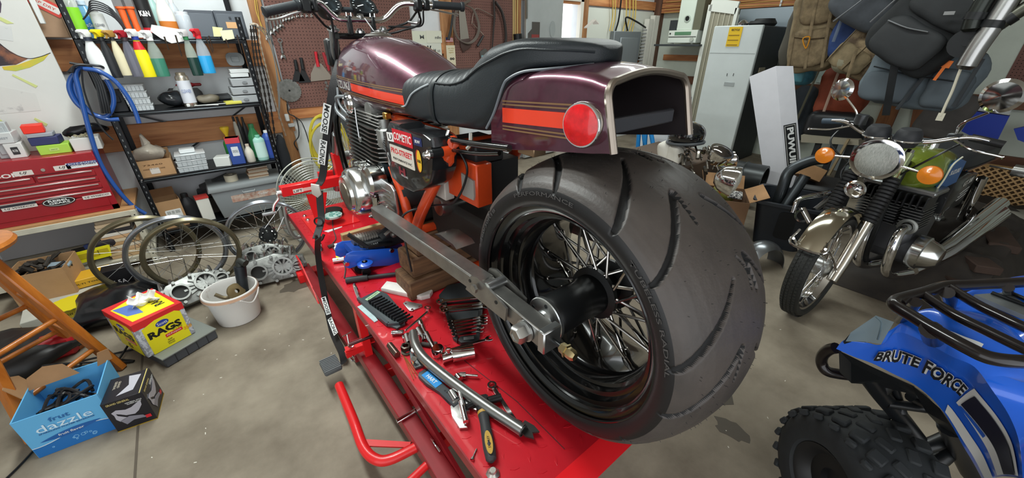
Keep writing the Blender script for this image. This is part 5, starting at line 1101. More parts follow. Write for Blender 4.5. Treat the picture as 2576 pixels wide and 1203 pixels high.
x, z, w, h = s_item(2, 664, 692, 328, 395, SF+.07); bottle('blue bottle with a white cap at the right end of the third shelf', (x, SF+.1, z), w*.5, h, mat('3a5aa8', .4), WHT, mat('2c48a0', .5), neck=.25)
for k, xx in enumerate((600, 610, 622)):
    x, z, w, h = s_item(2, xx-8, xx+8, 322, 360, SF+.28); bottle(['small cream bottle', 'left small dark bottle', 'right small dark bottle'][k]+' at the back of the third shelf', (x, SF+.28, z), .018, h*1.4, mat('c9c4b4' if k == 0 else '2a2a2c', .4), BLK, group='small bottles at the back of the third shelf')
# fourth shelf
SY4 = SF+.1
x, z, w, h = s_item(3, 385, 465, 500, 578, SF+.03)
t = open_box('cardboard_box', 'tall open cardboard box with a barcode label on the bottom shelf', (x+.01, SF+.12, z), (w*.82, .15, h*.92), .12, flaps=(None, None, .1, None), fl=.06)
sl = sticker(t, frame((0.01, -.0775, h*.4), (1, 0, 0), (0, 0, 1)), w*.55, h*.42, mat('dcdcda', .6))
text('|||| ||| |||||', frame((0.01, -.079, h*.52), (1, 0, 0), (0, 0, 1)), w*.42, h*.1, BLK, sl); text('QTY 12 EA', frame((0.0, -.079, h*.32), (1, 0, 0), (0, 0, 1)), w*.3, h*.06, BLK, sl)
x, z, w, h = s_item(3, 455, 500, 492, 568, SF+.05); bottle('black plastic oil jug beside the tall cardboard box', (x, SF+.1, z), w*.5, h*1.05, mat('1d1e22', .35), BLK, neck=.4, sq=1)
x, z, w, h = s_item(3, 498, 538, 498, 562, SF+.04); t = box_('white_carton', 'white carton with red top edge on the bottom shelf', 'box', (x, SF+.08, z), (w*.85, .09, h), mat('dddcd4', .5), .08); obj('red_rim', G().box((0, 0, h+.004), (w*.9, .095, .012)), mat('c03a34', .5), t)
x0, x1 = W(538, 510, 'y', SF+.04).x, SX1-.01
t = thing('storage_tote', 'grey storage tote with a reddish window label on the bottom shelf', 'tote', ((x0+x1)/2, SF+.05, SZ[3]), w=1)
zt = W(600, 462, 'y', SF).z; zb = SZ[3]+.005
obj('tub', G().prism([(x0+.03, zb), (x1-.02, zb), (x1+.0, zt-.03), (x0+.0, zt-.03)], SF-.01, SF+.28, 'y', bev=.01), mat('82878a', .45, alpha=.97), t)
obj('lid', G().prism([(x0-.015, zt-.035), (x1+.0, zt-.035), (x1+.0, zt), (x0-.005, zt)], SF-.025, SF+.29, 'y', bev=.006), mat('8f9496', .4), t)
sl = sticker(t, frame(((x0+x1)/2+.02, SF-.011, (zb+zt)/2+.015), (1, 0, 0), (0, 0, 1)), (x1-x0)*.62, .055, mat('a8705c', .5, 0, 0, 30, 'c9c0b4'))
text('Tucker', frame(((x0+x1)/2+.08, SF-.013, (zb+zt)/2+.02), (1, 0, 0), (0, 0, 1)), .07, .018, WHT, sl)
obj('handle', G().tube([((x0+x1)/2-.05, SF-.02, zt-.06), ((x0+x1)/2-.05, SF-.035, zt-.065), ((x0+x1)/2+.03, SF-.035, zt-.065), ((x0+x1)/2+.03, SF-.02, zt-.06)], .005, 6), mat('9da1a3', .4), t)
one('dark_case', G().box((0, 0, .025), (.26, .14, .05), bev=.008).beam((-.1, -.02, .08), (.1, -.02, .14), .08, .02), mat('1e2125', .5), 'black slotted plastic rack lying behind the jug on the bottom shelf', 'rack', ((SX0+SX1)/2-.03, SF+.24, SZ[3]+.14))
one('carton_low', G().box((0, 0, .065), (.24, .12, .13), bev=.004), mat('47403a', .7), 'dark carton at the back of the bottom shelf behind the white carton', 'box', ((SX0+SX1)/2-.03, SF+.25, SZ[3]))
one('tape_roll', G().lathe([(.018, 0), (.045, 0), (.045, .05), (.018, .05), (.018, 0)], n=24, caps=False), mat('cfc6b0', .7), 'roll of cream tape on the lid of the grey tote', 'tape', (W(585, 458, 'y', SF+.12).x, SF+.12, zt))
for k in range(9):
    one('sanding_sheet', G().box((0, 0, .004), (.14, .11, .0075)), mat(['cbb8a0', 'a9866a', 'd8cbb8'][k % 3], .9), ORD[k]+' sheet from the bottom of the tan stack on the grey tote', 'sheet', (W(650, 440, 'y', SF+.12).x+random.uniform(-.006, .006), SF+.13, zt+k*.0095), random.uniform(-.06, .06), group='stack of tan sheets')
# blue hose coil on the left post
BH = mat('22509a', .35, coat=.3); Yh = SF-.06
def HP(x, y, d=0): return W(x, y, 'y', Yh-d)
t = thing('air_hose', 'coiled blue air hose hanging from the left post of the black shelf unit', 'hose', tuple(HP(200, 165)), w=1)
g = G()
g.tube(bez([HP(205, 170), HP(180, 195), HP(175, 225), HP(195, 262), HP(235, 288), HP(268, 292), HP(285, 265), HP(282, 230), HP(262, 195), HP(230, 172), HP(205, 170, .01), HP(190, 185, .02), HP(200, 230, .02), HP(212, 280, .02), HP(228, 340, .02), HP(252, 410, .02), HP(290, 470, .02), HP(330, 515, .02), HP(366, 538, .02)], 8), .0125, 10)
obj('hose', g, BH, t)
obj('hose_loop', G().tube(bez([HP(210, 172, .03), HP(250, 180, .04), HP(290, 205, .04), HP(322, 245, .04), HP(340, 280, .04), HP(350, 310, .04)], 8), .0125, 10), BH, t)
obj('hose_loop', G().tube(bez([HP(300, 300, .0), HP(270, 300, .0), HP(230, 285), HP(200, 250, -.01), HP(188, 215, -.01), HP(196, 180, -.01)], 8), .0125, 10), BH, t)
g = G(); 
for k in range(4): g.tube(bez([HP(172+3*k, 182, .02+.01*k), HP(190, 165, .03+.006*k), HP(215+4*k, 168, .03), HP(240+5*k, 205, .03), HP(252+6*k, 255, .03), HP(258+6*k, 285, .02)], 6), .007, 7)
g.tube(bez([HP(205, 175, .03), HP(212, 230, .03), HP(235, 290, .03), HP(262, 330, .03), HP(285, 352, .03)], 6), .005, 6); g.tube(bez([HP(175, 158, .03), HP(200, 162, .03), HP(250, 166, .03), HP(262, 172, .0)], 5), .007, 7)
one('black_cable', g, mat('202226', .45), 'black cables bundled with the blue air hose', 'cable', tuple(HP(200, 165)), w=1)
# chains at the right post
def chain(name, label, pts, r, m, group):
    P_ = bez(pts, 30); L_ = 0; g = G(); last = P_[0]; k = 0
    for p in P_[1:]:
        if (p-last).length > r*2.6:
            d = (p-last).normalized(); c = (p+last)/2; s_ = V((1, 0, 0)) if k % 2 else V((0, 1, 0))
            g.beam(last, p, r*(1.0 if k % 2 else 1.7), r*(1.7 if k % 2 else .8)); last = p; k += 1
    return one(name, g, m, label, 'chain', tuple(P_[0]), w=1, group=group, kind=None)
Yc = SF-.02
def CPt(x, y, d=0): return W(x, y, 'y', Yc-d)
chain('roller_chain', 'bright steel roller chain hanging at the right post of the shelf unit', [CPt(628, 62, .04), CPt(648, 62, .05), CPt(655, 110, .05), CPt(672, 180, .05), CPt(690, 250, .05), CPt(720, 345, .05)], .006, mat('b5aa96', .35, .9), 'roller chains')
for k in range(3): chain('roller_chain', ['left', 'middle', 'right'][k]+' dark oily roller chain hanging beside the bright chain', [CPt(630+6*k, 64, .03), CPt(640+8*k, 150, .03), CPt(655+10*k, 230, .03), CPt(670+12*k, 330+15*k, .03)], .008, mat('2f2a27', .45, .7), 'roller chains')
g = G()
for k in range(3): g.tube(bez([CPt(628+3*k, 60, .0), CPt(665+5*k, 85, 0), CPt(690+4*k, 150+20*k, 0), CPt(700+2*k, 240, 0), CPt(702, 300, 0)], 6), .003, 5)
one('control_cable', g, mat('8a8a88', .4, .5), 'thin grey control cables hanging right of the chains', 'cable', tuple(CPt(660, 60)), w=1)
one('rag_black', G().ball((0, 0, 0), (.05, .03, .2), 14).noise(.02, 9, 3), mat('22252a', .7), 'black cloth bundle hanging low on the right post of the shelf unit', 'cloth', tuple(W(715, 400, 'y', SF+.1)))
# drawing board at far left
P_ = [W(-60, -40, 'y', 3.72), W(52, -40, 'y', 3.72), W(205, 300, 'y', 3.72), W(-60, 330, 'y', 3.72)]
xr = W(140, 150, 'y', 3.72).x
t = thing('drawing_board', 'large white board with a colourful airbrushed sketch, tape strips on it', 'board', (-1.2, 3.72, .8), w=1)
obj('panel', G().box2((-2.1, 3.72, .80), (xr, 3.735, 2.1), .002), mat('d6d6d2', .7, 0, .06, 3), t)
def on(pts, m, nm, d=.0012): return obj(nm, G().prism([(min(W(a, b, 'y', 3.72).x, xr), W(a, b, 'y', 3.72).z) for a, b in pts], 3.72-d, 3.7199, 'y'), m, t)
on([(-60, 95), (0, 110), (25, 128), (50, 142), (72, 147), (40, 163), (0, 166), (-60, 160)], mat('3a3238', .7, 0, 0, 6, '8a5a44', thr=(.45, .55)), 'painted_shape')
on([(10, 176), (5, 168), (45, 163), (85, 148), (124, 135), (110, 152), (75, 170), (40, 179)], mat('d9b83c', .7, 0, 0, 5, '9fbf5a', thr=(.4, .6)), 'painted_shape')
on([(-60, 15), (0, 0), (4, 10), (2, 32), (-60, 40)], mat('4a3c4c', .7), 'painted_shape')
ln = [W(a, b, 'y', 3.719) for a, b in ((-20, 95), (0, 110), (30, 133), (70, 147), (100, 143), (127, 133))]; obj('pen_line', G().tube(bez(ln, 6), .0018, 5), mat('33333a', .7), t)
for a in (((0, 42), (35, 59), (18, 60), (0, 51)), ((30, 190), (32, 186), (95, 216), (90, 221)), ((85, 300), (88, 296), (120, 312), (116, 318)), ((-20, 300), (0, 300), (18, 312), (0, 320))): on(a, mat('c9d08a', .7), 'tape_strip', .002)
on(((-60, 205), (88, 235), (103, 278), (-60, 292)), mat('d0d0cc', .8, 0, 0, 18, 'a9a9a8', thr=(.3, .42)), 'pencil_sketch')
on(((-60, 60), (28, 66), (34, 104), (-60, 90)), mat('cfd0cf', .8, 0, 0, 22, 'a9adb2', thr=(.3, .4)), 'pencil_sketch')
# cardboard sheet behind
t = thing('cardboard_sheet', 'flattened cardboard carton with a red and white label behind the drawing board', 'cardboard', (-.6, 3.78, 1.42), w=1)
q = [W(a, b, 'y', 3.8) for a, b in ((60, -30), (122, -30), (176, 92), (100, 92))]; x0, x1 = W(95, 60, 'y', 3.8).x-.05, W(150, 60, 'y', 3.8).x
obj('sheet', G().box2((x0, 3.80, 1.43), (x1+.02, 3.92, 2.05), .003), mat('b08f74', .8, 0, .12, 8), t)
M = frame(W(105, 8, 'y', 3.797), (1, 0, -.75), (.75, 0, 1)); sl = sticker(t, M, .17, .065, mat('d44a40', .6)); obj('label_panel', G().prism(rrect(.15, .035, .003), .0008, .0016, M=M), mat('e2dcd8', .6), sl); text('KEEP DRY', M @ MX.Translation((0, 0, .0017)), .11, .014, mat('c9453c', .6), sl)
g = G().tube([(-.02, 0, 0), (.0, 0, 0), (.02, 0, 0)], .006, 6)
one('thermometer', G().box2((xr+.004, 3.74, 1.50), (xr+.03, 3.75, 1.68), .004), WHT, 'white strip clipped on the edge between board and cardboard', 'strip', (xr, 3.74, 1.5), w=1)
# ---------------- white bench unit, red tool chest ----------------
BF = 3.44
bench = thing('work_bench', 'white steel bench with a tan top under the red tool chest', 'bench', (-1.0, BF, 0), w=1)
WS = mat('c9c4b2', .5, .1, .12, 12)
obj('bench_top', G().box2((-2.0, BF, .405), (-.46, 3.95, .425), .002), mat('b98a5c', .6, 0, .15, 9), bench); obj('front_edge', G().box2((-2.0, BF-.006, .375), (-.46, BF, .41), .002), WS, bench)
lw_ = obj('lower_shelf', G().box2((-2.0, BF, .06), (-.46, 3.95, .085), .002).box2((-2.0, BF-.006, .05), (-.46, BF, .085)), WS, bench)
for x in (-.49, -1.32):
    p_ = obj('post', G().box2((x, BF-.01, 0), (x+.035, BF-.006, .405)).box2((x+.031, BF-.01, 0), (x+.035, BF+.03, .405)), WS, bench)
    g = G()
    for k in range(9): g.rod((x+.017, BF-.0108, .04+k*.042), (x+.017, BF-.0098, .04+k*.042), .004, 8)
    obj('post_holes', g, BLK, p_)['kind'] = 'stuff'
TX0, TX1, TZ0 = -1.42, -.53, .427; TF = BF+.03
TR = mat('9e1722', .35, .1, .1, 6, coat=.3)
tb = thing('tool_chest', 'red metal tool chest with thin drawers and brand stickers on the bench', 'tool chest', ((TX0+TX1)/2, TF, TZ0), w=1)
ZT = .80
obj('body', G().box2((TX0, TF+.012, TZ0), (TX1, 3.86, ZT), .006), TR, tb)
obj('front_frame', G().box2((TX0, TF+.004, TZ0), (TX1, TF+.014, TZ0+.03)).box2((TX1-.03, TF+.004, TZ0), (TX1, TF+.014, ZT-.09)), TR, tb)
obj('lid_front', G().box2((TX0, TF-.004, ZT-.095), (TX1, TF+.012, ZT), .003), TR, tb)
def drawer(x0, x1, z0, z1):
    d_ = obj('drawer', G().box2((x0, TF, z0+.004), (x1, TF+.012, z1-.002), .002), TR, tb)
    obj('drawer_pull', G().box2((x0+.01, TF-.007, z1-.014), (x1-.01, TF, z1-.007), .001), mat('c9b8b4', .3, .8), d_); return d_
zz = ZT-.10
for a, b in ((TX0+.01, -1.10), (-1.09, -.82), (-.81, TX1-.03)): drawer(a, b, zz-.045, zz)
for k in range(3): drawer(TX0+.01, TX1-.03, zz-.047-.04*(k+1), zz-.047-.04*k)
big = obj('drop_panel', G().box2((TX0+.01, TF, TZ0+.03), (TX1-.03, TF+.012, zz-.17), .003), TR, tb)
obj('lock', G().rod((W(109, 427, 'y', TF).x, TF-.004, W(109, 427, 'y', TF).z), (W(109, 427, 'y', TF).x, TF-.010, W(109, 427, 'y', TF).z), .009, 16), CHR, tb)
def fx(px_, py_, w, h, m, s=None, fg=None, par=tb, d=.005, **k):
    p = W(px_, py_, 'y', TF-d); return sticker(par, frame(p, (1, 0, .0), (0, 0, 1)), w, h, m, s, fg, **k)
CR = mat('d8cec8', .5)
fx(59, 436, .075, .028, CR, 'UJ', BLK, tw=.4, th=.6, shear=.3); fx(157, 422, .07, .028, CR, 'UJ', BLK, tw=.4, th=.6, shear=.3)
sl = fx(206, 414, .135, .034, mat('dcdcde', .5), 'MOTOR WORKS', BLK, tw=.9, th=.28); p = W(206, 410, 'y', TF-.0062); obj('blue_half', G().prism(rrect(.13, .014, .001), 0, .0006, M=frame(p, (1, 0, 0), (0, 0, 1))), mat('23357e', .5), sl); text('SCHUMANN', frame(p+V((0, -.0008, 0)), (1, 0, 0), (0, 0, 1)), .12, .009, WHT, sl)
# shift of second line
p = W(12, 444, 'y', TF-.005); text('K-ON', frame(p, (1, 0, 0), (0, 0, 1)), .12, .024, mat('e4dcd8', .5), tb, .03)
e_ = fx(149, 507, .14, .052, BLK, pts=ell(.072, .028, 32)); p = W(149, 507, 'y', TF-.0062); obj('oval_ring', G().prism(ell(.068, .024, 32), 0, .0005, M=frame(p, (1, 0, 0), (0, 0, 1))), mat('d8d4d0', .5), e_); obj('oval_inner', G().prism(ell(.064, .021, 32), .0005, .001, M=frame(p, (1, 0, 0), (0, 0, 1))), BLK, e_)
text('REBEL', frame(p+V((0, -.0012, .008)), (1, 0, 0), (0, 0, 1)), .09, .012, WHT, e_, .03); text('GEARS', frame(p+V((0, -.0012, -.007)), (1, 0, 0), (0, 0, 1)), .09, .012, WHT, e_, .03)
fx(244, 493, .13, .022, CR, 'UJ WISECO', BLK, tw=.85, th=.55, shear=.2); fx(50, 522, .14, .02, CR, 'UJ WISECO', BLK, tw=.85, th=.55, shear=.2); fx(35, 516, .17, .02, mat('2a2a34', .5))
# cartons on the tool chest
ZC_ = ZT
def on_chest(x0, x1, yt, yb, Y, z=ZC_): return at_(x0, x1, yt, yb, Y, z)
x, z, w, h = at_(22, 70, 385, 410, TF+.06, ZC_); box_('parts_carton', 'white and black printed carton at the left on the tool chest', 'box', (x, TF+.12, ZC_), (w, .1, .085), mat('d2d2d0', .5), .05, sm=mat('2a2a2c', .5), txt='FILTER', tm=WHT, sw=.4, sh=.5)
box_('parts_carton', 'white carton stacked on the black and white printed carton', 'box', (x-.02, TF+.13, ZC_+.086), (w*1.25, .12, .06), mat('c9cccc', .5), -.04, txt='FEBEST', tm=mat('8a9098', .5), tw=.6, th=.18)
x, z, w, h = at_(100, 185, 380, 402, TF+.06, ZC_)
t = box_('parts_carton', 'lime green striped carton on the tool chest', 'box', (x, TF+.13, ZC_), (w, .12, .055), mat('a6d14c', .5), .03, sm=mat('b9d878', .5), txt='GASKET KIT', tm=mat('4f6a2a', .5), sw=.3, sh=.3)
box_('parts_carton', 'dark blue carton lying on the lime green carton', 'box', (x-.02, TF+.13, ZC_+.056), (w*.9, .11, .045), mat('2c3160', .5), -.05)
box_('parts_carton', 'flat silver carton on the dark blue carton', 'box', (x-.03, TF+.13, ZC_+.102), (w*.8, .1, .022), mat('9a9ea6', .4), .03)
box_('parts_carton', 'bright red carton on top of the carton pile', 'box', (x-.05, TF+.14, ZC_+.125), (w*.65, .1, .045), mat('e8301c', .5), .12)
x, z, w, h = at_(182, 262, 360, 395, TF+.06, ZC_); t = box_('parts_carton', 'large white carton at the right on the tool chest', 'box', (x, TF+.14, ZC_), (w*.95, .14, .075), mat('d4d4d0', .5), .04)
g = G()
for k in range(14): g.torus((random.uniform(-.05, .05), random.uniform(-.02, .02), .003+.001*k), .008, .002, (random.random(), random.random(), 1), 10, 4)
one('loose_chain', g, mat('c9c2a4', .4, .7), 'small heap of bright chain links on the large white carton', 'chain', (x-.02, TF+.11, ZC_+.076))
one('plastic_bag', G().ball((0, 0, .04), (.12, .06, .04), 16).noise(.03, 12, 6), mat('1b1c20', .2), 'black plastic bag heaped behind the cartons on the tool chest', 'bag', (W(200, 325, 'y', TF+.28).x, TF+.30, ZC_+.05))
one('foam_block', G().box((0, 0, .12), (.18, .06, .24), bev=.01).noise(.008, 12, 1), mat('55554c', .8, 0, 0, 12, '9a9a4c', thr=(.4, .5)), 'grey and yellow folded cloth leaning on the wall behind the tool chest cartons', 'cloth', (W(165, 325, 'y', 3.84).x, 3.83, ZC_))
one('grey_appliance', G().box((0, 0, .1), (.09, .05, .2), bev=.004).box((0, -.028, .1), (.06, .01, .15), bev=.002), mat('a9aeb0', .5), 'grey appliance edge at the far left of the tool chest', 'appliance', (W(-2, 340, 'y', TF+.1).x, TF+.12, ZC_))
# magazines under the bench
x, z, w, h = at_(272, 342, 520, 640, BF+.08, .085)
for k in range(13):
    c = ['d8d4c8', 'e0dcd4', '2c2a2c', 'c9b8a0', 'd8c0a0', 'b8a890'][k % 6] if k > 7 else ['c0a078', 'd0b890', 'c8a47c', 'd9cdb8', 'b89468', 'd4c4a8', 'cfa77e', 'dcd6cc'][k]
    if k == 12: c = '2b2a2c'
    one('magazine', G().box((0, 0, .011), (.17, .21, .0215), bev=.002), mat(c, .7), ORD[k]+' magazine from the bottom of the tall stack under the bench', 'magazine', (-.60+random.uniform(-.012, .012), BF+.13, .086+k*.0232), random.uniform(-.06, .06), group='magazines stacked under the bench')
one('insulation_board', G().box2((-1.25, 3.90, .09), (-.70, 3.94, .36)), mat('a9a9ac', .8), 'grey board at the back under the bench', 'board', (-1, 3.9, .09), w=1)
# cardboard box of parts
t = open_box('cardboard_box', 'open cardboard box of greasy engine parts below the bench', (W(105, 660, 'y', 3.3).x, 3.26, 0), (.24, .24, .24), -.1, flaps=(None, None, None, None))
g = G(); random.seed(5)
for k in range(26):
    p = V((random.uniform(-.1, .1), random.uniform(-.1, .1), random.uniform(.16, .25))); q = p+V((random.uniform(-.06, .06), random.uniform(-.05, .05), random.uniform(-.02, .04)))
    g.rod(p, q, random.uniform(.006, .018), 8)
g.box((0, 0, .1), (.23, .23, .12))
obj('greasy_parts', g, mat('37322d', .6, .3, .3, 20), t)['kind'] = 'stuff'
obj('blister_pack', G().box((.05, -.03, .235), (.09, .06, .02), M=MX.Rotation(.15, 4, 'Y'), bev=.005), mat('8fa0ac', .25), t)
p = W(232, 640, 'y', BF-.03)
t = thing('yellow_catalog', 'yellow printed sheet on the lower bench shelf', 'catalog', tuple(p), w=1)
pp = [W(a, b, 'y', BF-.02) for a, b in ((187, 637), (275, 615), (281, 643), (200, 664))]; obj('sheet', G().loft([[q+V((0, -.001, 0)) for q in pp], [q+V((0, .003, 0)) for q in pp]]), mat('e3dc1c', .5), t)
for a, b in ((212, 645), (236, 639), (260, 632)): obj('print_block', G().box(W(a, b, 'y', BF-.022), (.05, .001, .035)), mat('b9a81c', .6), t)
one('mirror', G().prism(rrect(.13, .05, .02, 5), 0, .03, bev=.006).rod((0, 0, 0), (.02, .0, -.06), .006, 8), mat('2e2a30', .4), 'dark rear-view mirror on the lower bench shelf', 'mirror', (W(248, 594, 'y', BF+.05).x, BF+.05, .21), rot=(pi/2, 0, 0))
one('mallet', G().rod((0, 0, .02), (.0, 0, .12), .028, 16).rod((0, 0, .07), (.11, 0, .09), .012, 10), mat('5d4a42', .6), 'brown rubber mallet on the lower bench shelf', 'mallet', (W(176, 650, 'y', BF).x, BF+.02, .086))
one('blue_cap', G().lathe([(.001, 0), (.028, 0), (.03, .05), (.001, .05)], n=18), mat('3a4a80', .4), 'blue cap lying behind the yellow sheet', 'cap', (W(223, 613, 'y', BF+.1).x, BF+.1, .15))  # a loose blue bottle cap, not a jar
one('tool_bundle', G().box((0, 0, .04), (.2, .14, .08), bev=.02).noise(.02, 16, 3), mat('35322f', .7, var=.4, scale=25), 'dark jumble of tools on the lower bench shelf', 'tools', (W(225, 620, 'y', BF+.18).x, BF+.16, .087))
one('amber_jar', G().lathe([(.001, 0), (.022, 0), (.025, .03), (.018, .05), (.012, .055), (.001, .056)], n=16), mat('8f7a3a', .3), 'amber jar standing behind the yellow sheet', 'jar', (W(243, 612, 'y', BF+.04).x, BF+.05, .165))
t = box_('yellow_carton', 'long yellow tool carton with a black stain lying under the bench', 'box', (W(170, 695, 'y', 3.2).x, 3.23, .07), (.34, .14, .055), mat('d9a62a', .5, 0, 0, 7, '4a3216', thr=(.2, .26)), .05, txt='DEWALT   MULTI TOOL', tm=BLK, tw=.8, th=.16)
box_('white_carton', 'flat white carton with a yellow gear print below the yellow carton', 'box', (W(190, 745, 'z', .05).x, 3.08, 0), (.40, .3, .065), mat('bdbcb2', .6, 0, .1, 10), .1, sm=mat('d8c43a', .5), txt='SAW BLADE', tm=BLK, sw=.3, sh=.7)
one('saw_blade_pack', G().prism([((.09+.006*(k % 2))*cos(k*pi/20), (.09+.006*(k % 2))*sin(k*pi/20)) for k in range(40)], 0, .003), mat('e0cc20', .5), 'yellow toothed disc on the flat white carton', 'disc', (W(180, 745, 'z', .07).x, 3.0, .066))
box_('drill_carton', 'black carton with pink print standing behind the gold rim', 'box', (W(300, 700, 'y', 3.1).x, 3.13, 0), (.13, .1, .17), mat('1c1a1e', .4), 0, txt='5.5A', tm=mat('e0dce0', .4), tw=.5, th=.16)
one('trash_bag', G().ball((0, 0, .07), (.2, .22, .09), 20).noise(.05, 7, 4), mat('141518', .25), 'black plastic sheeting behind the rags box', 'plastic bag', (-.62, 2.83, 0))
one('trash_bag', G().ball((0, 0, .05), (.25, .2, .08), 20).noise(.05, 7, 9), mat('1b1a1a', .4), 'heap of black cable covers behind the stool', 'plastic bag', (-1.0, 2.62, 0))
t = one('red_case', G().box((0, 0, .06), (.3, .1, .12), bev=.02), mat('a4141e', .4), 'red plastic tool case lying behind the stool legs', 'tool case', (W(85, 890, 'z', .05).x, 2.55, 0), .1)
text('M', frame((.0, -.052, .07), (1, 0, 0), (0, 0, 1)), .09, .05, WHT, t, .03)
# ---------------- stool ----------------
SWD = mat('c4762c', .35, 0, 0, 4, '9d5518', .1, stretch=(6, 6, .8), coat=.4)
ST = V((-.83, 2.25, 0)); zs = .70
stool = thing('bar_stool', 'honey-coloured wooden bar stool at the left edge of the picture', 'stool', tuple(ST), w=1)
obj('seat', G().lathe([(.001, 0), (.15, 0), (.168, .01), (.172, .022), (.165, .034), (.15, .038), (.001, .030)], (ST.x, ST.y, zs), (0, 0, 1), 40), SWD, stool)
feet = [V((-.78, 2.58, 0)), V((-.60, 2.25, 0)), V((-.84, 1.95, 0)), V((-1.1, 2.3, 0))]
tops = [ST+(f-ST)*.30+V((0, 0, zs)) for f in feet]
for f, tp in zip(feet, tops): obj('leg', G().beam(f, tp, .042, .036, (1, 1, 0), bev=.006), SWD, stool)
for i in range(4):
    j = (i+1) % 4
    for q in ((.22, .5) if i % 2 else (.32, .62)):
        a = feet[i]+(tops[i]-feet[i])*q; b = feet[j]+(tops[j]-feet[j])*q; obj('rung', G().rod(a, b, .011, 12), SWD, stool)
t = box_('spark_plug_carton', 'yellow and white carton lying on the stool seat', 'box', (-.76, 2.12, zs+.037), (.13, .10, .035), mat('e2e0da', .5), .5)
obj('top_print', G().box((0, .01, .0355), (.12, .07, .001)), mat('e4d81e', .5), t); obj('front_print', G().box((-.01, -.05, .018), (.06, .001, .025)), mat('b5301e', .5), t)
text('ENGINE', frame((.02, -.051, .018), (1, 0, 0), (0, 0, 1)), .05, .012, BLK, t)
# ---------------- rags box ----------------
DP_ = mat('9a9ca4', .4, 0, 0, 60, 'c9ccd4', thr=(.47, .53))
cs = thing('parts_case', 'grey compartment case on the floor under the rags box', 'case', (-.39, 2.30, 0), radians(27))
obj('case_body', G().box((0, 0, .028), (.24, .30, .052), bev=.004), mat('4b4e54', .35), cs); obj('case_lid', G().box((0, 0, .056), (.25, .31, .008), bev=.002), mat('7c807a', .4), cs)
for k in range(4): obj('divider', G().box((-.12+.048*(k+1), -.151, .028), (.003, .002, .05)), mat('2c2e32', .4), cs)
rg = thing('rags_box', 'yellow, red and blue box of paper rags with a tissue sticking out', 'rags box', (-.48, 2.16, .062), radians(25))
w_, l_, h_ = .205, .275, .19
YL = mat('ecdf1e', .4); RDX = mat('d42a2c', .4); BLU = mat('2a3f96', .4)
obj('carton', G().box((w_/2, l_/2, h_/2), (w_, l_, h_), bev=.002), DP_, rg)
def fr_face(side):
    if side == 'r': return frame((w_/2, -.0005, h_/2), (1, 0, 0), (0, 0, 1)), w_
    return frame((-.0005, l_/2, h_/2), (0, -1, 0), (0, 0, 1)), l_
for sd in 'rl':
    M, ww = fr_face(sd)
    obj('print_band', G().prism([(-ww/2, h_*.32), (ww/2, h_*.32), (ww/2, h_*.5), (-ww/2, h_*.5)], 0, .0006, M=M), RDX, rg)
    obj('print_panel', G().prism([(-ww*.38, -h_*.5), (ww*.40, -h_*.5), (ww*.40, h_*.30), (ww*.30, h_*.38), (-ww*.1, h_*.38), (-ww*.38, h_*.28)], .0006, .0012, M=M), YL, rg)
    text('RAGS', M @ MX.Translation((0, h_*.02, .0013)), ww*.66, h_*.20, mat('1b1a16', .4), rg, .05, .0)
    obj('brand_oval', G().prism(ell(ww*.13, h_*.085, 24, (0, h_*.22)), .0012, .0018, M=M), BLU, rg); text('Scott', M @ MX.Translation((0, h_*.22, .0019)), ww*.2, h_*.08, WHT, rg)
    obj('red_strip', G().prism([(-ww*.05, -h_*.22), (ww*.3, -h_*.22), (ww*.3, -h_*.13), (-ww*.05, -h_*.13)], .0012, .0017, M=M), RDX, rg); text('All-Purpose', M @ MX.Translation((ww*.12, -h_*.175, .0018)), ww*.3, h_*.05, WHT, rg)
    text('SHOP\nGARAGE\nTOUGH', M @ MX.Translation((ww*.0, -h_*.36, .0013)), ww*.14, h_*.16, BLK, rg); text('IN A BOX', M @ MX.Translation((ww*.22, -h_*.10, .0013)), ww*.2, h_*.035, BLK, rg)
M, ww = fr_face('r'); text('350', M @ MX.Translation((ww*.40, -h_*.22, .002)), ww*.17, h_*.1, mat('e8a01e', .4), rg, .03)
obj('edge_blue', G().box((w_/2, l_/2, h_+.0004), (w_, l_, .0008)), RDX, rg); obj('top_panel', G().prism([(.02, .03), (w_-.02, .02), (w_-.01, l_-.03), (w_*.6, l_-.01), (.015, l_-.05)], h_+.0008, h_+.0016), YL, rg)
obj('top_flash', G().prism([(.03, .10), (.08, .07), (.09, .20), (.02, .22)], h_+.0016, h_+.002), mat('5d7cc4', .4), rg)
text('RAGS', frame((w_*.72, l_*.45, h_+.002), (0, 1, 0), (-1, 0, 0)), l_*.4, .04, mat('2a2a1e', .4), rg, .03)
one('tissue', G().grid(lambda u, v: V(((u-.5)*.10+.01*sin(v*9), .012*sin(u*11+v*3)+.01*cos(v*7), v*.075*(1-.3*abs(sin(u*8))))), 14, 8, .001), mat('f2f2f0', .8), 'white paper rag sticking out of the top of the rags box', 'tissue', (-.43, 2.33, .253), .3)
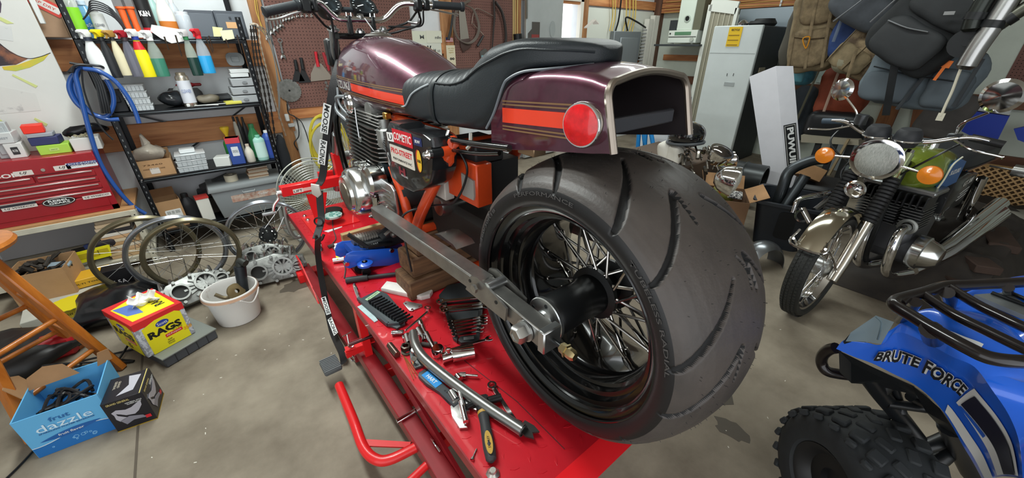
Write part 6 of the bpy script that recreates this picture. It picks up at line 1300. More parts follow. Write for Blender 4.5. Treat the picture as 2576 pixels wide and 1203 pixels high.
# ---------------- frut box, oil filter box ----------------
fb = open_box('drink_carton', 'light blue sparkling water carton torn open at the top', (-.69, 1.95, 0), (.225, .23, .19), -.06, mat('62aede', .45), (None, None, None, None), cat='carton')
for M, sgn in ((frame((0, -.118, .095), (1, 0, 0), (0, 0, 1)), 1), (frame((.1155, 0, .095), (0, 1, 0), (0, 0, 1)), 0)):
    W2 = .112
    def wv(x, a): return a+.014*sin((x/W2)*2.6+.6)
    N_ = 14; P_ = [(-W2+2*W2*k/N_, wv(-W2+2*W2*k/N_, -.035)) for k in range(N_+1)]
    obj('blue_wave', G().prism([(-W2, -.094), (W2, -.094)]+P_[::-1], 0, .0006, M=M), mat('1f6cb4', .45), fb)
    obj('white_wave', G().prism([(x, y+.004) for x, y in P_]+[(x, y+.0015) for x, y in P_[::-1]], .0003, .001, M=M), mat('e4eef4', .4), fb)
    if sgn:
        text('frut', M @ MX.Translation((-.005, .058, .001)), .055, .02, mat('2c6aa8', .4), fb); text('dazzle', M @ MX.Translation((.0, .03, .001)), .15, .032, mat('cfe6f4', .4), fb, .0)
        text('SPARKLING WATER BEVERAGE', M @ MX.Translation((0, .008, .001)), .15, .006, mat('2c5a94', .4), fb)
        obj('leaf_banner', G().prism([(-.085+.17*k/12, -.022+.012*sin(pi*k/12)+.012*(k/12-.5)) for k in range(13)]+[(.085-.17*k/12, -.022-.014*sin(pi*k/12)-.012*(k/12-.5)) for k in range(1, 12)], .0008, .0014, M=M), mat('1d5ca4', .4), fb)
        text('fruit flavor', M @ MX.Translation((0, -.022, .0016)), .07, .010, WHT, fb)
    for k in range(9):
        r = random.uniform(.003, .008); obj('bubble_print', G().lathe([(r, 0), (r, .0008), (r-.0012, .0008), (r-.0012, 0)], V((random.uniform(-.09, .1), random.uniform(-.075, -.05), .0005)), (0, 0, 1), 14, M=M, caps=False), mat('8fc8ec', .4), fb)
obj('torn_flap', G().prism([(-.11, 0), (.03, 0), (.02, .02), (-.0, .06), (-.05, .075), (-.10, .05)], 0, .003, M=frame((-.0, .08, .185), (1, .1, 0), (0, .3, 1))), CARD2, fb)
obj('torn_flap', G().prism([(-.1, 0), (.0, 0), (-.01, .07), (-.07, .085), (-.11, .05)], 0, .003, M=frame((-.112, 0.02, .185), (0, -1, 0), (-.5, 0, 1))), CARD2, fb)
obj('torn_flap', G().prism([(-.02, 0), (.03, 0), (.035, .05), (.0, .055)], 0, .003, M=frame((.10, .10, .185), (1, .6, 0), (0, .1, 1))), CARD2, fb)
g = G(); random.seed(8)
for k in range(12): g.tube(bez([(random.uniform(-.09, .09), random.uniform(-.09, .09), .10), (random.uniform(-.08, .08), random.uniform(-.08, .08), .15), (random.uniform(-.09, .09), random.uniform(-.08, .09), .13)], 5), .006, 6)
obj('tangled_cable', g, mat('1d1b1c', .5), fb)['kind'] = 'stuff'
g = G(); random.seed(11)
for k in range(8):
    P_ = [(-.75+random.uniform(-.12, .2), 2.22+random.uniform(-.06, .2), .005+random.uniform(.0, .05)) for _ in range(4)]; g.tube(bez(P_, 6), .005, 6)
one('cable_tangle', g, mat('171719', .5), 'tangle of black cables on the floor behind the blue drink carton', 'cable', kind='stuff')
one('black_rope', G().tube(bez([(-.95, 1.70, .006), (-.85, 1.85, .006), (-.82, 1.98, .006), (-.9, 2.2, .006)], 6), .004, 6), BLK, 'thin black cord on the floor at the bottom left', 'cord')
gg = thing('filter_box', 'black and white box with a chrome swan photo, gold bottom edge', 'box', (-.515, 1.865, 0), radians(-8))
w_, l_, h_ = .125, .15, .155
obj('carton', G().box((0, 0, h_/2), (w_, l_, h_), bev=.0015), mat('1d1c22', .35), gg)
for nm, M, ww in (('f', frame((0, -l_/2-.0005, h_/2), (1, 0, 0), (0, 0, 1)), w_), ('s', frame((w_/2+.0005, 0, h_/2), (0, 1, 0), (0, 0, 1)), l_)):
    obj('gold_edge', G().prism([(-ww/2, -h_/2), (ww/2, -h_/2), (ww/2, -h_/2+.004), (-ww/2, -h_/2+.004)], 0, .0006, M=M), mat('c9a83a', .3, .6), gg)
    sw = [(-.35, .12), (-.38, .22), (-.25, .27), (-.05, .2), (.1, .22), (.38, .36), (.35, .2), (.22, .05), (.1, -.02), (-.1, .02), (-.2, .1), (-.3, .16), (-.28, .08), (-.1, -.06), (-.3, -.12), (-.36, -.02)]
    obj('swan_print', G().prism([(a*ww, b*h_-.01) for a, b in sw], .0006, .0012, M=M), mat('c8c8d8', .2, .5), gg)
    obj('swan_print', G().prism([(-.3*ww, -.16*h_), (-.05*ww, -.10*h_), (.25*ww, -.2*h_), (.3*ww, -.3*h_), (.0, -.26*h_), (-.2*ww, -.34*h_)], .0006, .0012, M=M), mat('9c9cac', .2, .5), gg)
    text('GRAND GENERAL', M @ MX.Translation((-.12*ww, .42*h_, .0008)), ww*.55, h_*.06, mat('c9b878', .4), gg); text('UNIVERSAL STYLE\nCLASSIC SWAN', M @ MX.Translation((.22*ww, .3*h_, .0008)), ww*.4, h_*.08, WHT, gg)
    obj('red_tag', G().prism([(.28*ww, -.34*h_), (.42*ww, -.34*h_), (.42*ww, -.24*h_), (.28*ww, -.24*h_)], .0006, .0012, M=M), mat('c8202c', .4), gg)
obj('swan_print', G().prism([(-.02, -.05), (.03, -.04), (.04, .05), (.0, .06), (.01, .0)], h_+.0003, h_+.001), mat('d8d8e4', .2, .5), gg); obj('top_line', G().box((.055, 0, h_+.0006), (.003, l_, .001)), mat('d8c878', .4), gg)
text('GRAND\nGENERAL', frame((-.03, .02, h_+.001), (0, -1, 0), (1, 0, 0)), .05, .02, mat('b8b0a0', .4), gg)
# ---------------- bucket, crankcases, rims ----------------
bc = V((-.10, 2.36, 0)); bu = thing('bucket', 'white plastic bucket with a dark part standing in it', 'bucket', tuple(bc))
PL = mat('dcdad6', .45, 0, 0, 14, 'b9aaa0', .1, thr=(.25, .4))
obj('shell', G().lathe([(.001, .004), (.098, .004), (.100, 0), (.104, .004), (.122, .165), (.134, .165), (.136, .172), (.134, .185), (.130, .192), (.124, .192), (.121, .185), (.119, .16), (.098, .01), (.001, .01)], (0, 0, 0), (0, 0, 1), 48), PL, bu)
obj('stained_rim', G().lathe([(.1365, .172), (.135, .188)], (0, 0, 0), (0, 0, 1), 48, caps=False), mat('cfa88c', .5), bu)
obj('bail_handle', G().tube(bez([(.03+.0, -.137, .17), (.075, -.118, .13), (.11, -.085, .15), (.128, -.05, .172)], 6), .004, 6), mat('d4d0cc', .4), bu)
pt_ = thing('drive_part', 'dark shaft and gear part standing in the white bucket', 'engine part', (bc.x+.05, bc.y+.02, .06))
obj('shaft', G().tube([(.0, .0, .0), (.01, .01, .10), (.03, .03, .22)], [.022, .026, .03], 16), mat('2c3034', .4, .5), pt_); obj('elbow', G().tube(bez([(.03, .03, .22), (.04, .03, .25), (.06, .0, .24)], 4), .02, 12), mat('3a3d3a', .5, .5), pt_)
obj('gear_disc', G().lathe([(.012, 0), (.045, 0), (.045, .016), (.03, .02), (.012, .02)], (-.03, -.02, .10), (.5, -.7, .5), 24), mat('8a7a58', .4, .8), pt_); obj('lever', G().tube(bez([(-.03, -.03, .09), (-.08, -.02, .08), (-.12, .0, .11)], 4), .01, 8), mat('6a5f4a', .5, .7), pt_)
def crankcase(label, loc, rz, s=1, seed=1, rot=None):
    random.seed(seed); t = thing('crankcase', label, 'crankcase', loc, rz, 'engine crankcases on the floor', rot=rot)
    g = G().prism([(-.16*s, 0), (-.18*s, .07*s), (-.12*s, .13*s), (.02*s, .15*s), (.10*s, .12*s), (.17*s, .10*s), (.18*s, .02*s), (.12*s, -.02*s), (-.08*s, -.02*s)], -.06*s, .06*s, 'y', bev=.006)
    obj('shell', g, CAST, t)
    g = G()
    for x, z, r in ((-.08, .06, .042), (.05, .065, .050), (.13, .05, .028)):
        g.lathe([(r*s*1.15, 0), (r*s*1.15, .03*s), (r*s*.92, .03*s), (r*s*.88, .0)], (x*s, -.06*s, z*s), (0, -1, 0), 28, caps=False)
    obj('bearing_rings', g, CAST, t)
    for x, z, r in ((-.08, .06, .042), (.05, .065, .050), (.13, .05, .028)): obj('bore', G().rod((x*s, -.061*s, z*s), (x*s, -.064*s, z*s), r*.88*s, 24), mat('2b2b2a', .6), t)
    g = G()
    for k in range(14):
        a = k*2*pi/14; r = random.uniform(.06, .09); x, z = .05+cos(a)*.11, .06+sin(a)*.07
        g.beam(((.05)*s, -.07*s, .06*s), (x*s, -.066*s, z*s), .006*s, .012*s)
    for k in range(12):
        a = k*2*pi/12; g.rod(((.0+.17*cos(a))*s, -.06*s, (.06+.075*sin(a))*s), ((.0+.17*cos(a))*s, -.085*s, (.06+.075*sin(a))*s), .009*s, 8)
    obj('ribs', g, CAST, t)['kind'] = 'stuff'
    g = G()
    for k in range(6): g.tube(bez([(-.15*s+k*.05*s, -.02*s, .10*s), (-.13*s+k*.05*s, .0, .17*s), (-.12*s+k*.05*s, .05*s, .14*s)], 4), .008*s, 6)
    for k in range(5): g.rod((-.13*s+k*.055*s, .02*s, .13*s), (-.13*s+k*.055*s, .02*s, .165*s), .006*s, 8)
    obj('studs', g, STL, t)
    return t
crankcase('aluminium crankcase half lying behind the left side of the bucket', (-.26, 2.68, .02), .25, 1.0, 2, rot=(-.7, 0, .3))
crankcase('aluminium crankcase half with open bores right of the bucket', (.15, 2.66, .02), -.3, 1.05, 5, rot=(-.35, 0, -.15))
crankcase('third aluminium crankcase casting behind the right-hand crankcase', (.14, 2.86, .03), -.2, .95, 9, rot=(-.5, 0, -.3))
def rim(label, c, R, m, m2, rz, tilt=.12, r=.014):
    t = thing('wheel_rim', label, 'wheel rim', c, 0, 'wheel rims leaning by the bench', rot=(tilt, 0, rz))
    obj('hoop', G().lathe([(R-.012, -.018), (R, -.022), (R+.006, -.02), (R+.004, -.014), (R-.008, -.006), (R-.012, 0), (R-.008, .006), (R+.004, .014), (R+.006, .02), (R, .022), (R-.012, .018), (R-.02, 0), (R-.012, -.018)], (0, 0, 0), (0, 1, 0), 72, caps=False), m, t)
    g = G()
    for k in range(16):
        a = k*2*pi/16; b = a+.5*(-1)**k; g.rod((R*.96*cos(a), 0, R*.96*sin(a)), (R*.2*cos(b)-.02, .02, R*.2*sin(b)), .0014, 4)
    obj('loose_spokes', g, STL, t); return t
GD = mat('7f7862', .32, .85); SV = mat('9fa3aa', .25, .9)
rim('tarnished gold wheel rim, leftmost of the three', (-.43, 2.96, .26), .245, GD, STL, .05)
rim('silver wheel rim between the two gold ones', (-.29, 2.90, .25), .24, SV, STL, .0)
rim('tarnished gold wheel rim, rightmost and nearest of the three', (-.22, 2.83, .245), .235, GD, STL, -.05)
ww_ = thing('spoked_wheel', 'laced motorcycle wheel with a black hub leaning under the shelf unit', 'wheel', (.19, 2.90, .235), 0, rot=(.1, 0, -.1))
R = .235
obj('hoop', G().lathe([(R-.012, -.018), (R, -.022), (R+.006, -.02), (R+.004, -.014), (R-.008, -.006), (R-.012, 0), (R-.008, .006), (R+.004, .014), (R+.006, .02), (R, .022), (R-.012, .018), (R-.02, 0), (R-.012, -.018)], (0, 0, 0), (0, 1, 0), 80, caps=False), SV, ww_)
hb_ = obj('hub', G().lathe([(.001, -.04), (.03, -.04), (.034, -.03), (.055, -.03), (.055, -.02), (.03, -.015), (.03, .02), (.05, .03), (.001, .03)], (0, 0, 0), (0, 1, 0), 28), BLK, ww_)
g = G()
for k in range(8): a = k*pi/4; g.rod((.04*cos(a), -.03, .04*sin(a)), (.04*cos(a), -.036, .04*sin(a)), .005, 8)
obj('hub_bolts', g, CHR, hb_)
for k in range(32):
    a = k*2*pi/32; b = a+(.9 if k % 2 else -.9); y = -.025 if k % 4 < 2 else .02
    obj('spoke', G().rod((.048*cos(b), y, .048*sin(b)), ((R-.014)*cos(a), 0, (R-.014)*sin(a)), .0016, 5), CHR, ww_)
# ---------------- fan ----------------
fc = V((.60, 3.22, .36)); fn = thing('floor_fan', 'round wire-guarded floor fan standing behind the wheel vise', 'fan', (fc.x, fc.y, 0), 0)
CG = mat('bfc2b8', .35, .6); RF = .25
g = G()
for k in range(12): rr = .05+k*.0175; g.torus((0, -.05-.03*(1-(rr/RF)**2), fc.z), rr, .0016, (0, 1, 0), 48, 4)
for k in range(60):
    a = k*2*pi/60; P_ = [(q*RF*cos(a+.35*(1-q)), -.05-.03*(1-q*q), fc.z+q*RF*sin(a+.35*(1-q))) for q in (.2, .4, .6, .8, 1)]; g.tube(P_, .0012, 4)
obj('wire_guard', g, CG, fn)['kind'] = 'stuff'
obj('guard_rim', G().torus((0, -.05, fc.z), RF, .005, (0, 1, 0), 60, 6).torus((0, .05, fc.z), RF, .005, (0, 1, 0), 60, 6), CG, fn)
obj('badge', G().lathe([(.001, 0), (.05, 0), (.052, .01), (.001, .014)], (0, -.078, fc.z), (0, -1, 0), 28), mat('8f938c', .4), fn)
for k in range(4):
    a = k*pi/2+.3; g = G().grid(lambda u, v, a=a: V(((.04+u*.18)*cos(a+(v-.5)*.9), -.01+.04*(v-.5), fc.z+(.04+u*.18)*sin(a+(v-.5)*.9))), 6, 6, .002); obj('blade', g, mat('a9aba0', .35, .7), fn)
obj('motor', G().rod((0, .0, fc.z), (0, .14, fc.z), .06, 24), mat('3a3c3e', .5), fn); obj('stand', G().tube(bez([(-.2, 0, .012), (-.27, 0, .1), (-.26, 0, fc.z)], 5), .012, 8).tube(bez([(.2, 0, .012), (.27, 0, .1), (.26, 0, fc.z)], 5), .012, 8).tube([(-.2, -.1, .012), (-.2, .12, .012)], .012, 8).tube([(.2, -.1, .012), (.2, .12, .012)], .012, 8).tube([(-.2, 0, .012), (.2, 0, .012)], .012, 8), mat('8a8c88', .5), fn)
# ---------------- wall tools ----------------
YP = YW-.052
yh = thing('yellow_hose', 'coil of yellow hose hanging on the back wall behind the strap', 'hose', (1.0, YP-.03, .62), w=1)
YHM = mat('c9b83a', .5); c = W(812, 352, 'y', YP-.06)
for k in range(9):
    g = G(); n = 30; P_ = [c+V(((.10+.012*k)*cos(a)+.008*k, -.012*(k % 3)-.004*k, (.20+.016*(k % 5))*sin(a)-.01*k)) for a in [q*2*pi/n for q in range(n)]]; g.tube(P_, .009, 7, True); obj('hose_loop', g, YHM, yh)
obj('hose_loop', G().tube(bez([c+V((.05, -.04, -.1)), c+V((.2, -.05, -.2)), c+V((.34, -.05, -.34))], 5), .009, 7), YHM, yh)
sb = one('circular_saw_disc', G().prism([((.088+.006*(k % 2))*cos(k*pi/30), (.088+.006*(k % 2))*sin(k*pi/30)) for k in range(60)], 0, .0025), mat('c2c3be', .25, .9, 0, 30, '9a9b96', thr=(.3, .6)), 'round circular saw blade hung on the pegboard', 'saw blade', tuple(W(728, 228, 'y', YP)), rot=(pi/2, 0, 0))
obj('arbor_hole', G().rod((0, 0, .0025), (0, 0, .003), .008, 16), BLK, sb)
def wall_wrench(a, b, w, label, group='wrenches on the pegboard', Y=None, m=POL):
    A_, B_ = W(*a, 'y', Y or YP), W(*b, 'y', Y or YP); L_ = (B_-A_).length
    t = wrench('wall_wrench', V((-L_/2, 0, 0)), V((L_/2, 0, 0)), w, label, group, m); d = B_-A_; M = frame((A_+B_)/2, d, V((0, -1, 0)).cross(d)); t.rotation_euler = M.to_euler(); t.location = (A_+B_)/2; return t
ws = [((664, 28), (676, 100)), ((673, 28), (686, 88)), ((682, 28), (694, 80)), ((691, 28), (702, 74)), ((700, 28), (709, 69)), ((708, 28), (716, 55)), ((716, 28), (723, 52)), ((724, 28), (731, 50)), ((733, 28), (738, 47)), ((745, 30), (749, 44)), ((757, 30), (760, 43)), ((769, 31), (772, 43)), ((782, 31), (784, 43)), ((794, 32), (796, 43))]
for i, (a, b) in enumerate(ws): wall_wrench(a, b, .028-.0014*i, ['longest', 'second longest', 'third longest', 'fourth longest', 'fifth longest', 'sixth', 'seventh', 'eighth', 'ninth', 'tenth', 'eleventh', 'twelfth', 'thirteenth', 'shortest'][i]+' wrench from the left in the row at the top of the pegboard')
wall_wrench((703, 97), (713, 148), .026, 'single combination wrench hanging below the wrench row')
t = thing('putty_knife', 'wide putty scraper with a red handle on the pegboard', 'scraper', tuple(W(800, 170, 'y', YP)), w=1)
q = [W(a, b, 'y', YP) for a, b in ((794, 158), (808, 160), (832, 190), (832, 200), (782, 205), (782, 185))]; obj('blade', G().prism([(p.x, p.z) for p in q], YP-.002, YP, 'y'), mat('c9bdb0', .3, .8), t)
obj('handle', G().tube([W(794, 130, 'y', YP-.01), W(796, 145, 'y', YP-.01), W(801, 168, 'y', YP-.01)], [.013, .011, .014], 10), mat('c22430', .4), t)
for i, (a, b, c_, lb) in enumerate((((742, 150), (752, 205), 'black', 'narrow black scraper at the left of the scrapers'), ((757, 145), (768, 208), 'black', 'wide black scraper beside the red-handled one'))):
    t = thing('scraper', lb, 'scraper', tuple(W(*a, 'y', YP)), w=1, group='black scrapers'); A_, B_ = W(*a, 'y', YP-.01), W(*b, 'y', YP-.01)
    obj('handle', G().tube([A_, A_+(B_-A_)*.45], [.012, .014], 10), mat('1f2022', .5), t); m_ = A_+(B_-A_)*.45; obj('blade', G().prism([(m_.x-.012, m_.z), (m_.x+.012, m_.z), (B_.x+.05, B_.z), (B_.x-.05, B_.z)], YP-.003, YP, 'y'), mat('3a3a3c', .4, .5), t)
t = one('red_pliers', G().tube([W(813, 132, 'y', YP-.01), W(822, 160, 'y', YP-.01), W(828, 178, 'y', YP-.01)], [.012, .012, .008], 8).tube([W(822, 140, 'y', YP-.01), W(824, 160, 'y', YP-.01), W(828, 178, 'y', YP-.01)], [.012, .012, .008], 8), mat('9e2830', .5), 'red-handled pliers hanging right of the scrapers', 'pliers', tuple(W(820, 150, 'y', YP)), w=1)
g = G(); 
for k, (a, b) in enumerate(((820, 208), (823, 216), (820, 224))): c_ = W(a, b, 'y', YP-.006); g.prism([(c_.x+(.016 if j % 2 else .009)*cos(j*pi/6), c_.z+(.016 if j % 2 else .009)*sin(j*pi/6)) for j in range(12)], YP-.004-.003*k, YP-.002-.003*k, 'y')
one('sprocket_keys', g, STL, 'bunch of small silver star-shaped wrenches on the pegboard', 'wrench', tuple(W(820, 215, 'y', YP)), w=1)
t = thing('cable_bundle', 'white plug and black cords hanging on the rail under the pegboard', 'cable', tuple(W(735, 300, 'y', YP)), w=1)
obj('plug', G().box(W(722, 296, 'y', YP-.02), (.03, .03, .06), bev=.005), WHT, t); obj('plug', G().box(W(733, 315, 'y', YP-.02), (.05, .03, .03), bev=.005), mat('b9bbbb', .5), t)
obj('cord', G().tube(bez([W(722, 262, 'y', YP-.02), W(726, 285, 'y', YP-.02), W(745, 298, 'y', YP-.02), W(752, 340, 'y', YP-.02), W(740, 360, 'y', YP-.02), W(750, 378, 'y', YP-.02)], 6), .005, 6).tube(bez([W(735, 290, 'y', YP-.02), W(760, 310, 'y', YP-.02), W(780, 370, 'y', YP-.02), W(785, 410, 'y', YP-.02)], 6), .004, 6), mat('26292c', .5), t)
g = G().tube(bez([W(660, 70, 'y', YP), W(645, 30, 'y', YP), W(640, -10, 'y', YP)], 5), .004, 5).tube(bez([W(645, 0, 'y', YP), W(655, 60, 'y', YP), W(668, 90, 'y', YP)], 5), .003, 5)
one('yellow_wire', g, mat('c9a850', .6), 'yellow wires running down the stud left of the wrench row', 'wire', tuple(W(650, 30, 'y', YP)), w=1)
# posters between the studs
def poster(label, P_, m, texts, Y=YW-.043):
    q = [W(a, b, 'y', Y) for a, b in P_]; x0, x1 = min(p.x for p in q), max(p.x for p in q); z0, z1 = min(p.z for p in q), max(p.z for p in q)
    t = thing('poster', label, 'poster', (x0, Y, z0), w=1); s_ = obj('sheet', G().box2((x0, Y-.001, z0), (x1, Y+.001, z1)), m, t)
    for s, u, v, w, h, c, b in texts: text(s, frame((x0+(x1-x0)*u, Y-.0012, z0+(z1-z0)*v), (1, 0, 0), (0, 0, 1)), (x1-x0)*w, (z1-z0)*h, mat(c, .6), s_, b)
poster('long white banner with dark blue POW lettering behind the handlebar', ((955, 76), (1112, 108)), mat('d9dbc8', .7), [('POW', .2, .45, .3, .7, '1d2256', .05), ('M us', .72, .5, .2, .35, '6a6c6a', .01)])
poster('white banner with large black lettering right above the fuel tank', ((1040, 108), (1114, 170)), mat('d6d8cc', .7), [('ROW', .35, .75, .55, .3, '1b1c24', .05), ('M us', .82, .7, .25, .14, '6a6c6a', .01), ('|||||', .8, .2, .3, .3, '9a9c9c', 0)])
poster('small white sheet with mfm lettering on the stud', ((1071, 77), (1112, 108)), mat('dcdccb', .7), [('mfm', .75, .45, .4, .25, '3a3a40', .02)], YW-.046)
t = thing('flag_sticker', 'small american flag sticker on the wooden stud', 'sticker', tuple(W(1124, 100, 'y', YW-.042)), w=1)
p0, p1 = W(1121, 94, 'y', YW-.041), W(1140, 106, 'y', YW-.041); fw2 = p1.x-p0.x; fh = p0.z-p1.z
obj('field', G().box2((p0.x, YW-.0425, p1.z), (p1.x, YW-.0405, p0.z)), WHT, t)
for k in range(4): obj('stripe', G().box2((p0.x, YW-.0432, p1.z+fh*(2*k)/7), (p1.x, YW-.0425, p1.z+fh*(2*k+1)/7)), mat('b8434a', .6), t)
obj('canton', G().box2((p0.x, YW-.0438, p0.z-fh*.55), (p0.x+fw2*.45, YW-.043, p0.z)), mat('2d3a6a', .6), t)
poster('tall cream stick-on sign with small yellow and black print on the stud', ((1122, 114), (1152, 178)), mat('d9d0b4', .7), [('on the\nroad\nagain', .45, .8, .6, .22, 'a8914c', .01), ('oo', .5, .48, .45, .1, '1e1c1c', .05), ('get your\nmotor\nrunning', .5, .15, .7, .2, '8a7a4c', .01)], YW-.043)
# hand saw, cable loops on the second pegboard
t = thing('hand_saw', 'hand saw with a dark handle hanging on the second pegboard', 'saw', tuple(W(1165, 60, 'y', YP)), w=1)
q = [W(a, b, 'y', YP) for a, b in ((1153, 8), (1166, 6), (1180, 98), (1158, 102))]; obj('blade', G().prism([(p.x, p.z) for p in q], YP-.002, YP, 'y'), mat('a09a90', .45, .5), t)
q = [W(a, b, 'y', YP) for a, b in ((1156, 100), (1182, 96), (1184, 118), (1164, 132), (1158, 118))]; obj('handle', G().prism([(p.x, p.z) for p in q], YP-.012, YP+.003, 'y', bev=.004), mat('4a3833', .5), t)
g = G()
for k in range(3): g.tube(bez([W(a+2*k, b+k, 'y', YP-.03) for a, b in ((1180, 0), (1150, 20), (1140, 60), (1150, 95), (1175, 108), (1195, 95), (1203, 65), (1190, 25), (1170, 12))], 6), .006, 6)
one('cable_loop', g, mat('6a6058', .4), 'loops of grey cable hanging over the hand saw', 'cable', tuple(W(1170, 60, 'y', YP)), w=1)
g = G().tube([W(1140, 30, 'y', YP-.03), W(1134, 75, 'y', YP-.03), W(1128, 100, 'y', YP-.03)], [.010, .012, .016], 8)
one('rubber_hose_end', g, mat('2c2e30', .5), 'black rubber cable end hanging at the left of the cable loops', 'cable', tuple(W(1135, 60, 'y', YP)), w=1)
t = thing('wire_tool', 'thin bent wire tool with a black grip on the second pegboard', 'tool', tuple(W(1205, 60, 'y', YP)), w=1)
obj('wire', G().tube(bez([W(a, b, 'y', YP-.02) for a, b in ((1187, 60), (1192, 30), (1203, 22), (1240, 40), (1247, 45))], 4), .005, 6).tube([W(1190, 60, 'y', YP-.02), W(1216, 88, 'y', YP-.02)], .005, 6), mat('9a8a80', .4, .6), t)
obj('grip', G().tube([W(1216, 90, 'y', YP-.02), W(1201, 116, 'y', YP-.02)], [.011, .014], 8), mat('2b2a2b', .5), t)
g = G().tube(bez([W(a, b, 'y', YP-.04) for a, b in ((1246, 5), (1262, 30), (1271, 70), (1271, 110), (1255, 140), (1235, 158))], 6), .016, 8)
one('hydraulic_hose', g, mat('2c2523', .5), 'thick black hose curving down the right of the second pegboard', 'hose', tuple(W(1260, 60, 'y', YP)), w=1)
one('pegboard_bar', G().tube([W(1242, 0, 'y', YP-.03), W(1244, 42, 'y', YP-.03), W(1236, 150, 'y', YP-.03)], [.012, .012, .006], 8), mat('3a3230', .5, .3), 'slim dark bar hanging on the second pegboard', 'bar', tuple(W(1242, 60, 'y', YP)), w=1)
one('brush', G().rod(W(1302, 85, 'y', YP-.04), W(1304, 125, 'y', YP-.04), .05, 14), BLK, 'black cylinder hanging beside the metal door', 'cylinder', tuple(W(1302, 85, 'y', YP)), w=1)
t = thing('caliper_pack', 'silver and teal caliper tool hanging low on the second pegboard', 'caliper', tuple(W(1218, 150, 'y', YP)), w=1)
obj('frame', G().prism([(W(a, b, 'y', YP).x, W(a, b, 'y', YP).z) for a, b in ((1206, 130), (1218, 122), (1224, 125), (1226, 172), (1212, 172))], YP-.01, YP, 'y'), STL, t); obj('scale', G().prism([(W(a, b, 'y', YP).x, W(a, b, 'y', YP).z) for a, b in ((1210, 140), (1221, 138), (1223, 172), (1213, 172))], YP-.014, YP-.01, 'y'), mat('7fb2bc', .4), t)
# ---------------- along the right wall ----------------
def T(name, label, cat, p, **k): return thing(name, label, cat, tuple(p), w=1, **k)
fr = T('refrigerator', 'old white refrigerator with dark side and a yellow notice taped on its door', 'refrigerator', (5.22, 2.28, 0))
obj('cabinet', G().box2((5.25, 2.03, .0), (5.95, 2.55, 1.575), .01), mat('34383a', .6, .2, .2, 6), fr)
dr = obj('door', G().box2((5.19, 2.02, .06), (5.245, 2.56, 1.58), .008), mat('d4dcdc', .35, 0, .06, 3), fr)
obj('door_seam', G().box2((5.188, 2.03, 1.29), (5.19, 2.55, 1.294)), mat('8d9494', .5), fr); obj('base_grille', G().box2((5.20, 2.04, .0), (5.25, 2.54, .055)), mat('7d8486', .5), fr)
def xs_(x, y, X): return W(x, y, 'x', X)
p0, p1 = xs_(1836, 68, 5.187), xs_(1858, 117, 5.187); obj('notice', G().box2((5.184, p1.y, p1.z), (5.187, p0.y, p0.z)), mat('e8bf2a', .6), fr)
text('RECYCLE', frame((5.183, (p0.y+p1.y)/2, p0.z-.03), (0, -1, 0), (0, 0, 1)), .09, .022, mat('3a3426', .6), fr, .03)
for k in range(3): obj('notice_line', G().box2((5.182, p1.y+.02, p0.z-.09-.05*k), (5.184, p0.y-.01, p0.z-.082-.05*k)), mat('8a6a24', .6), fr)
p = xs_(1834, 212, 5.187); obj('maker_plate', G().box(p, (.004, .12, .045), bev=.001), mat('b9c2c4', .3, .4), fr)
for x in (1829, 1845): obj('handle_hole', G().box(xs_(x, 188, 5.187), (.003, .006, .03)), BLK, fr)
obj('switch_plate', G().box2((5.40, 2.015, .97), (5.56, 2.028, 1.14), .003), mat('9a927c', .5), fr)
one('small_chrome_parts', G().lathe([(.001, 0), (.05, 0), (.055, .03), (.03, .06), (.001, .07)], n=16).rod((-.08, 0, .02), (.1, 0, .03), .02), CHR, 'chrome parts lying on top of the white refrigerator', 'parts', (5.45, 2.35, 1.577))
one('dark_coil', G().torus((0, 0, .03), .12, .03, n=24, m=6).torus((.05, .0, .06), .09, .025, n=20, m=6), RUB, 'black coiled hose on top of the refrigerator', 'hose', (5.62, 2.2, 1.577))
one('sheet_metal', G().box2((5.98, 1.55, 1.25), (6.02, 2.65, 1.79)), mat('aebcc6', .35, .6), 'grey metal sheet standing against the wall above the refrigerator', 'sheet', (6, 2, 1.25), w=1)
sc = T('screen_door', 'white framed slatted screen door leaning against the right wall', 'screen door', (5.7, 2.85, 0))
A_, B_, C_, D_ = [W(x, y, 'x', 5.72) for x, y in ((1789, 12), (1856, 20), (1724, 330), (1770, 330))]; D_ = C_+(B_-A_)
for a, b, w in ((A_, C_, .05), (B_, D_, .04), (A_, B_, .14), (C_, D_, .08)): obj('frame_bar', G().beam(a, b, .04, w, (1, 0, 0)) if 0 else G().beam(a, b, w, .035, (1, 0, 0)), mat('e2e6de', .5), sc)
obj('mesh_panel', G().loft([[A_+V((.004, 0, 0)), B_+V((.004, 0, 0)), D_+V((.004, 0, 0)), C_+V((.004, 0, 0))], [A_+V((.008, 0, 0)), B_+V((.008, 0, 0)), D_+V((.008, 0, 0)), C_+V((.008, 0, 0))]]), mat('9a9684', .6), sc)
for k in range(4): q = .2+.2*k; obj('slat', G().beam(A_+(B_-A_)*q, C_+(D_-C_)*q, .008, .02, (1, 0, 0)), mat('c9c6b4', .5), sc)
one('wall_shelf', G().box2((5.62, 2.93, 1.36), (6.05, 3.62, 1.385), .003), mat('3a3f42', .5), 'dark metal shelf on the right wall holding the stereo', 'shelf', (5.8, 3.2, 1.36), w=1)
rc = T('stereo_receiver', 'white stereo receiver with a green display on the wall shelf', 'stereo', (5.8, 3.25, 1.387)); zr = 1.40
obj('case', G().box2((5.70, 3.03, zr), (6.0, 3.46, zr+.16), .005), mat('dfe6dc', .4), rc)
obj('face_groove', G().box2((5.694, 3.04, zr+.075), (5.70, 3.45, zr+.082)), BLK, rc); obj('display', G().box2((5.694, 3.12, zr+.10), (5.70, 3.36, zr+.14)), mat('5d8a68', .2), rc)
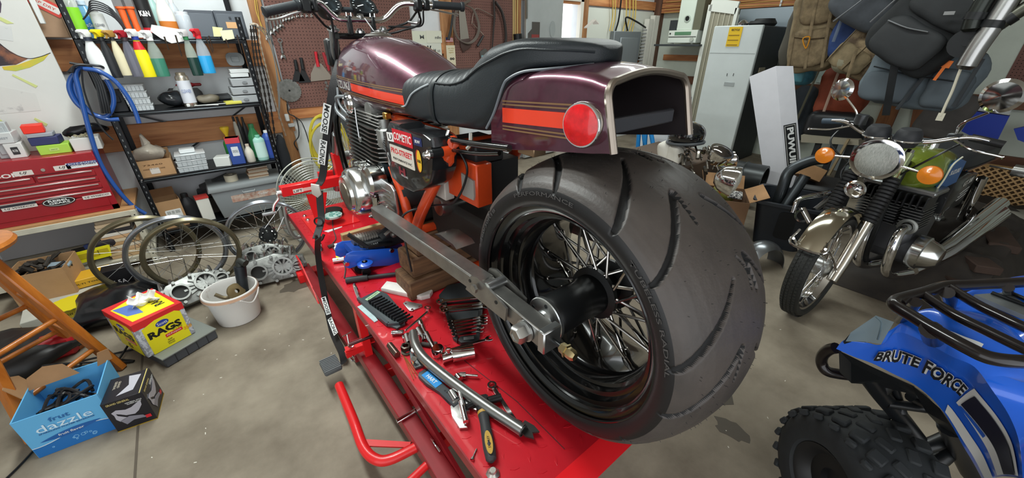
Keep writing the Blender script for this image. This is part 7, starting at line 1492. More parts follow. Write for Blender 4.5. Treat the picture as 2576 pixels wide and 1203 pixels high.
obj('volume_knob', G().rod((5.70, 3.09, zr+.045), (5.68, 3.09, zr+.045), .026, 20), mat('c9cfc6', .3, .5), rc); obj('power_button', G().rod((5.70, 3.43, zr+.12), (5.69, 3.43, zr+.12), .01), BLK, rc)
for y in (3.1, 3.4): obj('foot', G().rod((5.74, y, zr-.013), (5.74, y, zr), .018), mat('d0d4cc', .4), rc)
sp = T('tower_case', 'tall white tower case with a round port standing on the stereo receiver', 'tower case', (5.85, 3.3, zr+.16))
obj('body', G().box2((5.72, 3.13, zr+.161), (6.0, 3.36, zr+.72), .006), mat('dbe6da', .4), sp); obj('port', G().lathe([(.045, 0), (.045, .01), (.032, .012), (.03, .0)], (5.72, 3.22, zr+.30), (-1, 0, 0), 24, caps=False), mat('b8c2b8', .4), sp); obj('port_hole', G().rod((5.721, 3.22, zr+.30), (5.717, 3.22, zr+.30), .03, 20), BLK, sp)
obj('side_panel', G().box2((5.73, 3.02, zr+.161), (6.0, 3.128, zr+.62)), mat('6a6a58', .5), sp)
one('small_speaker', G().box2((5.76, 3.37, zr+.161), (5.98, 3.50, zr+.29), .004), mat('33373a', .6), 'small dark speaker left of the white tower case', 'speaker', (5.85, 3.43, zr+.161), w=1)
# long leaning carton
P_ = [W(x, y, 'x', 4.1) for x, y in ((1885, 193), (1952, 166), (2008, 455), (1938, 500))]; P_[3].z = 0; P_[2].z = 0.03; 
lb = T('long_carton', 'long white carton with black lettering on its side leaning beside the refrigerator', 'carton', (4.1, 1.25, 0))
dv = V((.10, -.10, .0)); obj('body', G().loft([P_, [p+dv for p in P_]]), mat('d2d2d8', .6, 0, .06, 4), lb)
q0, q1, q2, q3 = P_[1], P_[2], P_[2]+dv, P_[1]+dv; dn = (q1-q0).normalized(); L_ = (q1-q0).length; nrm = dn.cross(dv).normalized(); nrm = nrm if nrm.y < 0 else -nrm
M = frame(q0+dn*L_*.55+dv*.5+nrm*.002, dn, nrm.cross(dn)); obj('label_panel', G().prism([(-.20, -.052), (.20, -.052), (.20, .052), (-.20, .052)], 0, .001, M=M), BLK, lb); obj('label_inner', G().prism([(-.19, -.044), (.19, -.044), (.19, .044), (-.19, .044)], .001, .0015, M=M), mat('c9c9c4', .6), lb); obj('label_core', G().prism([(-.186, -.040), (.186, -.040), (.186, .040), (-.186, .040)], .0015, .002, M=M), BLK, lb)
text('PUWUIF', M @ MX.Translation((0, 0, .002)), .34, .055, WHT, lb, .04)
# ---------------- packs and bags hung on the right wall ----------------
def blob(P0, d, n=.03, sc=7, seed=0, e=.55, k=20, M=None):
    """rounded pack body: superellipsoid with creases"""
    g = G(); sg = lambda v, p: math.copysign(abs(v)**p, v)
    R = []
    for i in range(k+1):
        b = -pi/2+pi*i/k; R.append([V((d[0]/2*sg(cos(b), e)*sg(cos(a), e), d[1]/2*sg(cos(b), e)*sg(sin(a), e), d[2]/2*sg(sin(b), e))) for a in [2*pi*j/(k+8) for j in range(k+8)]])
    g.loft(R); g.noise(n, sc, seed); bmesh.ops.transform(g.bm, matrix=MX.Translation(P0) @ (M or MX.Identity(4)), verts=g.bm.verts); return g
def pack(name, label, cx, cy, w, h, X, m, m2, rot=0, pockets=(), straps=(), sm=None, seed=1, e=.5, n=.035):
    c = W(cx, cy, 'x', X); k = (c-V((0, 0, 1.4))).length/968*.92; w *= k; h *= k; t = T(name, label, 'backpack' if 'pack' in name else 'bag', c)
    M = MX.Rotation(-rot, 4, 'X'); obj('body', blob(c, (.24, w, h), n, 6, seed, e, M=M), m, t)
    for (u, v, a, b) in pockets: obj('pocket', blob(c+(M @ V((-.12, -u*w, v*h))), (.10, a*w, b*h), .015, 9, seed+3, .5, 12, M=M), m2, t)
    for (u0, v0, u1, v1) in straps:
        a_, b_ = c+(M @ V((-.17, -u0*w, v0*h))), c+(M @ V((-.17, -u1*w, v1*h))); obj('strap', G().tube(bez([a_, (a_+b_)/2+V((-.015, 0, -.01)), b_], 4), .012, 6, flat=.4), sm or m2, t)
    return t
TAN = mat('8a7a5e', .85, var=.3, scale=14, bump=.5); TAN2 = mat('7d6c52', .85, var=.35, scale=20, bump=.5); GRY = mat('4a4e54', .8, var=.2, scale=12, bump=.3); BKP = mat('222426', .75, var=.25, scale=10, bump=.3)
t = pack('backpack', 'tan military backpack with a carabiner hanging left of the other packs', 2055, 78, 88, 150, 4.9, TAN, TAN2, .12, ((0, -.2, .8, .45), (.05, .25, .7, .35)), ((-.3, .45, -.32, -.4), (.3, .4, .33, -.45), (0, .45, .02, -.45), (-.3, -.05, .33, -.1)), TAN2, 2)
c = W(2022, 112, 'x', 4.65); obj('carabiner', G().tube(bez([c, c+V((0, .02, .05)), c+V((0, -.03, .06)), c+V((0, -.03, -.03)), c], 5), .006, 6), mat('d8922c', .3, .6), t)
obj('hood', blob(W(1993, 85, 'x', 5.0), (.15, .12, .62), .03, 6, 4), mat('55524a', .85), t)
pack('grey_stuff_bag', 'grey cylindrical sleeping bag with a light strap at the top of the picture', 2172, 14, 105, 66, 4.6, GRY, GRY, -.55, (), ((.05, .55, -.1, -.55),), mat('9a9ea4', .6), 7, .6, .02)
pack('blue_stuff_bag', 'blue bag hanging under the grey sleeping bag', 2128, 95, 44, 70, 4.8, mat('2b4378', .7, var=.3), GRY, 0, (), ((-.1, .9, -.2, -.1),), mat('5d6a80', .7), 3)
pack('camo_backpack', 'brown camouflage backpack hanging between the grey sleeping bag and the black pack', 2210, 108, 92, 122, 4.75, mat('9a8668', .85, 0, 0, 9, '5a4a3a', .5, thr=(.42, .6)), TAN, -.45, ((-.15, -.3, .7, .35),), ((-.4, .3, -.45, -.45), (0, .45, -.1, -.45), (.25, .4, .2, -.3)), TAN, 5)
pack('tan_round_bag', 'pale tan rounded bag bottom above the orange bag', 2136, 150, 56, 48, 4.7, mat('8f8a74', .85, var=.2), TAN, .0, (), ((.25, .4, .3, -.9),), TAN2, 8, .8, .02)
t = pack('black_backpack', 'large black backpack with grey zips, tilted, in the group of packs', 2330, 68, 132, 132, 4.2, BKP, mat('2a2c2e', .7, var=.2, bump=.3), -.5, ((.0, -.22, .75, .5), (.05, .25, .8, .4)), ((-.45, .4, -.5, -.2), (-.35, -.1, .1, -.02)), mat('85878a', .6), 6, .45, .03)
obj('hang_strap', G().beam(W(2256, 135, 'x', 4.05), W(2228, 290, 'x', 4.2), .045, .006, (1, 0, 0)), BKP, t); obj('logo_tag', G().box(W(2388, 33, 'x', 3.98), (.004, .05, .02)), mat('8a8a8a', .5), t)
t = pack('grey_backpack', 'slate grey backpack with an orange buckle strap hanging below the black backpack', 2312, 196, 158, 104, 4.4, mat('6c7880', .8, var=.2, bump=.3), mat('5a636a', .8, bump=.3), -.12, ((-.2, -.2, .5, .5), (.28, -.1, .35, .6)), ((-.4, .1, .3, .05), (.1, .5, .0, -.5), (.4, .4, .42, -.3)), mat('3a3e42', .7), 9, .5, .04)
obj('orange_buckle', G().beam(W(2388, 152, 'x', 4.15), W(2375, 170, 'x', 4.15), .05, .012, (1, 0, 0)).beam(W(2376, 168, 'x', 4.15), W(2350, 202, 'x', 4.15), .018, .01, (1, 0, 0)), mat('e8762a', .5), t)
pack('orange_bag', 'rust orange tarp bag hanging behind the round mirror', 2128, 222, 82, 118, 5.3, mat('8d4028', .7, var=.25, bump=.4), mat('8d4028', .7), .0, (), ((-.15, .5, -.18, -.5),), mat('b89a88', .6), 4, .6, .04)
pack('dark_garment', 'dark grey cloth hanging on the right wall under the tan backpack', 2010, 285, 48, 110, 5.93, mat('3a4048', .85, var=.2, bump=.3), BKP, .0, (), ((.4, .9, .1, -.4),), mat('6a6858', .7), 11)
pack('teal_pouch', 'teal pouch with round shapes hanging under the tan backpack', 2020, 186, 42, 44, 5.2, mat('3f7f92', .5, var=.3, scale=20), mat('5fa0b0', .4), .0, ((0, -.1, .5, .5),), (), None, 12, .7, .01)
pack('grey_cloth_bag', 'grey cloth bag with a paper tag at the white cord', 2380, 290, 60, 80, 5.0, mat('5d5a58', .8, var=.2, bump=.3), BKP, -.15, (), (), None, 13)
one('paper_tag', G().box(W(2395, 257, 'x', 4.8), (.004, .11, .07)), PAP, 'white paper tag on the grey cloth bag', 'tag', tuple(W(2395, 257, 'x', 4.8)), w=1)
one('printed_card', G().box(W(2082, 184, 'x', 6.09), (.006, .18, .22)), mat('c9d2cc', .6, 0, 0, 14, 'a8bdb4'), 'pale printed card on the right wall beside the orange bag', 'card', tuple(W(2082, 184, 'x', 6.09)), w=1)
one('glue_bottle', G().lathe([(.001, 0), (.035, 0), (.035, .06), (.012, .09), (.01, .13), (.001, .13)], n=14), PAP, 'small white bottle on the wall rail behind the packs', 'bottle', tuple(W(2204, 205, 'x', 5.9)))
one('hanging_rope', G().tube(bez([W(x, y, 'x', 4.0) for x, y in ((2456, -10), (2447, 45), (2437, 95), (2425, 150), (2410, 190), (2395, 230), (2380, 262), (2367, 292))], 6), .008, 7).box(W(2366, 294, 'x', 4.0), (.01, .035, .05)), mat('d8d2be', .6), 'white cord hanging down in front of the grey backpack', 'cord', tuple(W(2447, 45, 'x', 4.0)), w=1)
for P2, r, m, lb in ((((2552, -20), (2500, 60), (2455, 125), (2425, 175)), .05, STL, 'bright chrome exhaust pipe hanging at the top right'), (((2610, 0), (2540, 45), (2500, 72)), .035, mat('55554c', .35, .8), 'dark exhaust pipe crossing in the top right corner'), (((2490, -20), (2455, 40), (2440, 80)), .045, mat('3a3d3a', .3, .8), 'short dark pipe left of the bright exhaust pipe')):
    a = [W(x, y, 'x', 3.9) for x, y in P2]; t = T('exhaust_pipe', lb, 'exhaust pipe', a[0], group='exhaust pipes hung at the top right'); obj('pipe', G().tube(bez(a, 5), [r]*(5*(len(a)-1))+[r*.6], 16), m, t); obj('clamp', G().rod(a[1]-(a[1]-a[0]).normalized()*.02, a[1]+(a[1]-a[0]).normalized()*.02, r*1.15, 16), BLK, t)
c = W(2432, 108, 'x', 3.95); one('sprocket', G().rod(c, c+V((-.02, 0, 0)), .085, 20).rod(c, c+V((-.03, 0, 0)), .02, 14), BLK, 'black round bracket with silver studs hanging on the white cord', 'bracket', tuple(c), w=1)
# things leaning under the packs
one('brown_board', G().beam(W(2330, 265, 'x', 5.95), W(2290, 340, 'x', 5.85), .05, .32, (1, 0, 0)) if 0 else G().loft([[W(x, y, 'x', 6.05) for x, y in ((2300, 262), (2355, 262), (2330, 430), (2265, 430))], [W(x, y, 'x', 6.08) for x, y in ((2300, 262), (2355, 262), (2330, 430), (2265, 430))]]), wood('8a5c3c', '6a4026', 2), 'brown wooden board leaning on the wall behind the green motorcycle', 'board', tuple(W(2320, 300, 'x', 5.9)), w=1)
def slab(name, label, cat, P, X, m, th=.05, par=None, nm=None):
    g = G().loft([[W(x, y, 'x', X) for x, y in P], [W(x, y, 'x', X)+V((th, 0, 0)) for x, y in P]])
    return obj(nm, g, m, par) if par else one(name, g, m, label, cat, tuple(W(*P[0], 'x', X)), w=1)
t = T('blue_kneeboard', 'blue and white float board hanging behind the large mirror', 'board', W(2480, 300, 'x', 5.6))
slab(0, 0, 0, ((2452, 280), (2540, 292), (2505, 362), (2470, 356), (2418, 330)), 5.6, mat('2342b8', .45), .08, t, 'blue_body'); slab(0, 0, 0, ((2470, 262), (2560, 240), (2558, 255), (2538, 290), (2448, 276)), 5.58, mat('c9cdcc', .5), .1, t, 'white_edge')
slab('blue_panel', 'bright blue panel at the right edge of the picture', 'panel', ((2550, 325), (2620, 310), (2620, 375), (2560, 352)), 5.6, mat('2342b8', .45))  # plain blue panel, use unknown
lt = T('lattice_panel', 'tan wooden lattice panel standing on the floor by the right wall', 'lattice', (5.7, -.3, 0))
y0, y1, z0, z1 = -.75, .14, .03, .36
for k in range(26):
    for s_ in (1, -1):
        ya = y0+(k-9)*.055; yb = ya+(z1-z0)*1.1; a, b = (ya, z0), (yb, z1)
        if s_ < 0: a, b = (ya, z1), (yb, z0)
        if yb < y0 or ya > y1: continue
        def cl(p, q):
            if p[0] < y0: f = (y0-p[0])/(q[0]-p[0]); p = (y0, p[1]+(q[1]-p[1])*f)
            if q[0] > y1: f = (y1-p[0])/(q[0]-p[0]); q = (y1, p[1]+(q[1]-p[1])*f)
            return p, q
        a, b = cl(a, b)
        if b[0]-a[0] > .03: obj('lath', G().beam((5.7+.006*s_, a[0], a[1]), (5.7+.006*s_, b[0], b[1]), .012, .008, (1, 0, 0)), mat('cfa876', .7), lt)
obj('frame_rail', G().box2((5.69, y0, z0-.03), (5.72, y1, z0)).box2((5.69, y0, z1), (5.72, y1, z1+.03)), mat('b08a58', .7), lt)
obj('backing', G().box2((5.73, y0, z0), (5.74, y1, z1)), mat('6a5238', .8), lt)
t = T('work_table', 'low steel-legged table with a pale rail behind the storage tub', 'table', (4.9, .9, 0))
slab(0, 0, 0, ((2015, 340), (2160, 352), (2160, 366), (2015, 358)), 5.0, mat('a39c8a', .7), .5, t, 'table_top')
for x, y in ((2060, 360), (2140, 365), (2100, 362)): a = W(x, y, 'x', 5.05); obj('leg', G().beam(a, (a.x, a.y, 0), .05, .05, (1, 0, 0)), mat('2a2c2e', .5), t)
obj('brace', G().beam(W(2135, 350, 'x', 4.95), W(2085, 440, 'x', 4.95), .02, .05, (1, 0, 0)), mat('a39070', .7), t)
c = W(2105, 318, 'x', 5.2); one('black_seat', blob(V((0, 0, 0)), (.3, .55, .3), .02, 5, 1), mat('1b1c1f', .4), 'black rounded cover standing on the low table', 'cover', tuple(c))  # round black shape, taken for a motorcycle seat
one('grey_panel', G().box2((6.0, .35, .0), (6.04, 1.2, .5)), mat('a3adb2', .6), 'pale grey panel standing at the wall behind the low table', 'panel', (6, .8, 0), w=1)  # plain grey panel, material unknown
# ---------------- tub, cartons, headlights, fender ----------------
tb = thing('storage_tub', 'black plastic storage tub full of exhaust parts', 'storage tub', (3.36, .80, 0), .25); g = G()
def rr(w, l, z, r=.06): return [V((x, y, z)) for x, y in rrect(w, l, r, 5)]
g.loft([rr(.34, .30, .0), rr(.44, .40, .34), rr(.49, .45, .345), rr(.49, .45, .365), rr(.43, .39, .365), rr(.33, .29, .02), rr(.33, .29, .02)], caps=True); obj('tub', g, mat('23272d', .45), tb)
obj('handle_recess', G().prism(rrect(.11, .22, .03, 4), 0, .004, M=frame((-.20, -.02, .2), (0, -1, 0), (-.14, 0, 1))), mat('101215', .5), tb)
tz = .3
def ex(label, pts, r, m=None, nm='exhaust_part'):
    t = T(nm, label, 'exhaust part', pts[0]); obj('tube', G().tube(bez(pts, 6), r, 16), m or mat('44484b', .35, .8), t); p, q = V(pts[-2]), V(pts[-1]); obj('pipe_lip', G().lathe([(r*1.08, 0), (r*1.08, .01), (r*.8, .01), (r*.8, -.03)], q, q-p, 16, caps=False), BLK, t); return t
ex('tall curved exhaust pipe standing in the black tub', [(3.30, .86, .05), (3.32, .86, .42), (3.36, .86, .55), (3.42, .78, .63), (3.46, .70, .66)], .038)
ex('straight dark exhaust pipe leaning in the black tub', [(3.22, .78, .05), (3.26, .80, .25), (3.36, .76, .53)], .034)
t = ex('chrome curved exhaust bracket on the rim of the black tub', [(3.12, .70, .33), (3.16, .70, .42), (3.28, .62, .45), (3.42, .60, .44)], .018, CHR); obj('flange', G().lathe([(.03, 0), (.045, .0), (.045, .008), (.03, .008), (.03, 0)], (3.10, .64, .33), (-.7, -.4, .5), 22, caps=False).rod((3.14, .66, .37), (3.1, .58, .30), .022), CHR, t)
ex('short grey pipe lying on the tub parts toward the green motorcycle', [(3.2, .60, .36), (3.32, .58, .40), (3.44, .56, .43)], .02, STL)
one('cardboard_carton', G().box((0, 0, .05), (.22, .16, .1), bev=.003), CARD2, 'brown corrugated carton lying behind the exhaust pipes in the tub', 'carton', (3.75, .84, .42), rot=(.3, .3, .4))
one('black_bin', G().box((0, 0, .2), (.4, .35, .4), bev=.03), mat('17181b', .5), 'black bin between the storage tub and the green motorcycle', 'bin', (3.85, .74, 0), .3)
t = open_box('cardboard_box', 'opened cardboard box under the chrome headlight left of the tub', (3.12, 1.17, .0), (.34, .3, .34), .5, mat('7a5c44', .8), flaps=(1.1, .9, .3, None), fl=.13); one('gasket_sheet', G().box((0, 0, .02), (.12, .10, .03), bev=.004), mat('3a3a3c', .5, 0, 0, 60, 'd0d0cc', thr=(.45, .5)), 'black and white packet in the cardboard box under the headlight', 'packet', (3.12, 1.10, .33), .4)
one('olive_bag', blob(V((0, 0, 0)), (.18, .16, .12), .03, 10, 3, .8), mat('7a7a3a', .3), 'olive plastic wrapping in the cardboard box under the headlight', 'bag', (3.15, 1.2, .33))
def lamp(label, px_, py_, X, r, ax, glass=True):
    c = W(px_, py_, 'x', X); t = T('headlight', label, 'headlight', c); ax = V(ax).normalized()
    obj('shell', G().lathe([(.001, -r*1.1), (r*.5, -r*1.0), (r*.85, -r*.6), (r*.98, -r*.1), (r, 0), (r*1.04, .01), (r*1.04, .03), (r*.92, .03)], c, ax, 36), CHR, t)
    obj('lens', G().lathe([(r*.93, .02), (r*.8, .035), (r*.4, .05), (.001, .054)], c, ax, 32), mat('c9c9bd', .12, .1, 0, 50, 'f0efe6', .4) if glass else mat('6a6460', .1, .9), t); return t
t = lamp('large chrome headlight lying on its side beside the tyre', 1840, 455, 2.75, .10, (.25, -.9, -.15)); obj('bracket', G().tube(bez([W(x, y, 'x', 2.75) for x, y in ((1815, 440), (1800, 450), (1806, 470), (1815, 485))], 4), .012, 8), mat('b05a3c', .4, .5), t)
lamp('smaller chrome headlight standing above the large one', 1812, 388, 3.0, .085, (-.1, -.4, .85), False)
lamp('chrome lamp shell behind the smaller headlight', 1838, 402, 3.3, .06, (.5, -.6, .2), False)
g = G(); random.seed(4)
for k in range(22):
    a = W(random.uniform(1712, 1800), random.uniform(375, 440), 'x', 3.0); b = a+V((random.uniform(-.1, .1), random.uniform(-.08, .08), random.uniform(-.06, .06))); g.tube(bez([a, (a+b)/2+V((0, .02, .03)), b], 3), random.uniform(.005, .016), 6)
one('chrome_parts_heap', g, mat('8d8880', .25, .9), 'tangle of chrome motorcycle parts between the tyre and the headlights', 'parts', tuple(W(1750, 400, 'x', 3.0)), w=1, kind='stuff')
one('parts_bench', G().box2((2.95, 1.45, .0), (3.6, 2.1, .52), .01), mat('55463a', .8), 'wooden crate under the chrome parts behind the tyre', 'crate', (3.2, 1.7, 0), w=1)
g = blob(V((0, 0, 0)), (.28, .26, .2), .004, 5, 1, .9); hl = T('helmet', 'glossy black open motorcycle helmet seen under the tail section', 'helmet', W(1728, 338, 'x', 3.0)); c = W(1728, 338, 'x', 3.0); bmesh.ops.translate(g.bm, vec=c, verts=g.bm.verts); obj('shell', g, mat('121316', .1, coat=1), hl); obj('rim_trim', G().torus(c+V((0, 0, -.06)), .135, .012, (0, .1, 1), 36, 6), mat('4a4e52', .4), hl); obj('snap', G().rod(c+V((-.14, -.02, 0)), c+V((-.147, -.02, 0)), .008), STL, hl)
t = T('blue_chair', 'bright blue folding chair frame standing behind the rear tyre', 'chair', W(1620, 350, 'x', 3.6))
for a, b in (((1608, 325), (1600, 430)), ((1618, 325), (1630, 430)), ((1636, 325), (1655, 430)), ((1625, 325), (1618, 430))): obj('frame_tube', G().rod(W(*a, 'x', 3.6), W(*b, 'x', 3.6), .022), mat('1f7fc4', .4), t)
obj('seat_cloth', G().prism([(1.9, .95), (2.05, .95), (2.0, .6), (1.85, .6)], 3.68, 3.70, 'x'), mat('1a4f8c', .6), t)
one('white_sheet', G().box2((3.85, 2.15, .0), (3.87, 2.5, 1.1)), mat('dadde0', .6), 'white sheet standing behind the blue chair', 'sheet', (3.8, 2.3, 0), w=1)
for k, (x, y, s_) in enumerate(((1672, 378, .06), (1698, 388, .07))): one('paper_bag', blob(V((0, 0, 0)), (s_*1.4, s_*1.6, s_*2), .02, 12, k), PAP, ['left', 'right'][k]+' crumpled white paper behind the top of the rear tyre', 'paper', tuple(W(x, y, 'x', 2.95)), group='crumpled white papers')
t = T('stove_pipe', 'black round stove pipe lying behind the headlights', 'pipe', W(1900, 440, 'x', 3.9)); a, b = W(1868, 445, 'x', 3.9), W(1915, 436, 'x', 3.8); u = (b-a).normalized(); obj('pipe', G().lathe([(.14, -.2), (.14, 0), (.15, .01), (.14, .03), (.14, .18), (.12, .18), (.12, .0)], a, (.1, -1, 0), 28, caps=False), mat('3c3f40', .35, .6), t); obj('inner_wall', G().rod(a+V((0, -.1, 0)), a+V((0, -.11, 0)), .12, 28), BLK, t)
fd = T('chrome_fender', 'grey metal fender standing on the floor beside the rear tyre', 'fender', W(1925, 660, 'z', 0)); c = W(1905, 672, 'z', 0); Mf = frame((c.x+.03, c.y, .0), (.9, -.45, 0), (0, 0, 1))
obj('shell', G().grid(lambda u, v: Mf @ V((.16*cos(pi*u)*(1), .17*sin(pi*u)+.002, (v-.5)*.13*1)) + (Mf.to_3x3() @ V((0, 0, 0)))*0+V((0, 0, 0)) if 0 else Mf @ V(((.13+.03*(1-(2*v-1)**2))*cos(pi*u), (.16+.03*(1-(2*v-1)**2))*sin(pi*u)+.002, (v-.5)*.14)), 24, 8, .003), mat('85898d', .3, .9), fd)
# dark heap under a tarp
g = G()
def hp(u, v):
    x = 2.95+u*2.6; y = .38-.15*u-v*(.75+.1*u)+.0; z = max(0, .10+.24*sin(pi*min(1, u*1.15))*(.6+.4*sin(v*4))+.05*NZ.noise(V((x*4, y*5, 0)))+.06*abs(NZ.noise(V((x*9, y*9, 2)))))*min(1, 6*u)*min(1, 6*v)*min(1, 6*(1-v)); return V((x, y, z+.003))
g.grid(hp, 60, 30, .004); one('tarp_heap', g, mat('2b2725', .75, 0, .3, 6, '3b352f', .4), 'low heap of things under a dark tarpaulin behind the green motorcycle', 'tarpaulin', (3.2, .0, 0), w=1)
for k, (x, y, z, rz, d) in enumerate(((3.5, -.18, .22, .5, (.34, .12, .05)), (3.9, -.25, .26, .2, (.4, .14, .05)), (3.25, -.2, .12, .8, (.3, .1, .06)))): one('timber_offcut', G().box((0, 0, 0), d, bev=.006), mat('4a3a32', .8, var=.2), ['first', 'second', 'third'][k]+' dark timber offcut from the '+['middle', 'wall side', 'front'][k]+' on the tarpaulin heap', 'timber', (x, y, z), rz, 'timber offcuts on the heap')
one('rag_heap', blob(V((0, 0, .0)), (.5, .5, .2), .06, 6, 4, .8), mat('3f4a3e', .8, 0, 0, 5, '8d8a80', thr=(.5, .65)), 'grey-green rags at the right end of the tarpaulin heap', 'rags', (4.9, -.42, .12))
# ---------------- green vintage motorcycle ----------------
gb = thing('motorcycle', 'small green vintage motorcycle with round headlight and chrome mirrors on the right', 'motorcycle', (2.47, .30, 0), w=1)
MF = MX.Translation((2.47, .355, 0)) @ MX.Rotation(-.10, 4, 'Z'); MB = MX.Translation((2.80, .235, 0)) @ MX.Rotation(-.17, 4, 'Z')
def F_(x, y, z): return MF @ V((x, y, z))
def B_(x, y, z): return MB @ V((x, y, z))
def fo(name, g, m, par=gb, M=MF): bmesh.ops.transform(g.bm, matrix=M, verts=g.bm.verts); return obj(name, g, m, par)
GT = mat('262725', .6, bump=.2, scale=80)
def wheel2(M, par_name, cx, R=.30):
    h = fo(par_name, G().lathe([(R-.055, -.03), (R-.045, -.034), (R-.04, -.03), (R-.055, -.015), (R-.06, 0), (R-.055, .015), (R-.04, .03), (R-.045, .034), (R-.055, .03), (R-.068, 0), (R-.055, -.03)], (cx, 0, R), (0, 1, 0), 56, caps=False), CHR, gb, M)
    fo('tyre', G().lathe([(R-.045, -.032), (R-.03, -.044), (R-.012, -.044), (R, -.025), (R+.003, 0), (R, .025), (R-.012, .044), (R-.03, .044), (R-.045, .032)], (cx, 0, R), (0, 1, 0), 72, caps=False), GT, h, M)
    g = G()
    for k in range(90):
        a = k*2*pi/90
        for y in (-.028, -.010, .010, .028): g.box((0, y, R+.003), (.013, .012, .004), M=MX.Translation((cx, 0, R)) @ MX.Rotation(a+(.03 if abs(y) > .02 else 0), 4, 'Y') @ MX.Translation((0, 0, 0)))
    fo('tread_blocks', g, GT, h, M)['kind'] = 'stuff'
    fo('hub', G().lathe([(.001, -.06), (.02, -.06), (.05, -.045), (.05, .045), (.02, .06), (.001, .06)], (cx, 0, R), (0, 1, 0), 24), ALU, h, M)
    g = G()
    for k in range(36):
        a = k*2*pi/36; b = a+(.7 if k % 2 else -.7); g.rod((cx+.05*cos(b), .03*(-1)**(k//2), R+.05*sin(b)), (cx+(R-.06)*cos(a), 0, R+(R-.06)*sin(a)), .0018, 4)
    fo('spokes', g, CHR, h, M)['kind'] = 'stuff'; return h
wheel2(MF, 'front_wheel', 0); wheel2(MB, 'rear_wheel', 1.02)
# front fender, fork, gaiters
fo('front_fender', G().grid(lambda u, v: V(((.325+.015*(1-(2*v-1)**2))*cos(.55+2.0*u), (v-.5)*.11, .30+(.325+.015*(1-(2*v-1)**2))*sin(.55+2.0*u))), 24, 8, .003), mat('c9c2b0', .12, 1))
fo('fender_stay', G().tube(bez([(-.24, -.07, .56), (-.30, -.07, .50), (-.30, .07, .50), (-.24, .07, .56)], 5), .006, 7).tube(bez([(-.28, -.07, .52), (-.16, -.08, .44), (0, -.085, .30)], 5), .006, 7).tube(bez([(-.28, .07, .52), (-.16, .08, .44), (0, .085, .30)], 5), .006, 7), CHR)
for s_ in (-1, 1):
    y = .085*s_; fk = fo('fork_leg', G().tube([(-.03, y, .26), (.03, y, .34), (.145, y, .56)], [.026, .028, .027], 16), mat('cfcac0', .18, 1))
    g = G()
    for k in range(12): q = k/12; p = V((.15+.11*q, y, .57+.21*q)); g.torus(p, .026, .011, (.46, 0, .88), 18, 6)
    fo('gaiter', g.tube([(.15, y, .57), (.26, y, .78)], .026, 12), mat('1c1c1e', .5), fk)
    fo('upper_tube', G().tube([(.26, y, .78), (.32, y, .90)], .024, 14), mat('b8c49a', .2, .8), fk); fo('fork_cap', G().rod((.32, y, .90), (.33, y, .915), .018), CHR, fk)
hd = fo('headlight', G().lathe([(.001, -.12), (.06, -.11), (.09, -.07), (.098, 0), (.105, .005), (.105, .02), (.094, .024)], (.21, 0, .87), (-1, -.15, -.05), 40), CHR); fo('headlight_lens', G().lathe([(.094, .018), (.07, .034), (.03, .042), (.001, .044)], (.21, 0, .87), (-1, -.15, -.05), 36), mat('8f938e', .12, .6, 0, 60, 'd4d8d2', .6, stretch=(1, 12, 1)), hd)
hn = fo('horn', G().lathe([(.001, 0), (.04, 0), (.048, .02), (.042, .028), (.035, .02), (.012, .022), (.001, .03)], (.17, .02, .71), (-1, 0, 0), 28), CHR)
for s_ in (-1, 1):
    sg = fo('turn_signal', G().lathe([(.001, -.05), (.02, -.045), (.042, -.012), (.044, .0), (.044, .008)], (.19, .215*s_, .845), (-1, 0, 0), 26), mat('cf6a14', .3, .1)); fo('signal_lens', G().lathe([(.044, .004), (.042, .014), (.02, .022), (.01, .028), (.001, .028)], (.19, .215*s_, .845), (-1, 0, 0), 26), mat('f08a22', .2, 0, coat=.5), sg); fo('signal_stalk', G().rod((.21, .10*s_, .855), (.20, .18*s_, .847), .007), CHR, sg)
for s_ in (-1, 1):
    gg_ = fo('gauge', G().lathe([(.04, -.03), (.053, 0), (.055, .01), (.049, .04), (.038, .056), (.001, .062)], (.30, .06*s_, .965), (-.1, 0, 1), 24), mat('2b2d31', .5)); fo('gauge_ring', G().torus((.30, .06*s_, .968), .055, .006, (-.1, 0, 1), 28, 6), CHR, gg_)
hb2 = fo('handlebar', G().tube(bez([(.42, -.34, .99), (.40, -.24, 1.0), (.35, -.12, .96), (.34, 0, .95), (.35, .12, .96), (.40, .24, 1.0), (.42, .34, .99)], 8), .011, 12), CHR)
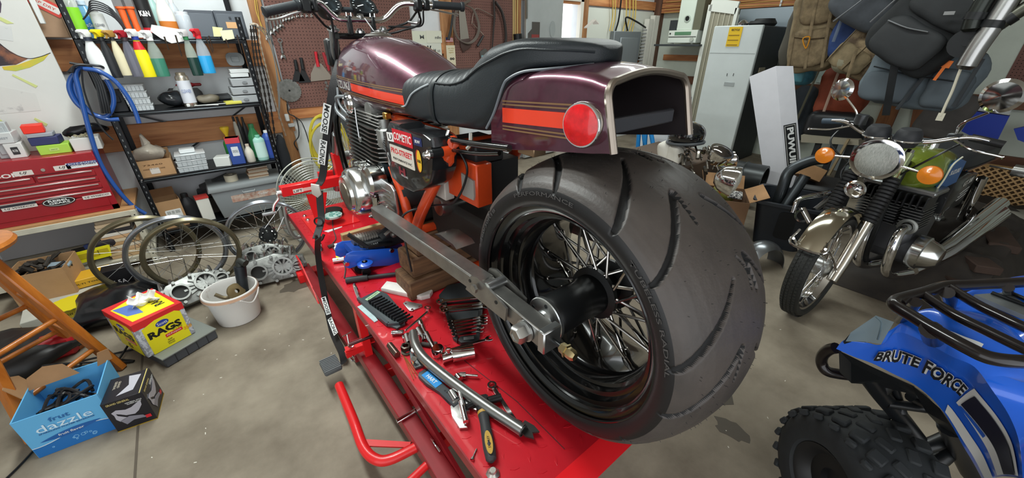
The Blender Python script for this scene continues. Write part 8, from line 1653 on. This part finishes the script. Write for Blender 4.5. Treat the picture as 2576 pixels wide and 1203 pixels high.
for s_ in (-1, 1):
    g = G().tube([(.415, .25*s_, 1.0), (.425, .36*s_, .985)], .017, 14); fo('grip', g, mat('3b4a58' if s_ > 0 else '1c1c1e', .5), hb2); fo('lever', G().tube(bez([(.37, .21*s_, .985), (.33, .28*s_, .96), (.33, .36*s_, .95), (.335, .385*s_, .945)], 5), [.005]*15+[.010], 8), CHR, hb2)
    fo('control_clamp', G().box((.40, .20*s_, .995), (.04, .05, .035), bev=.006), mat('4a4c4e', .3, .7), hb2)
    my = .30*s_ if s_ < 0 else .28; mz = 1.17
    mr = fo('mirror', G().lathe([(.001, -.014), (.045, -.012), (.058, 0), (.056, .006), (.052, .006)], (.36, my+.02*s_, mz), (.95, -.25, -.05), 32) if s_ > 0 else G().lathe([(.001, -.018), (.058, -.014), (.072, 0), (.070, .006), (.065, .006)], (.40, -.28, 1.19), (.95, -.1, .0), 36), CHR)
    fo('mirror_glass', G().lathe([(.001, .004), (.054, .004)], (.36, my+.02, mz), (.95, -.25, -.05), 32) if s_ > 0 else G().lathe([(.001, .004), (.067, .004)], (.40, -.28, 1.19), (.95, -.1, 0), 36), mat('a9adb2', .02, 1), mr)
    fo('mirror_stem', G().tube(bez([(.39, .20*s_, 1.01), (.38, .205*s_, 1.06), (.365, my if s_ > 0 else -.27, mz-.03 if s_ > 0 else 1.12)], 5), .0055, 7), CHR, mr)
fo('brake_reservoir', G().rod((.37, .17, 1.0), (.37, .17, 1.045), .028, 20).rod((.37, .17, 1.045), (.37, .17, 1.052), .03, 20), mat('4c4e50', .3, .6), hb2)
fo('cables', G().tube(bez([(.37, .24, .98), (.28, .24, .90), (.24, .12, .82), (.26, .03, .75)], 6), .005, 6).tube(bez([(.37, -.24, .98), (.28, -.2, .93), (.26, -.1, .80), (.3, -.05, .7)], 6), .005, 6).tube(bez([(.3, .05, .93), (.2, .12, .78), (.24, .06, .66)], 6), .005, 6), BLK)
# body
GN = mat('7d8f2e', .25, .3, .08, 10, coat=.8)
def gt(y, n=28):
    T_ = [(.02, .04, .80, .86), (.06, .085, .72, .885), (.15, .115, .685, .905), (.28, .12, .68, .90), (.42, .105, .69, .875), (.50, .07, .70, .84), (.52, .03, .73, .8)]; hw, zb, zt = interp(T_, y); zc = zb+(zt-zb)*.4
    return [V((y, hw*math.copysign(abs(cos(a))**.7, cos(a)), zc+((zt-zc) if sin(a) > 0 else (zc-zb))*math.copysign(abs(sin(a))**.8, sin(a)))) for a in [k*2*pi/n for k in range(n)]]
tk = fo('fuel_tank', G().loft([gt(.02+.5*k/24) for k in range(25)]), GN, gb, MB); fo('tank_panel', G().prism([(.16, .70), (.44, .71), (.42, .83), (.30, .86), (.22, .84), (.19, .77)], -.1235, -.112, 'y'), mat('1c5a9a', .35, .2), tk, MB)
fo('panel_line', G().tube(bez([(.30, -.124, .87), (.20, -.125, .84), (.18, -.125, .76), (.13, -.124, .70)], 5), .004, 6), mat('d8d8c4', .4), tk, MB); text('SUZUKI', MB @ frame((.31, -.1245, .79), (1, 0, 0), (0, 0, 1)), .14, .026, WHT, tk, .02); fo('tank_cap', G().rod((.26, 0, .895), (.26, 0, .925), .03, 18), CHR, tk, MB)
fo('seat', blob(V((.82, 0, .80)), (.68, .25, .12), .003, 4, 1, .45), mat('24272b', .5, bump=.2, scale=200), gb, MB)
fo('seat_trim', G().tube([(.5, -.128, .765), (1.14, -.128, .765)], .005, 6), CHR, gb, MB)
fo('side_panel', G().prism([(.50, .50), (.80, .50), (.84, .70), (.60, .74), (.48, .72)], -.12, .12, 'y', bev=.01), mat('191a1c', .35, coat=.4), gb, MB); text('GT 380', MB @ frame((.70, -.122, .67), (1, 0, .1), (0, 0, 1)), .14, .035, mat('c9c9c4', .4), gb, .02)
for k in range(3): fo('panel_stripe', G().beam((.66, -.122, .60-.022*k), (.78, -.122, .625-.022*k), .002, .004), WHT, gb, MB)
fo('frame_tube', G().tube(bez([(.0, 0, .80), (-.02, 0, .60), (.08, 0, .25), (.5, 0, .2), (.8, 0, .35), (1.0, 0, .32)], 6), .02, 10).tube([(.0, 0, .85), (.5, 0, .72), (1.2, 0, .72)], .02, 10), BLK, gb, MB)
en = fo('engine', G().box((.26, 0, .42), (.34, .26, .20), bev=.03).rod((.18, -.17, .36), (.18, .17, .36), .085, 28), mat('55565a', .4, .7), gb, MB)
for j, y in enumerate((-.10, .0, .10)):
    for k in range(9): fo('cooling_fin', G().box((.16-.012*k*.3, y, .50+.017*k), (.17, .085, .004)), mat('8b8d8f', .35, .8), en, MB)
    fo('cylinder', G().box((.16, y, .57), (.12, .06, .16), bev=.01), mat('2d2e30', .5, .5), en, MB)
g = G()
for k in range(11): g.box((.09, -.14+.028*k, .66), (.14, .006, .07))
fo('head_fins', g, mat('3a3b3d', .4, .7), en, MB); fo('head_cover', G().box((.14, 0, .71), (.18, .31, .03), bev=.008), mat('9da0a2', .3, .9), en, MB)
fo('alternator_cover', G().lathe([(.001, .12), (.05, .115), (.07, .09), (.085, .05), (.095, .045), (.097, 0), (.001, 0)], (.18, -.15, .36), (0, -1, 0), 36), POL, en, MB)
for y in (-.11, .02): fo('header_pipe', G().tube(bez([(.06, y, .52), (-.03, y, .50), (-.06, y-.01, .40), (-.03, y-.02, .28), (.08, y-.03, .22), (.25, y-.06, .2)], 6), .023, 14), CHR, gb, MB)
fo('header_collar', G().torus((.05, -.11, .52), .034, .010, (1, 0, 0), 20, 6), CAST, gb, MB)
fo('muffler', G().tube([(.3, -.17, .2), (.5, -.19, .235), (.6, -.2, .26), (1.15, -.24, .42), (1.17, -.24, .425)], [.025, .045, .05, .055, .045], 20), CHR, gb, MB); fo('muffler', G().tube([(.3, -.19, .30), (.55, -.20, .33), (1.2, -.22, .47)], [.02, .035, .04], 16), CHR, gb, MB)
fo('rear_fender', G().grid(lambda u, v: V((1.02+.33*cos(.3+1.9*u), (v-.5)*.13, .30+.33*sin(.3+1.9*u))), 14, 4, .003), CHR, gb, MB)
fo('tail_lamp', G().box((1.25, 0, .69), (.08, .1, .07), bev=.02), mat('8e1a1e', .3), gb, MB); fo('rear_signal', G().rod((1.12, -.1, .70), (1.12, -.2, .70), .006).rod((1.12, -.2, .70), (1.12, -.27, .70), .035, 18), STL, gb, MB)
fo('shock', G().tube([(.93, -.13, .66), (1.0, -.13, .36)], .025, 12), CHR, gb, MB)
# ---------------- blue quad bike ----------------
qb = thing('quad_bike', 'blue quad bike with black front rack and white lettering in the lower right corner', 'quad bike', (1.2, -.15, 0), w=1)
def cp(x, y): return 1960+x/2.3, 680+y/2.3
LO = [(330, 455), (430, 500), (540, 540), (660, 600), (780, 660), (880, 740), (950, 820), (1000, 900), (1060, 1010), (1120, 1110), (1180, 1220)]; LZ = [.72, .715, .71, .70, .69, .67, .64, .60, .54, .47, .40]
RI = [(400, 412), (500, 418), (590, 430), (690, 360), (850, 420), (1000, 500), (1130, 560), (1230, 690), (1330, 840), (1390, 1000), (1410, 1210)]; RZ = [.755, .77, .785, .83, .85, .86, .86, .84, .80, .75, .70]
TI = [(402, 410), (505, 414), (600, 400), (830, 250), (980, 225), (1130, 230), (1300, 300), (1450, 450), (1560, 650), (1600, 850), (1650, 1100)]; TZ = [.756, .772, .79, .86, .87, .875, .88, .88, .86, .82, .78]
def strip(Pp, Zz): return [W(*cp(*p), 'z', z) for p, z in zip(Pp, Zz)]
SL, SR, STp = strip(LO, LZ), strip(RI, RZ), strip(TI, TZ)
def along(S_, u):
    u = max(0, min(len(S_)-1.001, u)); i = int(u); t = u-i; a, b, c, d = S_[max(i-1, 0)], S_[i], S_[i+1], S_[min(i+2, len(S_)-1)]
    return .5*((2*b)+(c-a)*t+(2*a-5*b+4*c-d)*t*t+(3*b-a-3*c+d)*t**3)
def side(u, v):
    a, b = along(SL, u), along(SR, u); return a+(b-a)*v+V((-.3, .1, .9))*.018*sin(pi*v)
QBL = mat('1a62d8', .28, .05, coat=.8)
fdr = obj('fender_panel', G().grid(lambda u, v: side(u*10, v), 60, 12), QBL, qb, sharp=60)
def top(u, v):
    a, b = along(SR, u), along(STp, u); return a+(b-a)*v+V((0, 0, .03))*sin(pi*v)
obj('hood_panel', G().grid(lambda u, v: top(2+u*8, v), 40, 10), QBL, qb, sharp=60)
def back(u, v):
    a = along(STp, 3+u*7); b = a+V((.45, -.18, -.02)); return a+(b-a)*v+V((0, 0, .05))*sin(pi*v)
obj('hood_panel', G().grid(back, 30, 12), QBL, qb, sharp=60)
def rearp(u, v):
    a = along(SR, 6+u*4); b = a+V((.05, -.35, .02)); return a+(b-a)*v
obj('tank_panel', G().grid(rearp, 16, 8), QBL, qb, sharp=60)
def sn(u, v):
    e = .01; n = (side(u+e*3, v)-side(u-e*3, v)).cross(side(u, min(1, v+e))-side(u, v-e)).normalized(); return n if n.dot(V((0, 0, 1.4))-side(u, v)) > 0 else -n
def put(P2, m, nm, off=.0025, n=24):
    """patch given by four (u, v) corners on the fender side"""
    g = G().grid(lambda s, t: (lambda u, v: side(u, v)+sn(u, v)*off)(*[P2[0][i]*(1-s)*(1-t)+P2[1][i]*s*(1-t)+P2[2][i]*s*t+P2[3][i]*(1-s)*t for i in (0, 1)]), n, 8); return obj(nm, g, m, fdr)
def brute(s, u0, u1, v0, v1, hv, col, off, bold):
    o = text(s, MX.Identity(4), 1, 1, col, None, bold, .15)
    for v_ in o.data.vertices:
        a, b, c = v_.co; f = a+.5; u = u0+(u1-u0)*f; vv = v0+(v1-v0)*f+b*hv*(1-.35*f); p = side(u, vv)+sn(u, vv)*(off+c); v_.co = WM[qb.name].inverted() @ p
    o.parent = fdr; WM[o.name] = WM[qb.name]; WF[o.name] = 1
for col, off, bold in ((WHT, .004, .09), (mat('14161c', .4), .0055, .025)):
    brute('BRUTE', 1.95, 4.05, .30, .46, .32, col, off, bold); brute('FORCE', 4.2, 6.45, .47, .56, .32, col, off, bold)
put([(6.1, .04), (10, .10), (10, .30), (6.0, .16)], WHT, 'white_stripe'); put([(6.35, .30), (9.9, .42), (9.9, .95), (6.6, .74)], WHT, 'decal_outline'); put([(6.65, .37), (9.9, .62), (9.9, .90), (6.85, .68)], mat('1c1a2c', .3), 'decal_inner', .0045); put([(6.6, .32), (8.3, .42), (8.3, .48), (6.7, .36)], QBL, 'decal_gap', .0048)
g = G().grid(lambda u, v: (lambda p: p+V((0, 0, .004)))(top(4.3+u*1.5, .12+.1*v)), 8, 2); obj('white_flash', g, WHT, fdr)
QS = mat('8fa3ae', .35, .4, coat=.4); hp_ = [W(*cp(*p), 'z', z) for p, z in (((385, 412), .76), ((415, 360), .80), ((560, 262), .87), ((665, 300), .87), ((590, 428), .79), ((500, 415), .775))]
cc_ = sum(hp_, V((0, 0, 0)))/6+V((0, 0, .012)); g = G(); vs = [g.bm.verts.new(p) for p in hp_]; vc = g.bm.verts.new(cc_)
for i in range(6): g.bm.faces.new((vs[i], vs[(i+1) % 6], vc))
bmesh.ops.subdivide_edges(g.bm, edges=g.bm.edges, cuts=2, use_grid_fill=True); hl2 = obj('headlight_cover', g, QS, qb, sharp=60); obj('cover_line', G().tube(bez([W(*cp(*p), 'z', z+.014) for p, z in (((560, 268), .868), ((590, 300), .858), ((585, 345), .84), ((570, 400), .80))], 5), .002, 5), mat('5d7078', .4), hl2)
obj('headlight_dark', G().loft([[W(*cp(*p), 'z', z) for p, z in (((370, 415), .755), ((415, 362), .79), ((500, 410), .765), ((470, 418), .76))], [W(*cp(*p), 'z', z)+V((.03, -.01, -.03)) for p, z in (((370, 415), .755), ((415, 362), .79), ((500, 410), .765), ((470, 418), .76))]]), BLK, qb)
BT = mat('1a1415', .28, .4, coat=.5)
def rk(pts, r=.012, nm='rack_tube', z=.95, m=BT): return obj(nm, G().tube(bez([W(*cp(*p), 'z', z if len(p) < 3 else p[2]) for p in [q[:2]+((q[2],) if len(q) > 2 else ()) for q in pts]] if 0 else [W(*cp(q[0], q[1]), 'z', q[2] if len(q) > 2 else z) for q in pts], 6), r, 12), m, qb)
rk([(1650, 60), (1417, 70), (1100, 85), (960, 92), (850, 125), (700, 165), (668, 185), (672, 205), (760, 260), (900, 345), (1090, 450), (1230, 510), (1417, 530), (1600, 520)], .011)
rk([(825, 135), (1000, 250), (1200, 350), (1417, 455), (1650, 560)], .009); rk([(975, 95), (1150, 200), (1300, 275), (1417, 330), (1650, 430)], .009)
rk([(700, 190), (760, 150), (830, 130)], .008)
rk([(790, 185, .95), (750, 240, .90), (700, 290, .84)], .010, 'rack_post'); rk([(880, 345, .95), (885, 375, .91), (890, 400, .88)], .016, 'rack_bracket'); rk([(970, 130, .95), (985, 170, .92), (980, 200, .88)], .012, 'rack_post'); rk([(1325, 100, .95), (1325, 130, .9)], .009, 'rack_post')
a = W(*cp(1400, 190), 'z', .93); obj('rack_plate', G().loft([[W(*cp(*p), 'z', .90) for p in ((1130, 140), (1417, 120), (1700, 120), (1700, 330), (1417, 260), (1250, 190))], [W(*cp(*p), 'z', .90)-V((0, 0, .01)) for p in ((1130, 140), (1417, 120), (1700, 120), (1700, 330), (1417, 260), (1250, 190))]]), mat('6a6e6e', .5), qb)
for k in range(2): rk([(1230+120*k, 130+5*k, .905), (1500+120*k, 230+20*k, .905)], .004, 'plate_groove', m=BLK)
rk([(330, 450, .70), (290, 460, .68), (255, 490, .65), (245, 530, .62), (270, 580, .60), (340, 600, .59), (480, 620, .58), (560, 660, .56)], .014, 'bumper')
obj('inner_fender', G().loft([[W(*cp(*p), 'z', z) for p, z in (((345, 465), .70), ((540, 560), .69), ((700, 640), .66), ((780, 670), .64), ((650, 640), .58), ((480, 600), .60), ((350, 590), .62))], [W(*cp(*p), 'z', z)+V((.05, -.03, -.05)) for p, z in (((345, 465), .70), ((540, 560), .69), ((700, 640), .66), ((780, 670), .64), ((650, 640), .58), ((480, 600), .60), ((350, 590), .62))]]), BLK, qb)
obj('inner_fender', G().loft([[W(*cp(*p), 'z', z) for p, z in (((760, 660), .66), ((850, 730), .64), ((930, 800), .62), ((1000, 905), .56), ((960, 915), .5), ((850, 820), .55), ((850, 720), .58))], [W(*cp(*p), 'z', z)+V((.05, -.03, -.05)) for p, z in (((760, 660), .66), ((850, 730), .64), ((930, 800), .62), ((1000, 905), .56), ((960, 915), .5), ((850, 820), .55), ((850, 720), .58))]]), BLK, qb)
rk([(500, 600, .60), (590, 720, .52), (700, 850, .44), (800, 980, .38)], .022, 'frame_arm', m=BLK); rk([(600, 700, .54), (660, 640, .58)], .014, 'frame_arm', m=BLK); rk([(620, 770, .50), (740, 785, .50), (850, 800, .50)], .013, 'frame_arm', m=BLK); rk([(655, 640, .56), (690, 750, .50), (715, 830, .47)], .011, 'frame_arm', m=BLK); rk([(760, 730, .54), (840, 770, .52)], .014, 'foot_bracket', m=BLK)
rk([(740, 1010, .34), (850, 1020, .34), (1020, 950, .38)], .02, 'control_arm', m=BLK); rk([(800, 1120, .28), (920, 1100, .3), (1020, 1000, .34)], .022, 'control_arm', m=BLK); rk([(1000, 900, .5), (1060, 1040, .36), (1130, 1180, .25)], .03, 'shock_absorber', m=BLK)
# front wheel of the quad
KQ = .84; wc = W(2072, 1222, 'z', .225); ax = V((.78, -.62, .0)); SC = lambda P: [(r*KQ, h*.92) for r, h in P]
wq = obj('front_wheel', G().lathe(SC([(.001, .05), (.05, .05), (.055, .03), (.10, .03), (.125, .0), (.14, -.005), (.14, .2)]), wc, ax, 40), mat('1b1b1c', .45), qb)
obj('tyre', G().lathe(SC([(.135, .005), (.15, -.012), (.19, -.018), (.225, -.005), (.243, .02), (.250, .06), (.253, .11), (.250, .16), (.243, .20), (.225, .225), (.19, .235), (.14, .215)]), wc, ax, 72), mat('2a2d2f', .7, var=.2, scale=20), wq)
x_ = ax.orthogonal().normalized(); y_ = ax.cross(x_); g = G()
for k in range(22):
    a = k*2*pi/22
    for h, da, w_, l_ in ((.03, 0, .045, .05), (.075, .14, .035, .055), (.125, .0, .035, .055), (.175, .14, .045, .05), (-.002, .07, .02, .035)):
        rr_ = .209 if h > .02 else .200; d = x_*cos(a+da)+y_*sin(a+da); p = wc+ax*h+d*rr_; tn = ax.cross(d); F = MX(((tn.x, ax.x, d.x, p.x), (tn.y, ax.y, d.y, p.y), (tn.z, ax.z, d.z, p.z), (0, 0, 0, 1))); g.box((0, 0, 0), (l_*.75, w_*.8, .018), M=F @ MX.Rotation(.45 if h < .1 else -.45, 4, 'Z'), bev=.004)
obj('tread_lugs', g, mat('2b2e30', .75), wq)['kind'] = 'stuff'
print('OBJECTS', len(bpy.data.objects), 'TRIS', sum(len(p.vertices)-2 for o in bpy.data.objects if o.type == 'MESH' for p in o.data.polygons))
